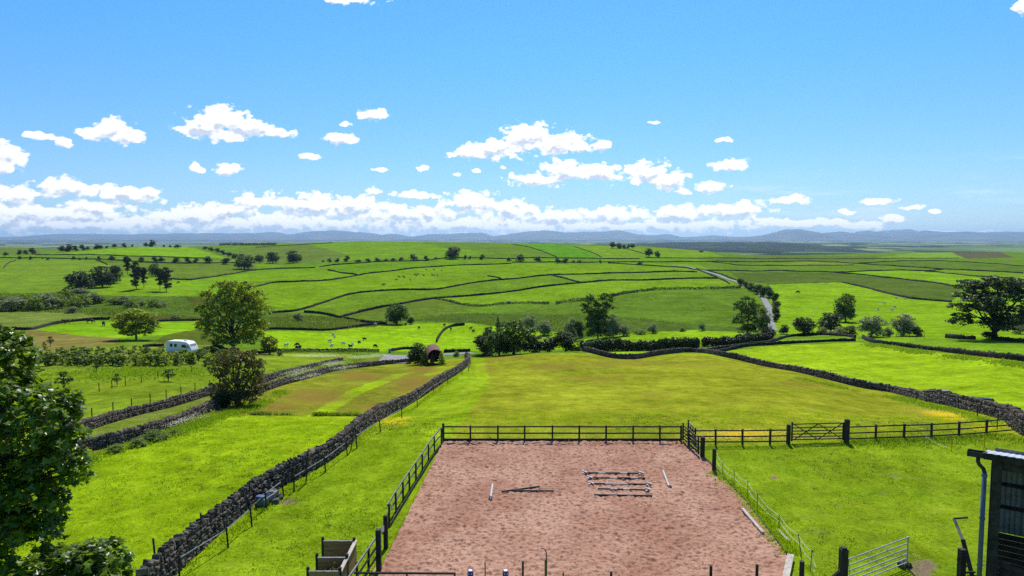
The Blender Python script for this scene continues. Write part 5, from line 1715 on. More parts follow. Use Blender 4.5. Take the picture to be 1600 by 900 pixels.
# ------------------------------------------------------------------ post and rail fences, gates
def posts_line(name, pix, h, size, mat, label, group=None, rails=(), rail=(.04, .10), y_off=0.0, cat='fence', top=0.12, extra_rail=0.0, board=None, parent=None, rail_mat=None, z=None, rail_name='rail'):
    """pix: foot pixels of the posts (on the land, or at height z); rails: heights"""
    pts = [(flat(u, v, z) if z is not None else G(u, v, ymax=400)) for (u, v) in pix]
    o = parent or empty(name, pts[0], 0, label, cat, group)
    org = o.location.copy()
    for p in pts:
        mb = MB()
        mb.box((0, 0, (h + top) / 2 - .15), (size, size, h + top + .3))
        q = mb.build('post', M[mat], o, bevel=.008)
        q.location = p - org
        q.rotation_euler = (random.uniform(-.015, .015), random.uniform(-.015, .015), random.uniform(-.1, .1))
    for i in range(len(pts) - 1):
        a, b = pts[i] - org, pts[i + 1] - org
        d = (b - a).normalized()
        side = Vector((d.y, -d.x, 0)) * (size / 2 + rail[0] / 2 + .004)
        for rz in rails:
            mb = MB()
            e = d * extra_rail
            mb.bar(a + side - e + Vector((0, 0, rz + random.uniform(-.012, .012))), b + side + e + Vector((0, 0, rz + random.uniform(-.012, .012))), rail[0], rail[1])
            mb.build(rail_name, M[rail_mat or mat], o)
        if board:
            mb = MB()
            mb.bar(a - side + Vector((0, 0, board / 2 - .03)), b - side + Vector((0, 0, board / 2 - .03)), .04, board)
            mb.build('kickboard', M[mat], o)
    return o, pts


Z0 = .02
fo, far_posts = posts_line('rail_fence', [(693, 690), (735, 690), (778, 690), (820, 690), (863, 690), (905, 690), (947, 690), (989, 690), (1031, 690), (1064, 690)], 1.18, .12, 'wood_dark',
                           'dark two rail fence along the far end of the riding arena', rails=(1.14, .66), rail=(.05, .10), board=.24, z=Z0, top=.04)
lo, left_posts = posts_line('rail_fence', [(689.5, 694), (679, 708), (669.5, 722), (660, 738), (650, 753), (640, 769), (630, 785), (619, 803), (608, 822)], 1.16, .10, 'wood_dark',
                            'two rail fence with silvered rails along the left side of the arena', rails=(1.13, .62), rail=(.06, .09), board=.2, z=Z0, top=.03, rail_mat='rail_grey')
for (uv, hh, lab, sz) in [((693, 690), 1.40, 'taller dark corner post where the far and left arena fences meet', .16), ((603, 856), 1.62, 'tall square post ending the left arena fence', .20), ((592, 893), 1.95, 'tall dark gate post at the near left corner of the arena', .22)]:
    mb = MB()
    mb.box((0, 0, hh / 2 - .15), (sz, sz, hh + .3))
    p = flat(uv[0], uv[1], Z0)
    q = mb.build('gate_post', M['wood_dark'], None, bevel=.01)
    q.location = p + Vector((0, -.13, 0)) if uv[0] == 693 else p
    tag(q, lab, 'post')


def gate(name, a, b, h, label, bars, mat='wood_dark', brace='diag', w=.05, bh=.08, stile=.10, lift=.1, top_mat=None, cat='gate', tube=False):
    """gate from foot a to foot b"""
    a, b = Vector(a), Vector(b)
    o = empty(name, a, 0, label, cat)
    v = b - a
    L = v.length
    d = v.normalized()
    up = Vector((0, 0, 1))
    for t_, nm in ((0, 'hanging_stile'), (1, 'closing_stile')):
        mb = MB()
        e = .12 if t_ == 0 and not tube else 0
        if tube:
            mb.tube([v * t_ + up * lift, v * t_ + up * (h + .02)], stile / 2, 8)
        else:
            mb.bar(v * t_ + up * lift, v * t_ + up * (h + .04 + e), stile, w)
        mb.build(nm, M[mat], o)
    for i, hz_ in enumerate(bars):
        mb = MB()
        s0, s1 = d * (stile / 2 + .002), v - d * (stile / 2 + .002)
        if tube:
            mb.tube([s0 + up * hz_, s1 + up * hz_], w / 2, 8)
        else:
            mb.bar(s0 + up * hz_, s1 + up * hz_, w * .6, bh)
        mb.build('bar', M[top_mat if (top_mat and i == 0) else mat], o)
    off = Vector((d.y, -d.x, 0)) * (w * .55)
    lo_, hi_ = min(bars), max(bars)
    segs = {'diag': [(.0, lo_, .5, hi_), (.5, hi_, 1, lo_)], 'x': [(0.02, lo_, .62, hi_), (.38, hi_, .98, lo_), (.02, hi_, .5, lo_), (.5, lo_, .98, hi_)], 'cross': [(0.03, lo_, .5, hi_), (.03, hi_, .5, lo_), (.5, lo_, .97, hi_), (.5, hi_, .97, lo_)],
            'tube': [(0, lo_, .35, hi_), (.35, lo_, .72, hi_), (1, lo_, .72, hi_)], 'wire': [(.05, lo_, .0, hi_), (.65, lo_, .25, hi_), (1, lo_ + .3, .55, hi_)]}[brace]
    for (x0, z0, x1, z1) in segs:
        mb = MB()
        if tube:
            mb.tube([v * x0 + up * z0 + off, v * x1 + up * z1 + off], w * .25, 5)
        else:
            mb.bar(v * x0 + up * z0 + off, v * x1 + up * z1 + off, w * .5, bh * .8)
        mb.build('brace', M[mat], o)
        off = off * -1 if abs(x0 - x1) > .3 else off
    return o


g0 = flat(1067, 690, Z0)
g1 = flat(1091, 712, Z0)
gate('wooden_gate', g0, g1, 1.25, 'dark five bar wooden gate closing the right corner of the arena', (1.22, .98, .74, .50, .26), brace='diag', w=.08)
gate('wooden_gate', flat(1075, 689, Z0), flat(1094, 704, Z0) + Vector((-.2, .6, 0)), 1.42, 'second gate with a pale top bar folded back behind the dark corner gate', (1.40, 1.14, .85, .56, .28), brace='diag', w=.07, top_mat='rail_grey')
mb = MB()
mb.box((0, 0, .55), (.26, .26, 1.7))
q = mb.build('gate_post', M['wood_dark'], None, bevel=.012)
q.location = flat(1097.5, 714, Z0)
tag(q, 'stout dark gate post at the right corner of the arena', 'post')

# fence between meadow and paddock
fr, _ = posts_line('rail_fence', [(1076, 696), (1118, 696), (1160, 696), (1203, 695.5)], 1.18, .13, 'wood_dark', 'three rail fence between the arena corner and the five bar field gate', rails=(1.12, .70, .30), rail=(.05, .09), top=.03)
p0 = G(1203, 695.5)
a = p0 - fr.location
b = G(1228, 695) - fr.location
for rz in (1.12, .70, .30):
    mb = MB()
    mb.bar(a + Vector((0, -.09, rz)), b + Vector((0, -.09, rz)), .05, .09)
    mb.build('rail', M['wood_dark'], fr)
fr2, pp = posts_line('rail_fence', [(1368, 688.5), (1412, 687), (1455, 685.5), (1498, 683), (1541, 679.5)], 1.16, .13, 'wood_dark', 'three rail fence from the five bar field gate to the stone wall on the right', rails=(1.12, .66, .24), rail=(.05, .09), top=.05)
for (u0, v0), (u1, v1) in (((1326, 690), (1368, 688.5)), ((1541, 679.5), (1580, 676))):
    a, b = G(u0, v0) - fr2.location, G(u1, v1) - fr2.location
    for rz in (1.12, .66, .24):
        mb = MB()
        mb.bar(a + Vector((0, -.09, rz)), b + Vector((0, -.09, rz)), .05, .09)
        mb.build('rail', M['wood_dark'], fr2)
for (u, v, hh, sz, lab) in [(1231.5, 694.5, 1.42, .24, 'thick gate post left of the five bar field gate'), (1322.5, 692, 1.72, .30, 'thickest gate post, right of the five bar field gate')]:
    mb = MB()
    mb.box((0, 0, hh / 2 - .15), (sz, sz, hh + .3))
    mb.box((0, 0, hh + .02), (sz * .8, sz * .8, .06))
    q = mb.build('gate_post', M['wood_dark'], None, bevel=.015)
    q.location = G(u, v)
    tag(q, lab, 'post')
ga, gb = G(1237, 692.5), G(1317, 690.5)
gate('field_gate', ga, gb, 1.42, 'wide dark five bar field gate with crossed braces between two thick posts', (1.42, 1.14, .90, .68, .46, .26), brace='cross', w=.09, bh=.07, lift=.15)
mb = MB()
mb.tube([(0, 0, -.2), (0, 0, 1.0)], .035, 6)
q = mb.build('fence_post', M['wood_dark'], None)
q.location = G(1558, 672)
tag(q, 'thin post beside the tumbled wall at the end of the rail fence', 'post')

# electric fence right of the arena
mb = MB()
mb.tube([(0, 0, -.2), (0, 0, 1.42), (0, 0, 1.46)], [.13, .125, .09], 12)
q = mb.build('fence_post', M['wood_dark'], None, smooth=False)
q.location = G(1115.5, 736)
tag(q, 'round dark strainer post beside the arena edge holding the white tape', 'post')
stakes = [((1129, 746), 1.0, 0), ((1147, 759), .92, 0), ((1168, 779), 1.05, 0), ((1183, 800), 1.05, 0), ((1217, 826), .72, 0), ((1253, 871), 1.15, -.18), ((1266, 893), 1.0, .05)]
tips = []
fe = empty('electric_fence', G(1129, 746), 0, 'electric fence of thin stakes and two white tapes beside the arena', 'fence')
for (uv, hh, lean) in stakes:
    p = G(*uv) - fe.location
    mb = MB()
    mb.tube([(0, 0, -.1), (lean * hh, 0, hh)], .016, 6)
    mb.box((lean * hh * .95, 0, hh * .95), (.04, .04, .05))
    q = mb.build('stake', M['dark_metal'], fe)
    q.location = p
    tips.append((p, hh, lean))
start = G(1116, 736) - fe.location
for frac in (.93, .55):
    pts = [start + Vector((.13, 0, 1.25 * frac))] + [p + Vector((l * h_ * frac, 0, h_ * frac)) for (p, h_, l) in tips] + [G(1274, 905) - fe.location + Vector((0, 0, .6 * frac))]
    mb = MB()
    for i in range(len(pts) - 1):
        m_ = pts[i].lerp(pts[i + 1], .5) - Vector((0, 0, .12))
        mb.tube([pts[i], m_, pts[i + 1]], .007, 4)
    mb.build('tape', M['tape'], fe)
for (uv, lab) in [((1487, 706), 'orange plastic stake in the paddock near the rail fence'), ((1538, 699), 'short orange stake by the weeds close to the barn roof')]:
    mb = MB()
    mb.tube([(0, 0, -.05), (0, 0, .95 if uv[0] < 1500 else .5)], .022, 6)
    mb.box((0, 0, .8 if uv[0] < 1500 else .4), (.06, .04, .05))
    q = mb.build('fence_stake', M['orange'], None)
    q.location = G(*uv)
    tag(q, lab, 'stake')

mb = MB()
mb.tube([(0, 0, 0), (0, 0, .95)], .014, 6)
mb.box((0, 0, .7), (.04, .04, .06))
q = mb.build('fence_stake', M['white_plastic'], None)
q.location = G(1446, 695)
tag(q, 'white plastic stake in front of the rail fence', 'stake')
mb = MB()
a0 = G(1446, 695)
b0 = G(1484, 703)
mb.tube([a0 + Vector((0, 0, .6)), a0.lerp(b0, .5) + Vector((0, 0, .22)), b0 + Vector((0, 0, .15))], .010, 4)
tag(mb.build('fence_tape', M['tape'], None), 'loose white tape trailing to the orange stake', 'tape')

# boards along the arena edge
def board(u0, v0, u1, v1, w, h, mat, lab, name='board', z=.10):
    a, b = flat(u0, v0, z), flat(u1, v1, z)
    mb = MB()
    mb.bar((0, 0, 0), b - a, w, h)
    q = mb.build(name, M[mat], None, bevel=.01)
    q.location = a
    return tag(q, lab, 'board' if name == 'board' else 'pole')


board(1160, 795, 1192, 832, .16, .10, 'wood_pale', 'pale plank lying along the right edge of the arena sand', z=.14)
board(1215, 827, 1232, 845, .14, .08, 'wood_pale', 'short white plank lying in the grass by the electric fence', z=.06)
board(1235.5, 867, 1225, 915, .30, .10, 'wood_pale', 'wide bleached sleeper at the near right corner of the arena', z=.22)
ed = empty('edge_board', A_R1, 0, 'thin timber edging holding the sand along the right side of the arena', 'edging')
prev = None
for (u, v) in [(1101, 716), (1118, 732), (1140, 756), (1162, 779), (1185, 807), (1208, 838), (1230, 866)]:
    p = flat(u, v, .04)
    if prev is not None:
        mb = MB()
        mb.bar(prev - ed.location, p - ed.location, .05, .16)
        mb.build('board', M['wood_dark'], ed)
    prev = p

# ------------------------------------------------------------------ jump poles on the sand
def jump_pole(u0, v0, u1, v1, bands, label, ends=(0, 0), cat='jump pole', group=None, r_=.052):
    """striped pole with optional white cross shaped ends"""
    zc = .10 + (.03 if any(ends) else 0)
    a, b = flat(u0, v0, zc), flat(u1, v1, zc)
    o = empty('jump_pole', a, 0, label, cat, group)
    v = b - a
    n = len(bands)
    for i, c in enumerate(bands):
        mb = MB()
        mb.tube([v * (i / n), v * ((i + 1) / n)], r_, 10)
        mb.build('pole_band', M['pole_white' if c == 'w' else 'pole_black'], o)
    for e, t_ in zip(ends, (0.0, 1.0)):
        if e:
            mb = MB()
            d = v.normalized()
            s = Vector((-d.y, d.x, 0))
            c0 = v * t_ + d * (.05 if t_ == 0 else -.05)
            mb.bar(c0 - s * .17 - d * .16, c0 + s * .17 + d * .16, .07, .06)
            mb.bar(c0 + s * .17 - d * .16 + Vector((0, 0, .065)), c0 - s * .17 + d * .16 + Vector((0, 0, .065)), .07, .06)
            mb.build('cross_end', M['pole_white'], o)
    return o


jump_pole(912, 738.5, 1003, 739.5, 'bbwbbwbb', 'farthest black and white cavaletti pole, white crosses at both ends', (1, 1), group='row of ground poles')
jump_pole(920, 746.5, 1008, 746.8, 'bbbwbbwb', 'second black and white cavaletti pole, white cross only at its left end', (1, 0), group='row of ground poles')
jump_pole(922, 755.5, 1015, 756.5, 'bbwwwbbb', 'middle cavaletti pole of the row, mostly white in the centre with crosses both ends', (1, 1), group='row of ground poles')
jump_pole(934, 763.5, 1014, 765.5, 'bbwbwbbb', 'fourth cavaletti pole, with one white cross at its right end', (0, 1), group='row of ground poles')
jump_pole(928, 773, 1019, 774.6, 'bbbbbbbb', 'nearest pole of the row, plain dark without crosses', (0, 0), group='row of ground poles')
jump_pole(784, 768, 843, 760, 'bbbb', 'dark pole lying slanted over another, left group', group='crossed dark poles')
jump_pole(803, 766.5, 865, 767, 'bbbb', 'dark pole lying level under the slanted one, left group', group='crossed dark poles')
jump_pole(769.5, 757, 766.5, 779.5, 'wwww', 'short white pole pointing away on the left of the sand', r_=.06)
jump_pole(1036, 735.5, 1046, 761.5, 'wwww', 'white pole pointing away on the right of the sand, dark block at its near end', r_=.06)
for (u, v, lab) in [(1046.5, 762.5, 'small dark block under the near end of the right white pole'), (766.5, 780, 'small dark block under the near end of the left white pole')]:
    mb = MB()
    mb.box((0, 0, .07), (.22, .16, .14))
    mb.box((0, 0, .15), (.12, .16, .05))
    q = mb.build('pole_block', M['black_plastic'], None, bevel=.01)
    q.location = flat(u, v, .02)
    tag(q, lab, 'block')

# posts along the near end of the arena
near = [(758, 880, .045, 'thin pointed post at the near arena edge between the two purple jump blocks'), (817, 877, .085, 'square brown post just right of the second purple jump block'), (880, 895, .06, 'low dark stub at the near arena edge right of the hooked post'),
        (955, 893, .09, 'dark post with a pale cap near the middle of the bottom edge'), (1111, 884, .10, 'dark post on the bottom edge, second from the right corner of the arena'), (1183, 882, .10, 'dark post on the bottom edge nearest the bleached sleeper')]
for (u, v, sz, lab) in near:
    d = pix_dir(u, v)
    Y = 28.05
    top = CAM_H + d[2] / d[1] * Y
    mb = MB()
    mb.box((0, 0, top / 2 - .1), (sz, sz, top + .2))
    if sz < .05:
        mb.tube([(0, 0, top), (0, 0, top + .12)], [.03, .004], 5)
    q = mb.build('fence_post', M['wood_dark' if sz != .085 else 'barn_dark'], None, bevel=.005)
    q.location = (d[0] / d[1] * Y, Y, 0)
    tag(q, lab, 'post')
    if u == 955:
        mb = MB()
        mb.box((0, 0, 0), (.11, .11, .04))
        c_ = mb.build('cap', M['concrete'], q)
        c_.location = (0, 0, top + .022)
d = pix_dir(853, 874)
Y = 28.0
top = CAM_H + d[2] / d[1] * Y
o = empty('hooked_post', (d[0] / d[1] * Y, Y, 0), 0, 'mossy post with a bent dark hook on its top at the near arena edge', 'post')
mb = MB()
mb.box((0, 0, top / 2 - .1), (.11, .09, top + .2))
mb.build('post', speckled('mossy_wood', (.08, .09, .025), (.17, .17, .06), 5), o, bevel=.006)
mb = MB()
mb.tube([(.02, 0, top), (.02, 0, top + .25), (-.02, 0, top + .40), (-.12, 0, top + .47), (-.22, 0, top + .47)], .022, 6)
mb.build('hook', M['dark_metal'], o)
for (u, lab, k) in [(735, 'purple and white jump block, left of two at the bottom edge', 0), (790, 'purple and white jump block, right of two at the bottom edge', 1)]:
    Y = 28.55
    d = pix_dir(u, 892)
    top = CAM_H + d[2] / d[1] * Y
    o = empty('jump_block', (d[0] / d[1] * Y, Y, .02), k * .2, lab, 'jump block', 'purple jump blocks')
    for j in range(3):
        mb = MB()
        w = .28 - .02 * j
        mb.box((0, 0, top * (j + .5) / 3), (w, w * .8, top / 3 - .01))
        mb.build('block_tier', M['purple'], o, bevel=.03)
    mb = MB()
    mb.tube([(0, 0, top - .01), (0, 0, top + .012)], .085, 12)
    mb.build('top_rim', M['white_plastic'], o)
    for s_ in (-1, 1):
        for j in range(3):
            mb = MB()
            mb.box((s_ * .055, -.125, top - .1 - .11 * j), (.03, .02, .05))
            mb.build('step_mark', M['white_plastic'], o)
d = pix_dir(553, 895)
d2 = pix_dir(712, 896)
Y = 27.9
za, zb = CAM_H + d[2] / d[1] * Y, CAM_H + d2[2] / d2[1] * Y
o = empty('tube_rail', (d[0] / d[1] * Y, Y, 0), 0, 'dark horizontal tube rail at the bottom edge by the arena gate', 'rail')
mb = MB()
L_ = d2[0] / d2[1] * Y - d[0] / d[1] * Y
mb.tube([(0, 0, za), (L_, 0, zb)], .05, 8)
mb.build('rail', M['pole_black'], o)
for x_ in (.12, L_ * .52, L_ - .04):
    mb = MB()
    mb.tube([(x_, 0, -.1), (x_, 0, za - .05)], .04, 6)
    mb.build('support', M['pole_black'], o)

# gate and short fence at the near left corner
o, _p = posts_line('rail_fence', [(576, 893), (558, 920)], 1.18, .10, 'wood_dark', 'short two rail fence slanting from the tall gate post to the bottom edge', rails=(), z=0, top=.02)
a, b = flat(591, 877, 0) - o.location, flat(538, 962, 0) - o.location
for rz, mt in ((1.35, 'rail_grey'), (.88, 'wood_dark'), (.42, 'wood_dark')):
    mb = MB()
    mb.bar(a + Vector((.05, 0, rz)), b + Vector((.05, 0, rz)), .06, .08)
    mb.build('rail', M[mt], o)
board(580, 897, 590, 886, .2, .06, 'wood_warm', 'small orange brown offcut at the foot of the tall gate post', z=.05)
mb = MB()
mb.box((0, 0, 0), (.14, .05, .3))
q = mb.build('notice', M['white_plastic'], None, bevel=.01)
q.location = flat(598, 826, 1.1) + Vector((0, -.0, 0))
q.rotation_euler = (0, 0, .9)
tag(q, 'small blank white plate fixed between the two tall gate posts', 'plate')

# ------------------------------------------------------------------ wooden bays at the bottom left
def muck_bays():
    o = empty('storage_bays', flat(530, 890, 0), 0, 'stepped brown board bays with square posts at the bottom left of the arena', 'bays')
    org = o.location
    spec = [(506, 552, 846, 30.6), (497, 541, 872, 28.9), (483, 530, 893.5, 27.4)]
    for (u0, u1, vt, Y) in spec:
        z = CAM_H - tslope(vt) * Y
        x0 = pix_dir(u0, vt)
        x1 = pix_dir(u1, vt)
        X0, X1 = x0[0] / x0[1] * Y, x1[0] / x1[1] * Y
        n = 5
        for k in range(n):
            mb = MB()
            mb.box(((X0 + X1) / 2 - org.x, Y - org.y, z * (k + .5) / n), (X1 - X0, .05, z / n - .012))
            mb.build('board', M['wood_warm'], o)
        mb = MB()
        mb.box(((X0 + X1) / 2 - org.x, Y - org.y, z + .02), (X1 - X0 + .04, .09, .035))
        mb.build('top_strip', M['rail_grey'], o)
        for xx, hh in ((X0 - .07, .18), (X1 + .02, .16)):
            mb = MB()
            mb.box((xx - org.x, Y + .07 - org.y, (z + hh) / 2 - .1), (.11, .11, z + hh + .2))
            mb.build('post', M['wood_dark'], o, bevel=.006)
    a, b = flat(556, 845, 1.0), flat(521, 915, 1.0)
    for k in range(5):
        mb = MB()
        mb.bar(Vector((a.x, a.y, .1 + .2 * k)) - org, Vector((b.x, b.y, .1 + .2 * k)) - org, .05, .19)
        mb.build('board', M['wood_warm'], o)
    mb = MB()
    mb.bar(Vector((a.x, a.y, 1.02)) - org, Vector((b.x, b.y, 1.02)) - org, .16, .05)
    mb.build('top_plank', M['wood_pale'], o)
    mb = MB()
    r = np.random.default_rng(3)
    P = r.normal(size=(1500, 3)) * np.array([.32, .4, .18]) + np.array([flat(527, 888, .3).x, 28.2, .42])
    V, F = leaf_quads(P, .06, r, up_bias=.8)
    q = link('muck_heap', mesh_np('muck_heap', V, F), M['grass_dry'])
    tag(q, 'heap of dull straw lying inside the middle board bay', 'heap')


muck_bays()

# ------------------------------------------------------------------ galvanised gate and neighbours
hp = flat(1316, 925, 0)
mb = MB()
mb.box((0, 0, .85), (.30, .30, 2.1))
mb.box((0, 0, 1.93), (.22, .22, .07))
q = mb.build('gate_post', M['wood_dark'], None, bevel=.03)
q.location = hp
tag(q, 'thick round topped post carrying the galvanised gate', 'post')
ge = flat(1417, 884, .06)
gs = hp + Vector((.22, .06, 0))
gate('galvanised_gate', gs, Vector((ge.x, ge.y, 0)), 1.42, 'open galvanised tubular gate hung on the thick post at the lower right', (1.40, 1.13, .88, .64, .42, .22), mat='metal', brace='wire', w=.055, stile=.07, lift=.12, tube=True)
mb = MB()
for k in range(7):
    r_ = random.Random(k)
    mb.box((r_.uniform(-.28, .28), r_.uniform(-.12, .12), .08 + r_.uniform(0, .1)), (r_.uniform(.15, .3), r_.uniform(.12, .2), .14), (r_.uniform(-.4, .4), r_.uniform(-.4, .4), r_.uniform(0, 3)))
q = mb.build('stone_heap', M['stone'], None)
q.location = Vector((ge.x - .1, ge.y - .05, 0))
tag(q, 'small dark heap of stones propping the end of the galvanised gate', 'stones')
mb = MB()
mb.tube([(0, 0, 0), (-.75, -.15, -.55)], .09, 8)
q = mb.build('strut', M['wood_dark'], None)
q.location = hp + Vector((-.12, -.1, 1.0))
tag(q, 'thick slanting strut leaning against the galvanised gate post', 'strut')
mb = MB()
mb.tube([(0, 0, -.1), (0, 0, 1.15)], [.11, .10], 10)
q = mb.build('fence_post', M['wood_dark'], None)
q.location = flat(1252, 917, 0)
tag(q, 'round dark post at the bottom edge beside the bleached sleeper', 'post')

# ------------------------------------------------------------------ barn on the right
def barn():
    Y = 25.2
    d = pix_dir(1550, 712)
    X = d[0] / d[1] * Y
    ztop = CAM_H - tslope(709) * Y
    o = empty('barn', (X, Y, 0), R(-37), 'dark open fronted barn with a pale corrugated roof, cut by the right edge', 'building')
    W, Dp = 9.0, 5.2
    zb = ztop - .55         # lower back eave: the roof falls away from the viewer
    mb = MB()
    n = int(W / .07)
    # corrugated roof sheet
    for k in range(n + 1):
        x = -.28 + k * (W + .3) / n
        zc = .014 * math.sin(k * math.pi / 1.5)
        mb.v += [(x, -.25, ztop + .06 + zc), (x, Dp + .2, ztop + .06 - (Dp + .45) * .235 + zc), (x, -.25, ztop + .045 + zc), (x, Dp + .2, ztop + .045 - (Dp + .45) * .235 + zc)]
    for k in range(n):
        a = k * 4
        mb.f += [(a, a + 4, a + 5, a + 1), (a + 2, a + 3, a + 7, a + 6), (a, a + 2, a + 6, a + 4), (a + 1, a + 5, a + 7, a + 3)]
    mb.build('roof', M['roof_sheet'], o)
    mb = MB()
    mb.box((W / 2 - .1, -.12, ztop - .10), (W + .3, .06, .24))
    mb.build('fascia', M['barn_dark'], o)
    mb = MB()
    mb.box((W / 2, .1, ztop - .42), (W, .12, .34))
    mb.build('beam', M['barn_dark'], o)
    for k, x in enumerate((.18, 4.4, 8.6)):
        mb = MB()
        mb.box((x, 0.05, (ztop - .25) / 2), (.30, .26, ztop - .25))
        mb.build('post', M['barn_dark'], o, bevel=.01)
    # corrugated back wall sheets

    def sheet(x0, x1, y, z0, z1, mat, axis='x'):
        m = max(6, int(abs(x1 - x0) / .06))
        mb = MB()
        for k in range(m + 1):
            c = x0 + (x1 - x0) * k / m
            w = .02 * math.sin(k * math.pi / 1.5)
            for zz in (z0, z1):
                if axis == 'x':
                    mb.v += [(c, y + w, zz), (c, y + w + .012, zz)]
                else:
                    mb.v += [(y + w, c, zz), (y + w + .012, c, zz)]
        for k in range(m):
            a = k * 4
            mb.f += [(a, a + 4, a + 6, a + 2), (a + 1, a + 3, a + 7, a + 5)]
        mb.build('wall_sheet', M[mat], o)
    for k in range(9):
        sheet(k * 1.0 - .03, (k + 1) * 1.0 + .03, Dp + .02 * (k % 2), 2.1, ztop - .55 - Dp * .1, 'barn_sheet')
    for k in range(5):
        sheet(k * 1.03 + .05, (k + 1) * 1.03, .0, 1.2, ztop - .45 - k * .24, 'barn_sheet', 'y')
    mb = MB()
    for zz in (ztop - 1.7, ztop - 2.6, ztop - 3.6):
        mb.box((W / 2, Dp - .12, zz), (W, .1, .14))
    mb.build('purlin', M['barn_dark'], o)
    for k in range(8):
        mb = MB()
        mb.box((W / 2, Dp - .05, .15 + k * .26), (W, .05, .24))
        mb.build('board', M['barn_dark'], o)
    # lower boarded partition
    for k in range(11):
        mb = MB()
        mb.bar((.42, .15, .14 + k * .25), (4.2, -.55, .14 + k * .25), .05, .235)
        mb.build('partition_board', M['barn_dark'], o)
    mb = MB()
    mb.bar((.42, .15, 2.84), (4.2, -.55, 2.84), .12, .06)
    mb.build('partition_cap', M['wood_dark'], o)
    # gutter: open box trough along the end of the roof, with its down pipe
    mb = MB()
    gx, gy = -.46, -.30
    mb.box((gx, gy + .32, ztop - .05), (.62, .02, .2))
    mb.box((gx, gy - .02, ztop - .05), (.62, .02, .2))
    mb.box((gx - .30, gy + .15, ztop - .05), (.02, .33, .2))
    mb.box((gx, gy + .15, ztop - .14), (.60, .33, .02))
    mb.build('gutter', M['wood_dark'], o)
    gt_ = MB()
    x0 = -.30
    gt_.tube([(x0 - .12, gy + .15, ztop - .15), (x0 - .12, gy + .15, ztop - .34), (x0 - .08, gy + .15, ztop - .44), (x0 + .06, gy + .2, ztop - .60), (x0 + .10, gy + .2, ztop - .75)], .07, 10)
    gt_.build('gutter_bend', M['dark_metal'], o, smooth=True)
    gt_ = MB()
    gt_.tube([(x0 + .10, gy + .2, ztop - .72), (x0 + .10, gy + .2, 0)], .085, 12)
    gt_.build('down_pipe', M['pipe'], o, smooth=True)
    for zz in (ztop - .8, ztop - 2.45, ztop - 4.3):
        gt_ = MB()
        gt_.tube([(x0 + .10, gy + .2, zz), (x0 + .10, gy + .2, zz - .09)], .10, 12)
        gt_.build('pipe_collar', M['pipe'], o)
    return o


barn()
o, _p = posts_line('rail_fence', [(1500.5, 925)], 1.85, .24, 'wood_dark', 'dark post and rails joining the barn down pipe at the lower right', z=0, top=.03)
org = o.location
for zz in (1.42, 1.12, .85):
    mb = MB()
    e = flat(1537, 905, zz) - org
    mb.bar(Vector((.1, 0, zz)), Vector((e.x + .05, .05, zz)), .06, .08)
    mb.build('rail', M['wood_dark'], o)
o = empty('leaning_frame', flat(1519, 900, 0), 0, 'broken wooden frame leaning in the grass behind the barn pipe', 'frame')
mb = MB()
mb.bar((0, 0, 0), (.12, .9, 1.25), .16, .1)
mb.build('leg', M['wood_dark'], o)
mb = MB()
mb.bar((.12, .9, 1.25), (.06, 1.5, 2.0), .12, .06)
mb.build('upright', M['wood_pale'], o)
mb = MB()
mb.bar((.06, 1.5, 2.0), (.7, 1.5, 2.05), .07, .07)
mb.build('cross_piece', M['wood_dark'], o)

# ------------------------------------------------------------------ posts, rails and trough along the near wall
sets = [([(280, 905), (357, 856), (394, 823), (417, 797), (444, 776)], 'wire guard fence of dark posts and a pale pole rail beside the nearest wall'),
        ([(459, 769), (509, 738), (543, 712), (558, 701), (595, 676), (628, 654), (652, 636), (678, 614), (699, 600), (722, 584)], 'guard fence of leaning posts and a thin rail beside the long wall')]
for pix, lab in sets:
    pts = [G(u, v) for (u, v) in pix]
    o = empty('guard_fence', pts[0], 0, lab, 'fence')
    tops = []
    for i, p in enumerate(pts):
        rr_ = random.Random(i * 7)
        tilt = Vector((rr_.uniform(-.12, .05), rr_.uniform(-.05, .1), 1.05))
        mb = MB()
        mb.tube([(0, 0, -.2), tilt], .045, 7)
        q = mb.build('post', M['wood_dark'], o)
        q.location = p - pts[0]
        tops.append(p - pts[0] + tilt * .86)
    for i in range(len(tops) - 1):
        mb = MB()
        mb.tube([tops[i] + Vector((-.05, 0, 0)), tops[i + 1] + Vector((-.05, 0, 0))], .028 if i % 3 != 2 else .012, 6)
        mb.build('rail', M['rail_grey'], o)
for i, (u, v, hh, lab) in enumerate([(246, 893, 1.9, 'dark stake standing up through the nearest wall'), (316, 842, 1.75, 'stake showing above the nearest wall, near its middle'), (389, 780, 1.6, 'stake at the broken end of the nearest wall'), (478, 741, 2.1, 'tall leaning stake in the lower part of the long wall'), (548, 690, 1.7, 'stake in the long wall near the mown boundary')]):
    mb = MB()
    mb.tube([(0, 0, 0), (-.12 + .1 * i, 0, hh)], .045, 6)
    q = mb.build('fence_post', M['wood_dark'], None)
    q.location = G(u, v + 14)
    tag(q, lab, 'post')
p = G(418, 786)
o = empty('water_trough', p, 0, 'galvanised water trough with a blue float box in the gap of the wall', 'trough')
ang = math.atan2(*(reversed((G(445, 764) - G(395, 795)).to_2d())))
o.rotation_euler = (0, 0, ang)
mb = MB()
mb.quadbox([(-.7, -.22, .05), (.7, -.22, .05), (.7, .22, .05), (-.7, .22, .05), (-.78, -.3, .5), (.78, -.3, .5), (.78, .3, .5), (-.78, .3, .5)])
mb.build('tank', M['barn_sheet'], o, bevel=.02)
mb = MB()
mb.box((-.15, 0, .51), (1.1, .46, .02))
mb.build('water', M['glass'], o)
mb = MB()
mb.box((-.62, .02, .58), (.34, .46, .18))
mb.build('float_box', M['blue_plastic'], o, bevel=.02)
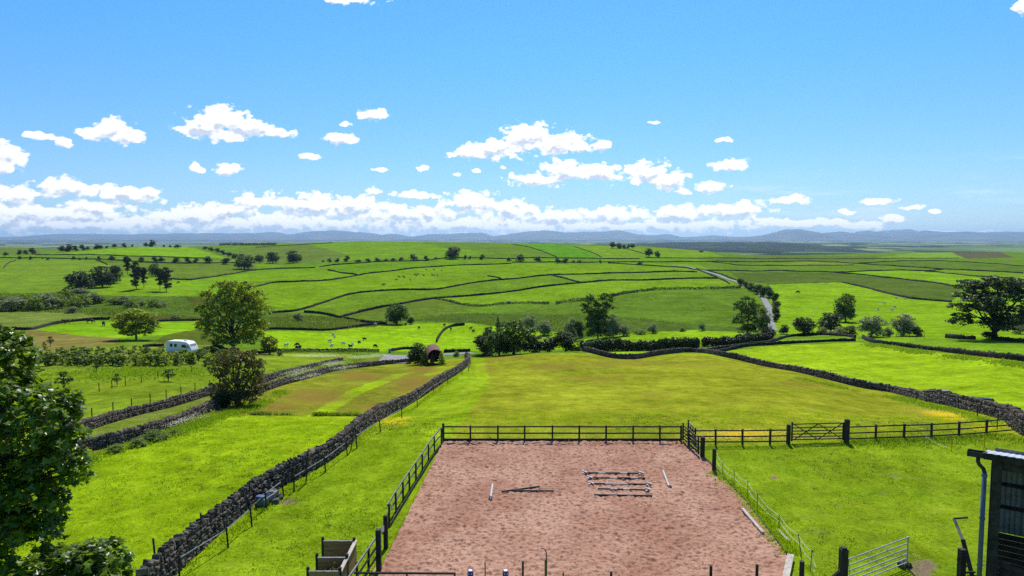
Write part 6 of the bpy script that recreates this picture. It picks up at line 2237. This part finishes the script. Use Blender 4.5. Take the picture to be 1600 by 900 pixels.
for s_ in (-1, 1):
    mb = MB()
    mb.bar((.3 * s_ + .5, -.35, 0), (.3 * s_ + .25, .1, .85), .05, .05)
    mb.build('leg', M['metal'], o)
r_ = random.Random(9)
for k, (u, v) in enumerate([(411, 778), (424, 768), (428, 772), (406, 790), (437, 780), (431, 786)]):
    q = bpy.data.objects.new('fallen_stone', STONE_MESH[k])
    COL.objects.link(q)
    q.location = G(u, v) + Vector((0, 0, .12))
    q.scale = (.45, .35, .28)
    q.rotation_euler = (r_.uniform(-.3, .3), r_.uniform(-.3, .3), r_.uniform(0, 3))
    tag(q, 'fallen wall stone lying in the tumbled gap by the trough', 'stone', 'fallen stones in the wall gap')

# thin posts in the wire fences of the middle distance
def wire_fence(pix, hh, lab, rad=.05, wires=(.9, .5), mat='wood_dark', ymax=1900):
    pts = [G(u, v, ymax=ymax) for (u, v) in pix]
    o = empty('wire_fence', pts[0], 0, lab, 'fence')
    for p in pts:
        mb = MB()
        mb.tube([(0, 0, -.2), (0, 0, hh)], rad, 6)
        q = mb.build('post', M[mat], o)
        q.location = p - pts[0]
    for w_ in wires:
        mb = MB()
        for i in range(len(pts) - 1):
            mb.tube([pts[i] - pts[0] + Vector((0, 0, hh * w_)), pts[i + 1] - pts[0] + Vector((0, 0, hh * w_))], .008, 3)
        mb.build('wire', M['metal'], o)


wire_fence([(144, 658), (177, 648), (206, 641), (235, 633), (260, 626), (283, 620), (305, 614), (328, 609)], 1.25, 'thin posts of a wire fence standing just behind the back track wall')
wire_fence([(1297, 590), (1335, 603), (1378, 612), (1432, 627), (1497, 639), (1527, 652)], 1.2, 'wire fence posts on the meadow side of the right hand wall')
wire_fence([(1380, 527.5), (1390, 527.5), (1400, 527.7), (1410, 528), (1421, 528), (1432, 528.5), (1444, 528.5)], 1.2, 'line of small posts right of the second silvery tree', ymax=260)
wire_fence([(155, 612), (175, 607), (196, 603), (221, 598), (247, 592), (270, 588), (300, 583)], 1.1, 'faint wire fence crossing the rough grass behind the track', ymax=120)
wire_fence([(732, 580), (734, 574), (735, 569), (733, 563)], 1.2, 'close set posts at the far end of the long wall')

# ------------------------------------------------------------------ tanks behind the right wall
p = G(1466, 625)
p.z += .12
o = empty('storage_tank', p, -.08, 'low black tank with a rounded end behind the right hand wall', 'tank')
mb = MB()
prof = [(-1.35, 0), (1.35, 0), (1.42, .2), (1.42, .75), (1.3, .98), (1.1, 1.05), (-1.2, 1.05), (-1.4, .95), (-1.42, .2)]
mb.prism(prof, -.45, .45)
mb.build('tank_body', M['black_plastic'], o, bevel=.03)
mb = MB()
mb.box((0, 0, 1.075), (2.2, .7, .04))
mb.build('lid', M['barn_sheet'], o, bevel=.01)
for x_ in (-.8, 0, .8):
    mb = MB()
    mb.box((x_, -.47, .5), (.05, .04, .8))
    mb.build('rib', M['black_plastic'], o)
p = G(1521, 631)
o = empty('feed_trough', p, -.28, 'long low dark feed trough with a wheel at its right end behind the wall', 'trough')
mb = MB()
mb.quadbox([(-1.6, -.2, .25), (1.5, -.2, .25), (1.5, .2, .25), (-1.6, .2, .25), (-1.75, -.34, .72), (1.6, -.34, .72), (1.6, .34, .72), (-1.75, .34, .72)])
mb.build('trough_body', M['black_plastic'], o, bevel=.02)
mb = MB()
mb.tube([(1.75, -.08, .5), (1.75, .08, .5)], .22, 14)
mb.build('wheel', M['black_plastic'], o)
for x_ in (-1.4, 1.2):
    mb = MB()
    mb.bar((x_, -.2, 0), (x_, .2, .35), .06, .06)
    mb.build('leg', M['dark_metal'], o)
mb = MB()
mb.box((-1.7, 0, .86), (.10, .3, .3))
mb.build('end_bracket', M['black_plastic'], o)

# ------------------------------------------------------------------ caravan
def caravan():
    p = G(285, 552)
    k = p.y / FPX
    L, H = 47 * k, 20.5 * k
    o = empty('caravan', p, R(-14), 'white touring caravan with small dark windows parked behind the plantation', 'caravan')
    W = 2.2
    s = L / 6.2
    side = [(-3.1, .42), (2.55, .42), (3.05, .62), (3.12, .9), (2.85, 1.55), (2.45, 2.15), (2.0, 2.5), (.3, 2.66), (-2.6, 2.62), (-2.95, 2.48), (-3.1, 2.1)]
    side = [(x * s, z * H / 2.66) for x, z in side]
    mb = MB()
    mb.prism(side, -W / 2, W / 2)
    mb.build('body', M['white_plastic'], o, bevel=.06)
    z = H / 2.66
    y = -W / 2 - .012
    for (x0, x1, z0, z1, nm, mt, rot) in [(-2.05, -1.45, 1.45, 2.1, 'window', 'glass', 0), (-1.0, -.35, 1.45, 2.1, 'window', 'glass', 0), (.75, 1.95, 1.35, 2.0, 'window', 'glass', 0)]:
        mb = MB()
        if x0 > .5:
            mb.prism([(x0 * s, z0 * z), (x1 * s + .12, z0 * z), (x1 * s - .25, z1 * z), (x0 * s, z1 * z)], y, y + .05)
        else:
            mb.box(((x0 + x1) / 2 * s, y, (z0 + z1) / 2 * z), ((x1 - x0) * s, .06, (z1 - z0) * z))
        mb.build(nm, M[mt], o, bevel=.015)
    f = MB()
    f.quadbox([(2.86 * s, -.85, 1.30 * z), (3.0 * s, -.85, 1.18 * z), (3.0 * s, .85, 1.18 * z), (2.86 * s, .85, 1.30 * z), (2.50 * s, -.8, 2.02 * z), (2.62 * s, -.8, 2.06 * z), (2.62 * s, .8, 2.06 * z), (2.50 * s, .8, 2.02 * z)])
    f.build('front_window', M['pink_glass'], o)
    f = MB()
    f.quadbox([(2.06 * s, y, 1.30 * z), (2.74 * s, y, 1.30 * z), (2.74 * s, y + .05, 1.30 * z), (2.06 * s, y + .05, 1.30 * z), (2.06 * s, y, 2.0 * z), (2.36 * s, y, 2.0 * z), (2.36 * s, y + .05, 2.0 * z), (2.06 * s, y + .05, 2.0 * z)])
    f.build('window', M['pink_glass'], o)
    mb = MB()
    mb.box((-.0 * s, y, 1.25 * z), (.7 * s, .03, 1.55 * z))
    dr = mb.build('door', M['white_plastic'], o, bevel=.008)
    mb = MB()
    mb.box((.24 * s, y - .03, 1.2 * z), (.06, .03, .12))
    mb.build('handle', M['dark_metal'], dr)
    for x_ in (-.55,):
        for sy in (-1, 1):
            mb = MB()
            mb.tube([(x_ * s, sy * (W / 2 - .22), .33), (x_ * s, sy * (W / 2 - .02), .33)], .33, 16)
            w_ = mb.build('wheel', M['black_plastic'], o)
            mb = MB()
            mb.tube([(x_ * s, sy * (W / 2 - .01), .33), (x_ * s, sy * (W / 2 + .01), .33)], .18, 12)
            mb.build('hub', M['metal'], w_)
    mb = MB()
    mb.box((.9 * s, 0, 2.72 * z), (.55, .5, .14))
    mb.build('roof_vent', M['white_plastic'], o, bevel=.03)
    mb = MB()
    mb.box((.75 * s, y, .72 * z), (.5, .03, .3))
    mb.build('hatch', M['barn_sheet'], o)
    mb = MB()
    mb.bar((3.0 * s, .3, .45), (4.1 * s, 0, .42), .08, .1)
    mb.bar((3.0 * s, -.3, .45), (4.1 * s, -.0, .42), .08, .1)
    mb.build('drawbar', M['metal'], o)
    mb = MB()
    mb.box((-.3 * s, 0, .38), (5.4 * s, 1.6, .1))
    mb.build('chassis', M['dark_metal'], o)


caravan()

# ------------------------------------------------------------------ curved roof barn
def dutch_barn():
    p = G(680, 570.5, 120, 185)
    k = p.y / FPX
    W, H = 25 * k, 25 * k
    L = 7.0
    o = empty('hay_barn', p, R(11), 'round roofed hay barn of rusty corrugated sheet with a dark open front', 'building')
    n = 18
    h0 = H * .48
    arc = []
    for i in range(n + 1):
        a = math.pi * (1 - i / n)
        arc.append((math.cos(a) * W / 2, h0 + math.sin(a) * (H - h0)))
    # roof in sheets along its length
    for j in range(7):
        y0, y1 = j * L / 7 - .25, (j + 1) * L / 7 - .26
        mb = MB()
        m = n * 3
        for i in range(m + 1):
            a = math.pi * (1 - i / m)
            c, s_ = math.cos(a), math.sin(a)
            w = .03 * (i % 2)
            for yy in (y0, y1):
                for t_ in (0, .03):
                    mb.v.append((c * (W / 2 + w + t_ + .005 * j), yy, h0 + s_ * (H - h0 + w + t_ + .005 * j)))
        for i in range(m):
            a = i * 4
            mb.f += [(a, a + 2, a + 6, a + 4), (a + 1, a + 5, a + 7, a + 3), (a, a + 4, a + 5, a + 1), (a + 2, a + 3, a + 7, a + 6)]
        mb.build('roof_sheet', M['rust'], o)
    for sx in (-1, 1):
        for j in range(4):
            mb = MB()
            mb.box((sx * (W / 2 - .12), j * (L - .4) / 3 + .1, h0 / 2), (.16, .16, h0))
            mb.build('post', M['dark_metal'], o)
        mb = MB()
        mb.box((sx * (W / 2 - .02), L / 2 - .1, h0 * .5), (.04, L - .5, h0))
        mb.build('side_sheet', M['rust'], o)
    mb = MB()
    mb.prism([(-W / 2 + .05, 0)] + [(x * .985, z - .03) for x, z in arc] + [(W / 2 - .05, 0)], L - .5, L - .45)
    mb.build('back_wall', M['rust'], o)
    mb = MB()
    for i in range(n):
        mb.bar((arc[i][0] * .99, -.24, arc[i][1] - .02), (arc[i + 1][0] * .99, -.24, arc[i + 1][1] - .02), .12, .14)
    mb.build('front_rib', M['rust'], o)
    for j in range(6):
        mb = MB()
        mb.box((random.uniform(-1, 1) * W * .2, L * .55 + .2 * j, .6 + .5 * (j % 2)), (1.3, 1.3, 1.1))
        mb.build('hay_bale', M['black_plastic'], o, bevel=.1)


dutch_barn()
# roadside gate piers and a gate
mb = MB()
mb.box((0, 0, .55), (.7, .5, 1.3))
q = mb.build('stone_pier', M['concrete'], None, bevel=.06)
q.location = G(609, 551.5, 150)
tag(q, 'pale stone pier at the end of the roadside wall left of the barn', 'pier')

# ------------------------------------------------------------------ livestock
def skin_body(name, bones, sub=1):
    me = bpy.data.meshes.new(name)
    me.from_pydata([b[0] for b in bones], [(i, b[2]) for i, b in enumerate(bones) if b[2] is not None], [])
    ob = bpy.data.objects.new(name, me)
    COL.objects.link(ob)
    m = ob.modifiers.new('skin', 'SKIN')
    for i, b in enumerate(bones):
        me.skin_vertices[0].data[i].radius = (b[1], b[1])
    me.skin_vertices[0].data[0].use_root = True
    if sub:
        ob.modifiers.new('sub', 'SUBSURF').levels = sub
    dg = bpy.context.evaluated_depsgraph_get()
    out = bpy.data.meshes.new_from_object(ob.evaluated_get(dg))
    out.name = name
    bpy.data.objects.remove(ob)
    out.polygons.foreach_set('use_smooth', [True] * len(out.polygons))
    return out


def animal_mesh(kind, grazing):
    if kind == 'sheep':
        hd = (.78, 0, .22) if grazing else (.82, 0, .92)
        nk = (.62, 0, .48) if grazing else (.64, 0, .80)
        B = [((0, 0, .62), .30, None), ((.36, 0, .62), .26, 0), (nk, .14, 1), (hd, .10, 2), ((hd[0] + .13, 0, hd[1] + hd[2] - .06 if not grazing else .12), .055, 3), ((-.38, 0, .62), .26, 0), ((-.58, 0, .5), .06, 5),
             ((.36, .16, .38), .07, 1), ((.36, .16, .0), .04, 7), ((.36, -.16, .38), .07, 1), ((.38, -.16, .0), .04, 9),
             ((-.36, .17, .42), .08, 5), ((-.40, .17, .22), .045, 11), ((-.37, .17, 0), .04, 12), ((-.36, -.17, .42), .08, 5), ((-.42, -.17, .22), .045, 14), ((-.38, -.17, 0), .04, 15)]
    else:
        hd = (1.35, 0, .42) if grazing else (1.45, 0, 1.38)
        nk = (1.05, 0, .85) if grazing else (1.1, 0, 1.28)
        B = [((0, 0, 1.0), .44, None), ((.65, 0, 1.02), .38, 0), (nk, .22, 1), (hd, .15, 2), ((hd[0] + .25, 0, hd[2] - .18), .09, 3), ((-.75, 0, 1.05), .36, 0), ((-1.05, 0, .85), .04, 5), ((-1.06, 0, .4), .03, 6),
             ((.6, .24, .6), .12, 1), ((.62, .24, .3), .07, 8), ((.62, .24, 0), .06, 9), ((.6, -.24, .6), .12, 1), ((.58, -.24, .3), .07, 11), ((.6, -.24, 0), .06, 12),
             ((-.7, .26, .65), .14, 5), ((-.82, .26, .38), .07, 14), ((-.74, .26, 0), .06, 15), ((-.7, -.26, .65), .14, 5), ((-.82, -.26, .38), .07, 17), ((-.76, -.26, 0), .06, 18)]
    return skin_body(kind + '_body', B)


AN = {}
for kd in ('sheep', 'cow'):
    for gz in (0, 1):
        AN[(kd, gz)] = animal_mesh(kd, gz)


def ears_mesh():
    mb = MB()
    for s_ in (-1, 1):
        mb.quadbox([(0, s_ * .05, 0), (.06, s_ * .05, 0), (.05, s_ * .17, -.02), (.02, s_ * .17, -.02), (0, s_ * .05, .03), (.06, s_ * .05, .03), (.05, s_ * .17, .01), (.02, s_ * .17, .01)])
    return mb.mesh('ears')


EARS = ears_mesh()


def animal(kind, u, v, ang, gz, mat, label, group, k=1.0):
    p = G(u, v)
    q = bpy.data.objects.new(kind, AN[(kind, gz)])
    COL.objects.link(q)
    if not q.data.materials:
        q.data.materials.append(M[mat])
    q.material_slots[0].link = 'OBJECT'
    q.material_slots[0].material = M[mat]
    q.location = p
    q.rotation_euler = (0, 0, ang)
    q.scale = (k, k, k)
    tag(q, label, kind, group)
    e = bpy.data.objects.new('ears', EARS)
    COL.objects.link(e)
    if not EARS.materials:
        EARS.materials.append(M[mat])
    e.material_slots[0].link = 'OBJECT'
    e.material_slots[0].material = M[mat]
    e.parent = q
    hx = {('sheep', 0): (.78, .98), ('sheep', 1): (.74, .30), ('cow', 0): (1.4, 1.5), ('cow', 1): (1.3, .55)}[(kind, gz)]
    e.location = (hx[0], 0, hx[1])
    e.scale = (1, 1, 1) if kind == 'sheep' else (1.8, 1.8, 1.8)


GR = 'flock in the bright field by the barn'
for i, (u, v, c, lab) in enumerate([(515, 535, 'w', 'white sheep, larger of two standing below a pair, mid field'), (521, 525, 'w', 'white sheep, upper of a close pair left of centre field'), (523, 528, 'w', 'white sheep, lower of a close pair left of centre field'), (447, 542, 'w', 'white sheep near the left end of the bright field'),
                                    (465, 541, 'b', 'black sheep near the left end of the bright field'), (464, 546, 'b', 'black sheep beside the low wall, left end'), (469, 546, 'b', 'black lamb next to the sheep by the low wall'), (519, 542, 'w', 'white sheep close to the low wall, mid field'),
                                    (536, 539, 'w', 'white sheep right of the larger white one'), (548, 544, 'b', 'black sheep nearest the low wall, right of centre'), (551, 540, 'w', 'white sheep just above the black one near the wall'), (561, 537.5, 'b', 'black sheep in the middle of the bright field'),
                                    (570, 532, 'b', 'lone black sheep highest in the middle of the bright field'), (586, 543, 'b', 'black sheep at the right end of the low wall'), (655, 514, 'b', 'dark sheep left of the hooked wall'), (634, 508.5, 'b', 'dark sheep by the round tree wall'),
                                    (571, 509, 'w', 'white sheep against the far wall of the bright field'), (587, 508.5, 'w', 'white sheep at the right of the far wall'), (694, 509.5, 'b', 'dark sheep above the hooked wall'), (704.5, 516, 'b', 'dark sheep right under the hooked wall'),
                                    (740, 519, 'b', 'dark sheep between the hooked wall and the thicket'), (735, 515, 'b', 'dark lamb left of the thicket top')]):
    animal('sheep', u, v, (i * 2.4) % 6.28, i % 3 != 0, 'wool' if c == 'w' else 'hide_black', lab, GR, 1.15)
GC = 'cattle grazing high on the green hill'
for i, (u, v, lab) in enumerate([(619, 438.5, 'black cow, lowest and leftmost of the hill herd'), (641, 438.5, 'black cow, lowest and right of the leftmost one'), (624, 433.5, 'dark cow above the two lowest ones, left'), (630, 433, 'dark cow above the two lowest ones, centre'), (632, 434.5, 'dark cow touching the centre cow'),
                                 (649, 430, 'dark cow at the left of the middle cluster'), (650.5, 431.5, 'dark cow at the bottom of the middle cluster'), (653, 429.5, 'dark cow at the right of the middle cluster'), (662, 431.5, 'dark cow between the two clusters'), (675, 430, 'dark cow, left of the right cluster'),
                                 (677.5, 431.5, 'dark cow, bottom of the right cluster'), (683.5, 431.5, 'dark cow, rightmost of the lower row'), (666, 422, 'dark cow, topmost left beside a light one'), (678, 422.5, 'dark cow, topmost in the centre'), (690, 424, 'dark cow, topmost right')]):
    animal('cow', u, v, (i * 1.9) % 6.28, i % 2, 'hide_black' if i % 3 else 'hide_brown', lab, GC)
for i, (u, v, lab) in enumerate([(599, 446.5, 'brown cow lying low on the hillside left of the herd'), (1382, 475, 'white sheep beside another in the right hand field'), (1372, 485, 'white sheep, lowest left in the right hand field'), (1393, 486, 'white sheep, lowest right in the right hand field'),
                                 (1398, 481, 'white sheep above the lowest right one'), (1414, 468, 'white sheep near the bold wall on the right'), (1400, 467, 'white sheep above the flock on the right'), (1247, 458.5, 'small dark calf alone in the right hand field'), (105, 506, 'dark cow left in the bright patch on the left'),
                                 (141, 505, 'dark cow by the wall in the bright patch on the left'), (162, 510, 'dark cow in the middle of the bright patch on the left'), (279, 443, 'dark cow on the slope right of the pines')]):
    kd = 'sheep' if 'sheep' in lab else 'cow'
    animal(kd, u, v, (i * 2.1) % 6.28, i % 2, 'wool' if kd == 'sheep' else 'hide_brown', lab, None, 1.2)
mb = MB()
mb.box((0, 0, .7), (2.4, 1.2, 1.2))
mb.box((0, 0, 1.36), (2.6, 1.35, .12))
q = mb.build('feeder', M['concrete'], None, bevel=.05)
q.location = G(795, 474)
tag(q, 'small pale feeder standing by the gap in the curving hedge', 'feeder')

# ------------------------------------------------------------------ grass tufts, weeds, flowers
def scatter(n, box, density, seed):
    """random points on the land inside a pixel polygon, spread evenly in the world"""
    r = np.random.default_rng(seed)
    (x0, x1), (y0, y1) = box
    X = r.uniform(x0, x1, n)
    Y = r.uniform(y0, y1, n)
    Z = height(X, Y)
    px, py = project(X, Y, Z)
    keep = np.zeros(n, bool)
    for poly in density:
        keep |= in_poly(px, py, poly)
    keep &= ~in_poly(X, Y, [(p.x, p.y) for p in ARENA])
    return np.column_stack([X, Y, Z])[keep], r


def blades(P, r, h, w, lean=.35, per=4, spread=.10):
    n = len(P)
    C = np.repeat(P, per, axis=0) + np.column_stack([r.normal(size=(n * per, 2)) * spread, np.zeros(n * per)])
    m = len(C)
    a = r.uniform(0, 2 * math.pi, m)
    hh = h * r.uniform(.5, 1.3, m)
    d = np.column_stack([np.cos(a), np.sin(a), np.zeros(m)])
    tip = C + np.column_stack([r.normal(size=(m, 2)) * (hh * lean)[:, None], hh])
    ww = w * r.uniform(.6, 1.4, m)[:, None]
    C = C - np.array([0, 0, .015])
    V = np.stack([C - d * ww, C + d * ww, tip], axis=1).reshape(-1, 3)
    return V, np.arange(m * 3).reshape(-1, 3)


ALL = [(-50, 560), (1650, 560), (1650, 960), (-50, 960)]
P, r = scatter(150000, ((-45, 45), (25, 62)), [ALL], 5)
# tufts gather where the sward is thicker
nz = np.sin(P[:, 0] * 1.7 + np.sin(P[:, 1] * .9) * 2) + np.sin(P[:, 1] * 2.3 + P[:, 0] * .6) + r.normal(size=len(P)) * 1.2
P = P[nz > .55]
V, F = blades(P, r, .085, .020, per=4, spread=.09)
tag(link('grass', mesh_np('grass', V, F), M['grass_blade']), 'short uneven tufts of green grass over the near pastures', 'grass', kind='stuff')
# rank dark tussocks and weeds
P, r = scatter(6500, ((-45, 45), (26, 60)), [ALL], 6)
cl = np.sin(P[:, 0] * .31 + 1) * np.sin(P[:, 1] * .27 + 2) + r.normal(size=len(P)) * .45
P = P[cl > .45]
V, F = blades(P, r, .085, .022, per=16, spread=.15, lean=.7)
tag(link('tussocks', mesh_np('tussocks', V, F), M['leaf_mid']), 'darker coarse tussocks dotted over the pasture', 'grass', kind='stuff')


def verge(pts, n, w, h, mat, name, label, per=7, seed=1, ymin=0, ymax=1900, blade=.03):
    L = line(pts, ymin=ymin, ymax=ymax, step_m=.5)
    r = np.random.default_rng(seed)
    i = r.integers(0, len(L), n)
    i = i[(np.sin(i * .21 + seed) + .6 * np.sin(i * .057 + 2 * seed) + r.normal(size=n) * .7) > -.1]
    n = len(i)
    P = L[i] + np.column_stack([r.normal(size=(n, 2)) * w * r.uniform(.4, 1.5, n)[:, None], np.zeros(n)])
    P[:, 2] = height(P[:, 0], P[:, 1])
    V, F = blades(P, r, h * .7, blade, per=per, spread=.12, lean=.4)
    return tag(link(name, mesh_np(name, V, F), M[mat]), label, 'grass', kind='stuff')


verge([(110, 700), (187, 684), (253, 664), (330, 634)], 4200, .7, .38, 'weed', 'verge_grass', 'long grass and weeds on the track between the two left walls', seed=2)
verge([(130, 722), (187, 704), (253, 684), (330, 656), (400, 634), (440, 613)], 3600, .55, .45, 'weed', 'verge_weeds', 'weeds and nettles at the foot of the front track wall', seed=3)
verge([(250, 925), (300, 884), (345, 848), (400, 803), (445, 770), (489, 744), (555, 694), (618, 652), (672, 620), (722, 584)], 2600, .22, .26, 'grass_blade', 'verge_grass', 'longer grass along the foot of the nearest walls', seed=4)
verge([(1240, 590), (1300, 603), (1345, 613), (1400, 622), (1450, 635), (1500, 646), (1540, 660)], 2200, .5, .42, 'weed', 'verge_weeds', 'weeds at the foot of the right hand wall', seed=5)
verge([(1330, 692), (1380, 691), (1440, 689), (1500, 687), (1560, 683), (1600, 690)], 2600, .55, .30, 'weed', 'verge_grass', 'rank grass under the rail fence on the right', seed=6)
verge([(1360, 539), (1425, 549), (1500, 559), (1600, 573)], 2600, .9, .55, 'weed', 'verge_weeds', 'weeds along the wall beyond the bright right hand field', seed=7, blade=.06)
verge([(400, 590), (450, 580), (500, 573), (560, 562)], 2600, 1.2, .5, 'weed', 'verge_grass', 'overgrown verge between the track walls near the lane', seed=8, blade=.05)
verge([(80, 585), (160, 583), (240, 582), (320, 580)], 3000, 4.0, .35, 'weed', 'verge_grass', 'rough tall grass under the young plantation', seed=9, blade=.06)
verge([(1115, 740), (1140, 758), (1165, 780), (1190, 808), (1215, 838), (1235, 862)], 1500, .22, .22, 'grass_blade', 'verge_grass', 'long grass along the right edge of the arena', seed=10)
verge([(1130, 748), (1142, 756)], 90, .35, .5, 'weed', 'verge_weeds', 'weed clump under the first electric fence stake', seed=11)


verge([(398, 648), (455, 649)], 500, .12, .5, 'leaf_scrub', 'long_grass_edge', 'dark edge of unmown grass, left piece', seed=21, ymin=40)
verge([(494, 650), (560, 650)], 900, .12, .55, 'leaf_scrub', 'long_grass_edge', 'dark edge of unmown grass against the long wall', seed=22, ymin=40)


def flowers(pts, n, w, zlo, zhi, mat, name, label, size=.05, seed=1, ymin=0, ymax=1900):
    L = line(pts, ymin=ymin, ymax=ymax, step_m=.5)
    r = np.random.default_rng(seed)
    i = r.integers(0, len(L), n)
    # gathered in drifts
    gk = np.sin(i * .13 + seed) + r.normal(size=n) * .5
    i = i[gk > .1]
    n = len(i)
    P = L[i] + np.column_stack([r.normal(size=(n, 2)) * w, np.zeros(n)])
    P[:, 2] = height(P[:, 0], P[:, 1]) + r.uniform(zlo, zhi, n)
    V, F = leaf_quads(P, size, r, up_bias=2.5)
    return tag(link(name, mesh_np(name, V, F), M[mat]), label, 'flowers', kind='stuff')


flowers([(250, 672), (290, 660), (330, 645)], 3200, .6, .3, .6, 'parsley', 'cow_parsley', 'white cow parsley along the front track wall left of the hawthorn', size=.06, seed=2)
flowers([(400, 612), (440, 600), (480, 592), (520, 582), (560, 574), (610, 568)], 5200, .9, .4, .8, 'parsley', 'cow_parsley', 'white cow parsley along the track right of the hawthorn', size=.07, seed=3)
flowers([(420, 596), (470, 583), (520, 572), (560, 562), (600, 559)], 6500, 1.2, .4, .8, 'parsley', 'cow_parsley', 'drifts of white cow parsley between the track walls near the lane', size=.08, seed=4)
flowers([(440, 560), (500, 559), (560, 557), (600, 557)], 4200, 1.6, .3, .7, 'parsley', 'cow_parsley', 'white cow parsley on the verge of the lane', size=.09, seed=5, ymin=130)
flowers([(560, 690), (610, 668), (650, 648), (690, 628)], 2600, 1.3, .05, .18, 'buttercup', 'buttercups', 'yellow buttercups beside the long wall', size=.034, seed=6)
flowers([(1075, 688), (1120, 684), (1160, 682), (1230, 684)], 5200, 1.1, .05, .2, 'buttercup', 'buttercups', 'yellow buttercups behind the fence right of the arena corner', size=.036, seed=7)
flowers([(1440, 642), (1480, 650), (1530, 660)], 3200, 1.3, .05, .2, 'buttercup', 'buttercups', 'yellow buttercups in front of the right hand wall', size=.040, seed=8)
flowers([(880, 684), (960, 684), (1050, 684)], 2200, .9, .05, .18, 'buttercup', 'buttercups', 'yellow buttercups just beyond the far arena fence', size=.032, seed=9)

# rushes and rank scrub on the valley floor
MARSH = [[(-50, 459), (95, 459), (140, 464), (310, 464), (420, 478), (430, 489), (480, 493), (560, 500), (640, 505), (560, 513), (400, 515), (300, 501), (180, 499), (120, 490), (0, 487), (-50, 487)],
         [(640, 502), (700, 490), (820, 491), (950, 493), (1000, 498), (1090, 508), (1180, 512), (1170, 519), (1090, 516), (1000, 518), (905, 530), (880, 518), (740, 504)]]
P, r = scatter(60000, ((-330, 160), (205, 480)), MARSH, 15)
nz = np.sin(P[:, 0] * .07 + np.sin(P[:, 1] * .05) * 2) + np.sin(P[:, 1] * .11 + P[:, 0] * .03) + r.normal(size=len(P)) * .6
P = P[nz > .35][:9000]
V, F = blades(P, r, .75, .16, per=7, spread=.45, lean=.35)
tag(link('rushes', mesh_np('rushes', V, F), M['leaf_scrub']), 'dark clumps of rushes over the marshy valley floor', 'rushes', kind='stuff')

# ------------------------------------------------------------------ haze
bm = bmesh.new()
bmesh.ops.create_cube(bm, size=1)
me = bpy.data.meshes.new('haze')
bm.to_mesh(me)
bm.free()
hm = bpy.data.materials.new('thin_blue_air')
hm.use_nodes = True
t = NT(hm.node_tree)
t.n.clear()
out = t.new('ShaderNodeOutputMaterial')
pv = t.new('ShaderNodeVolumePrincipled')
pv.inputs['Color'].default_value = (.50, .74, 1.0, 1)
pv.inputs['Density'].default_value = HAZE
pv.inputs['Anisotropy'].default_value = .45
t.link(pv.outputs[0], out.inputs['Volume'])
o = link('haze', me, hm)
o.scale = (103000, 44000, 560)
o.location = (0, 22000 - 1500, 560 / 2 - 100)
tag(o, 'thin blue summer haze over the whole valley', kind='stuff')
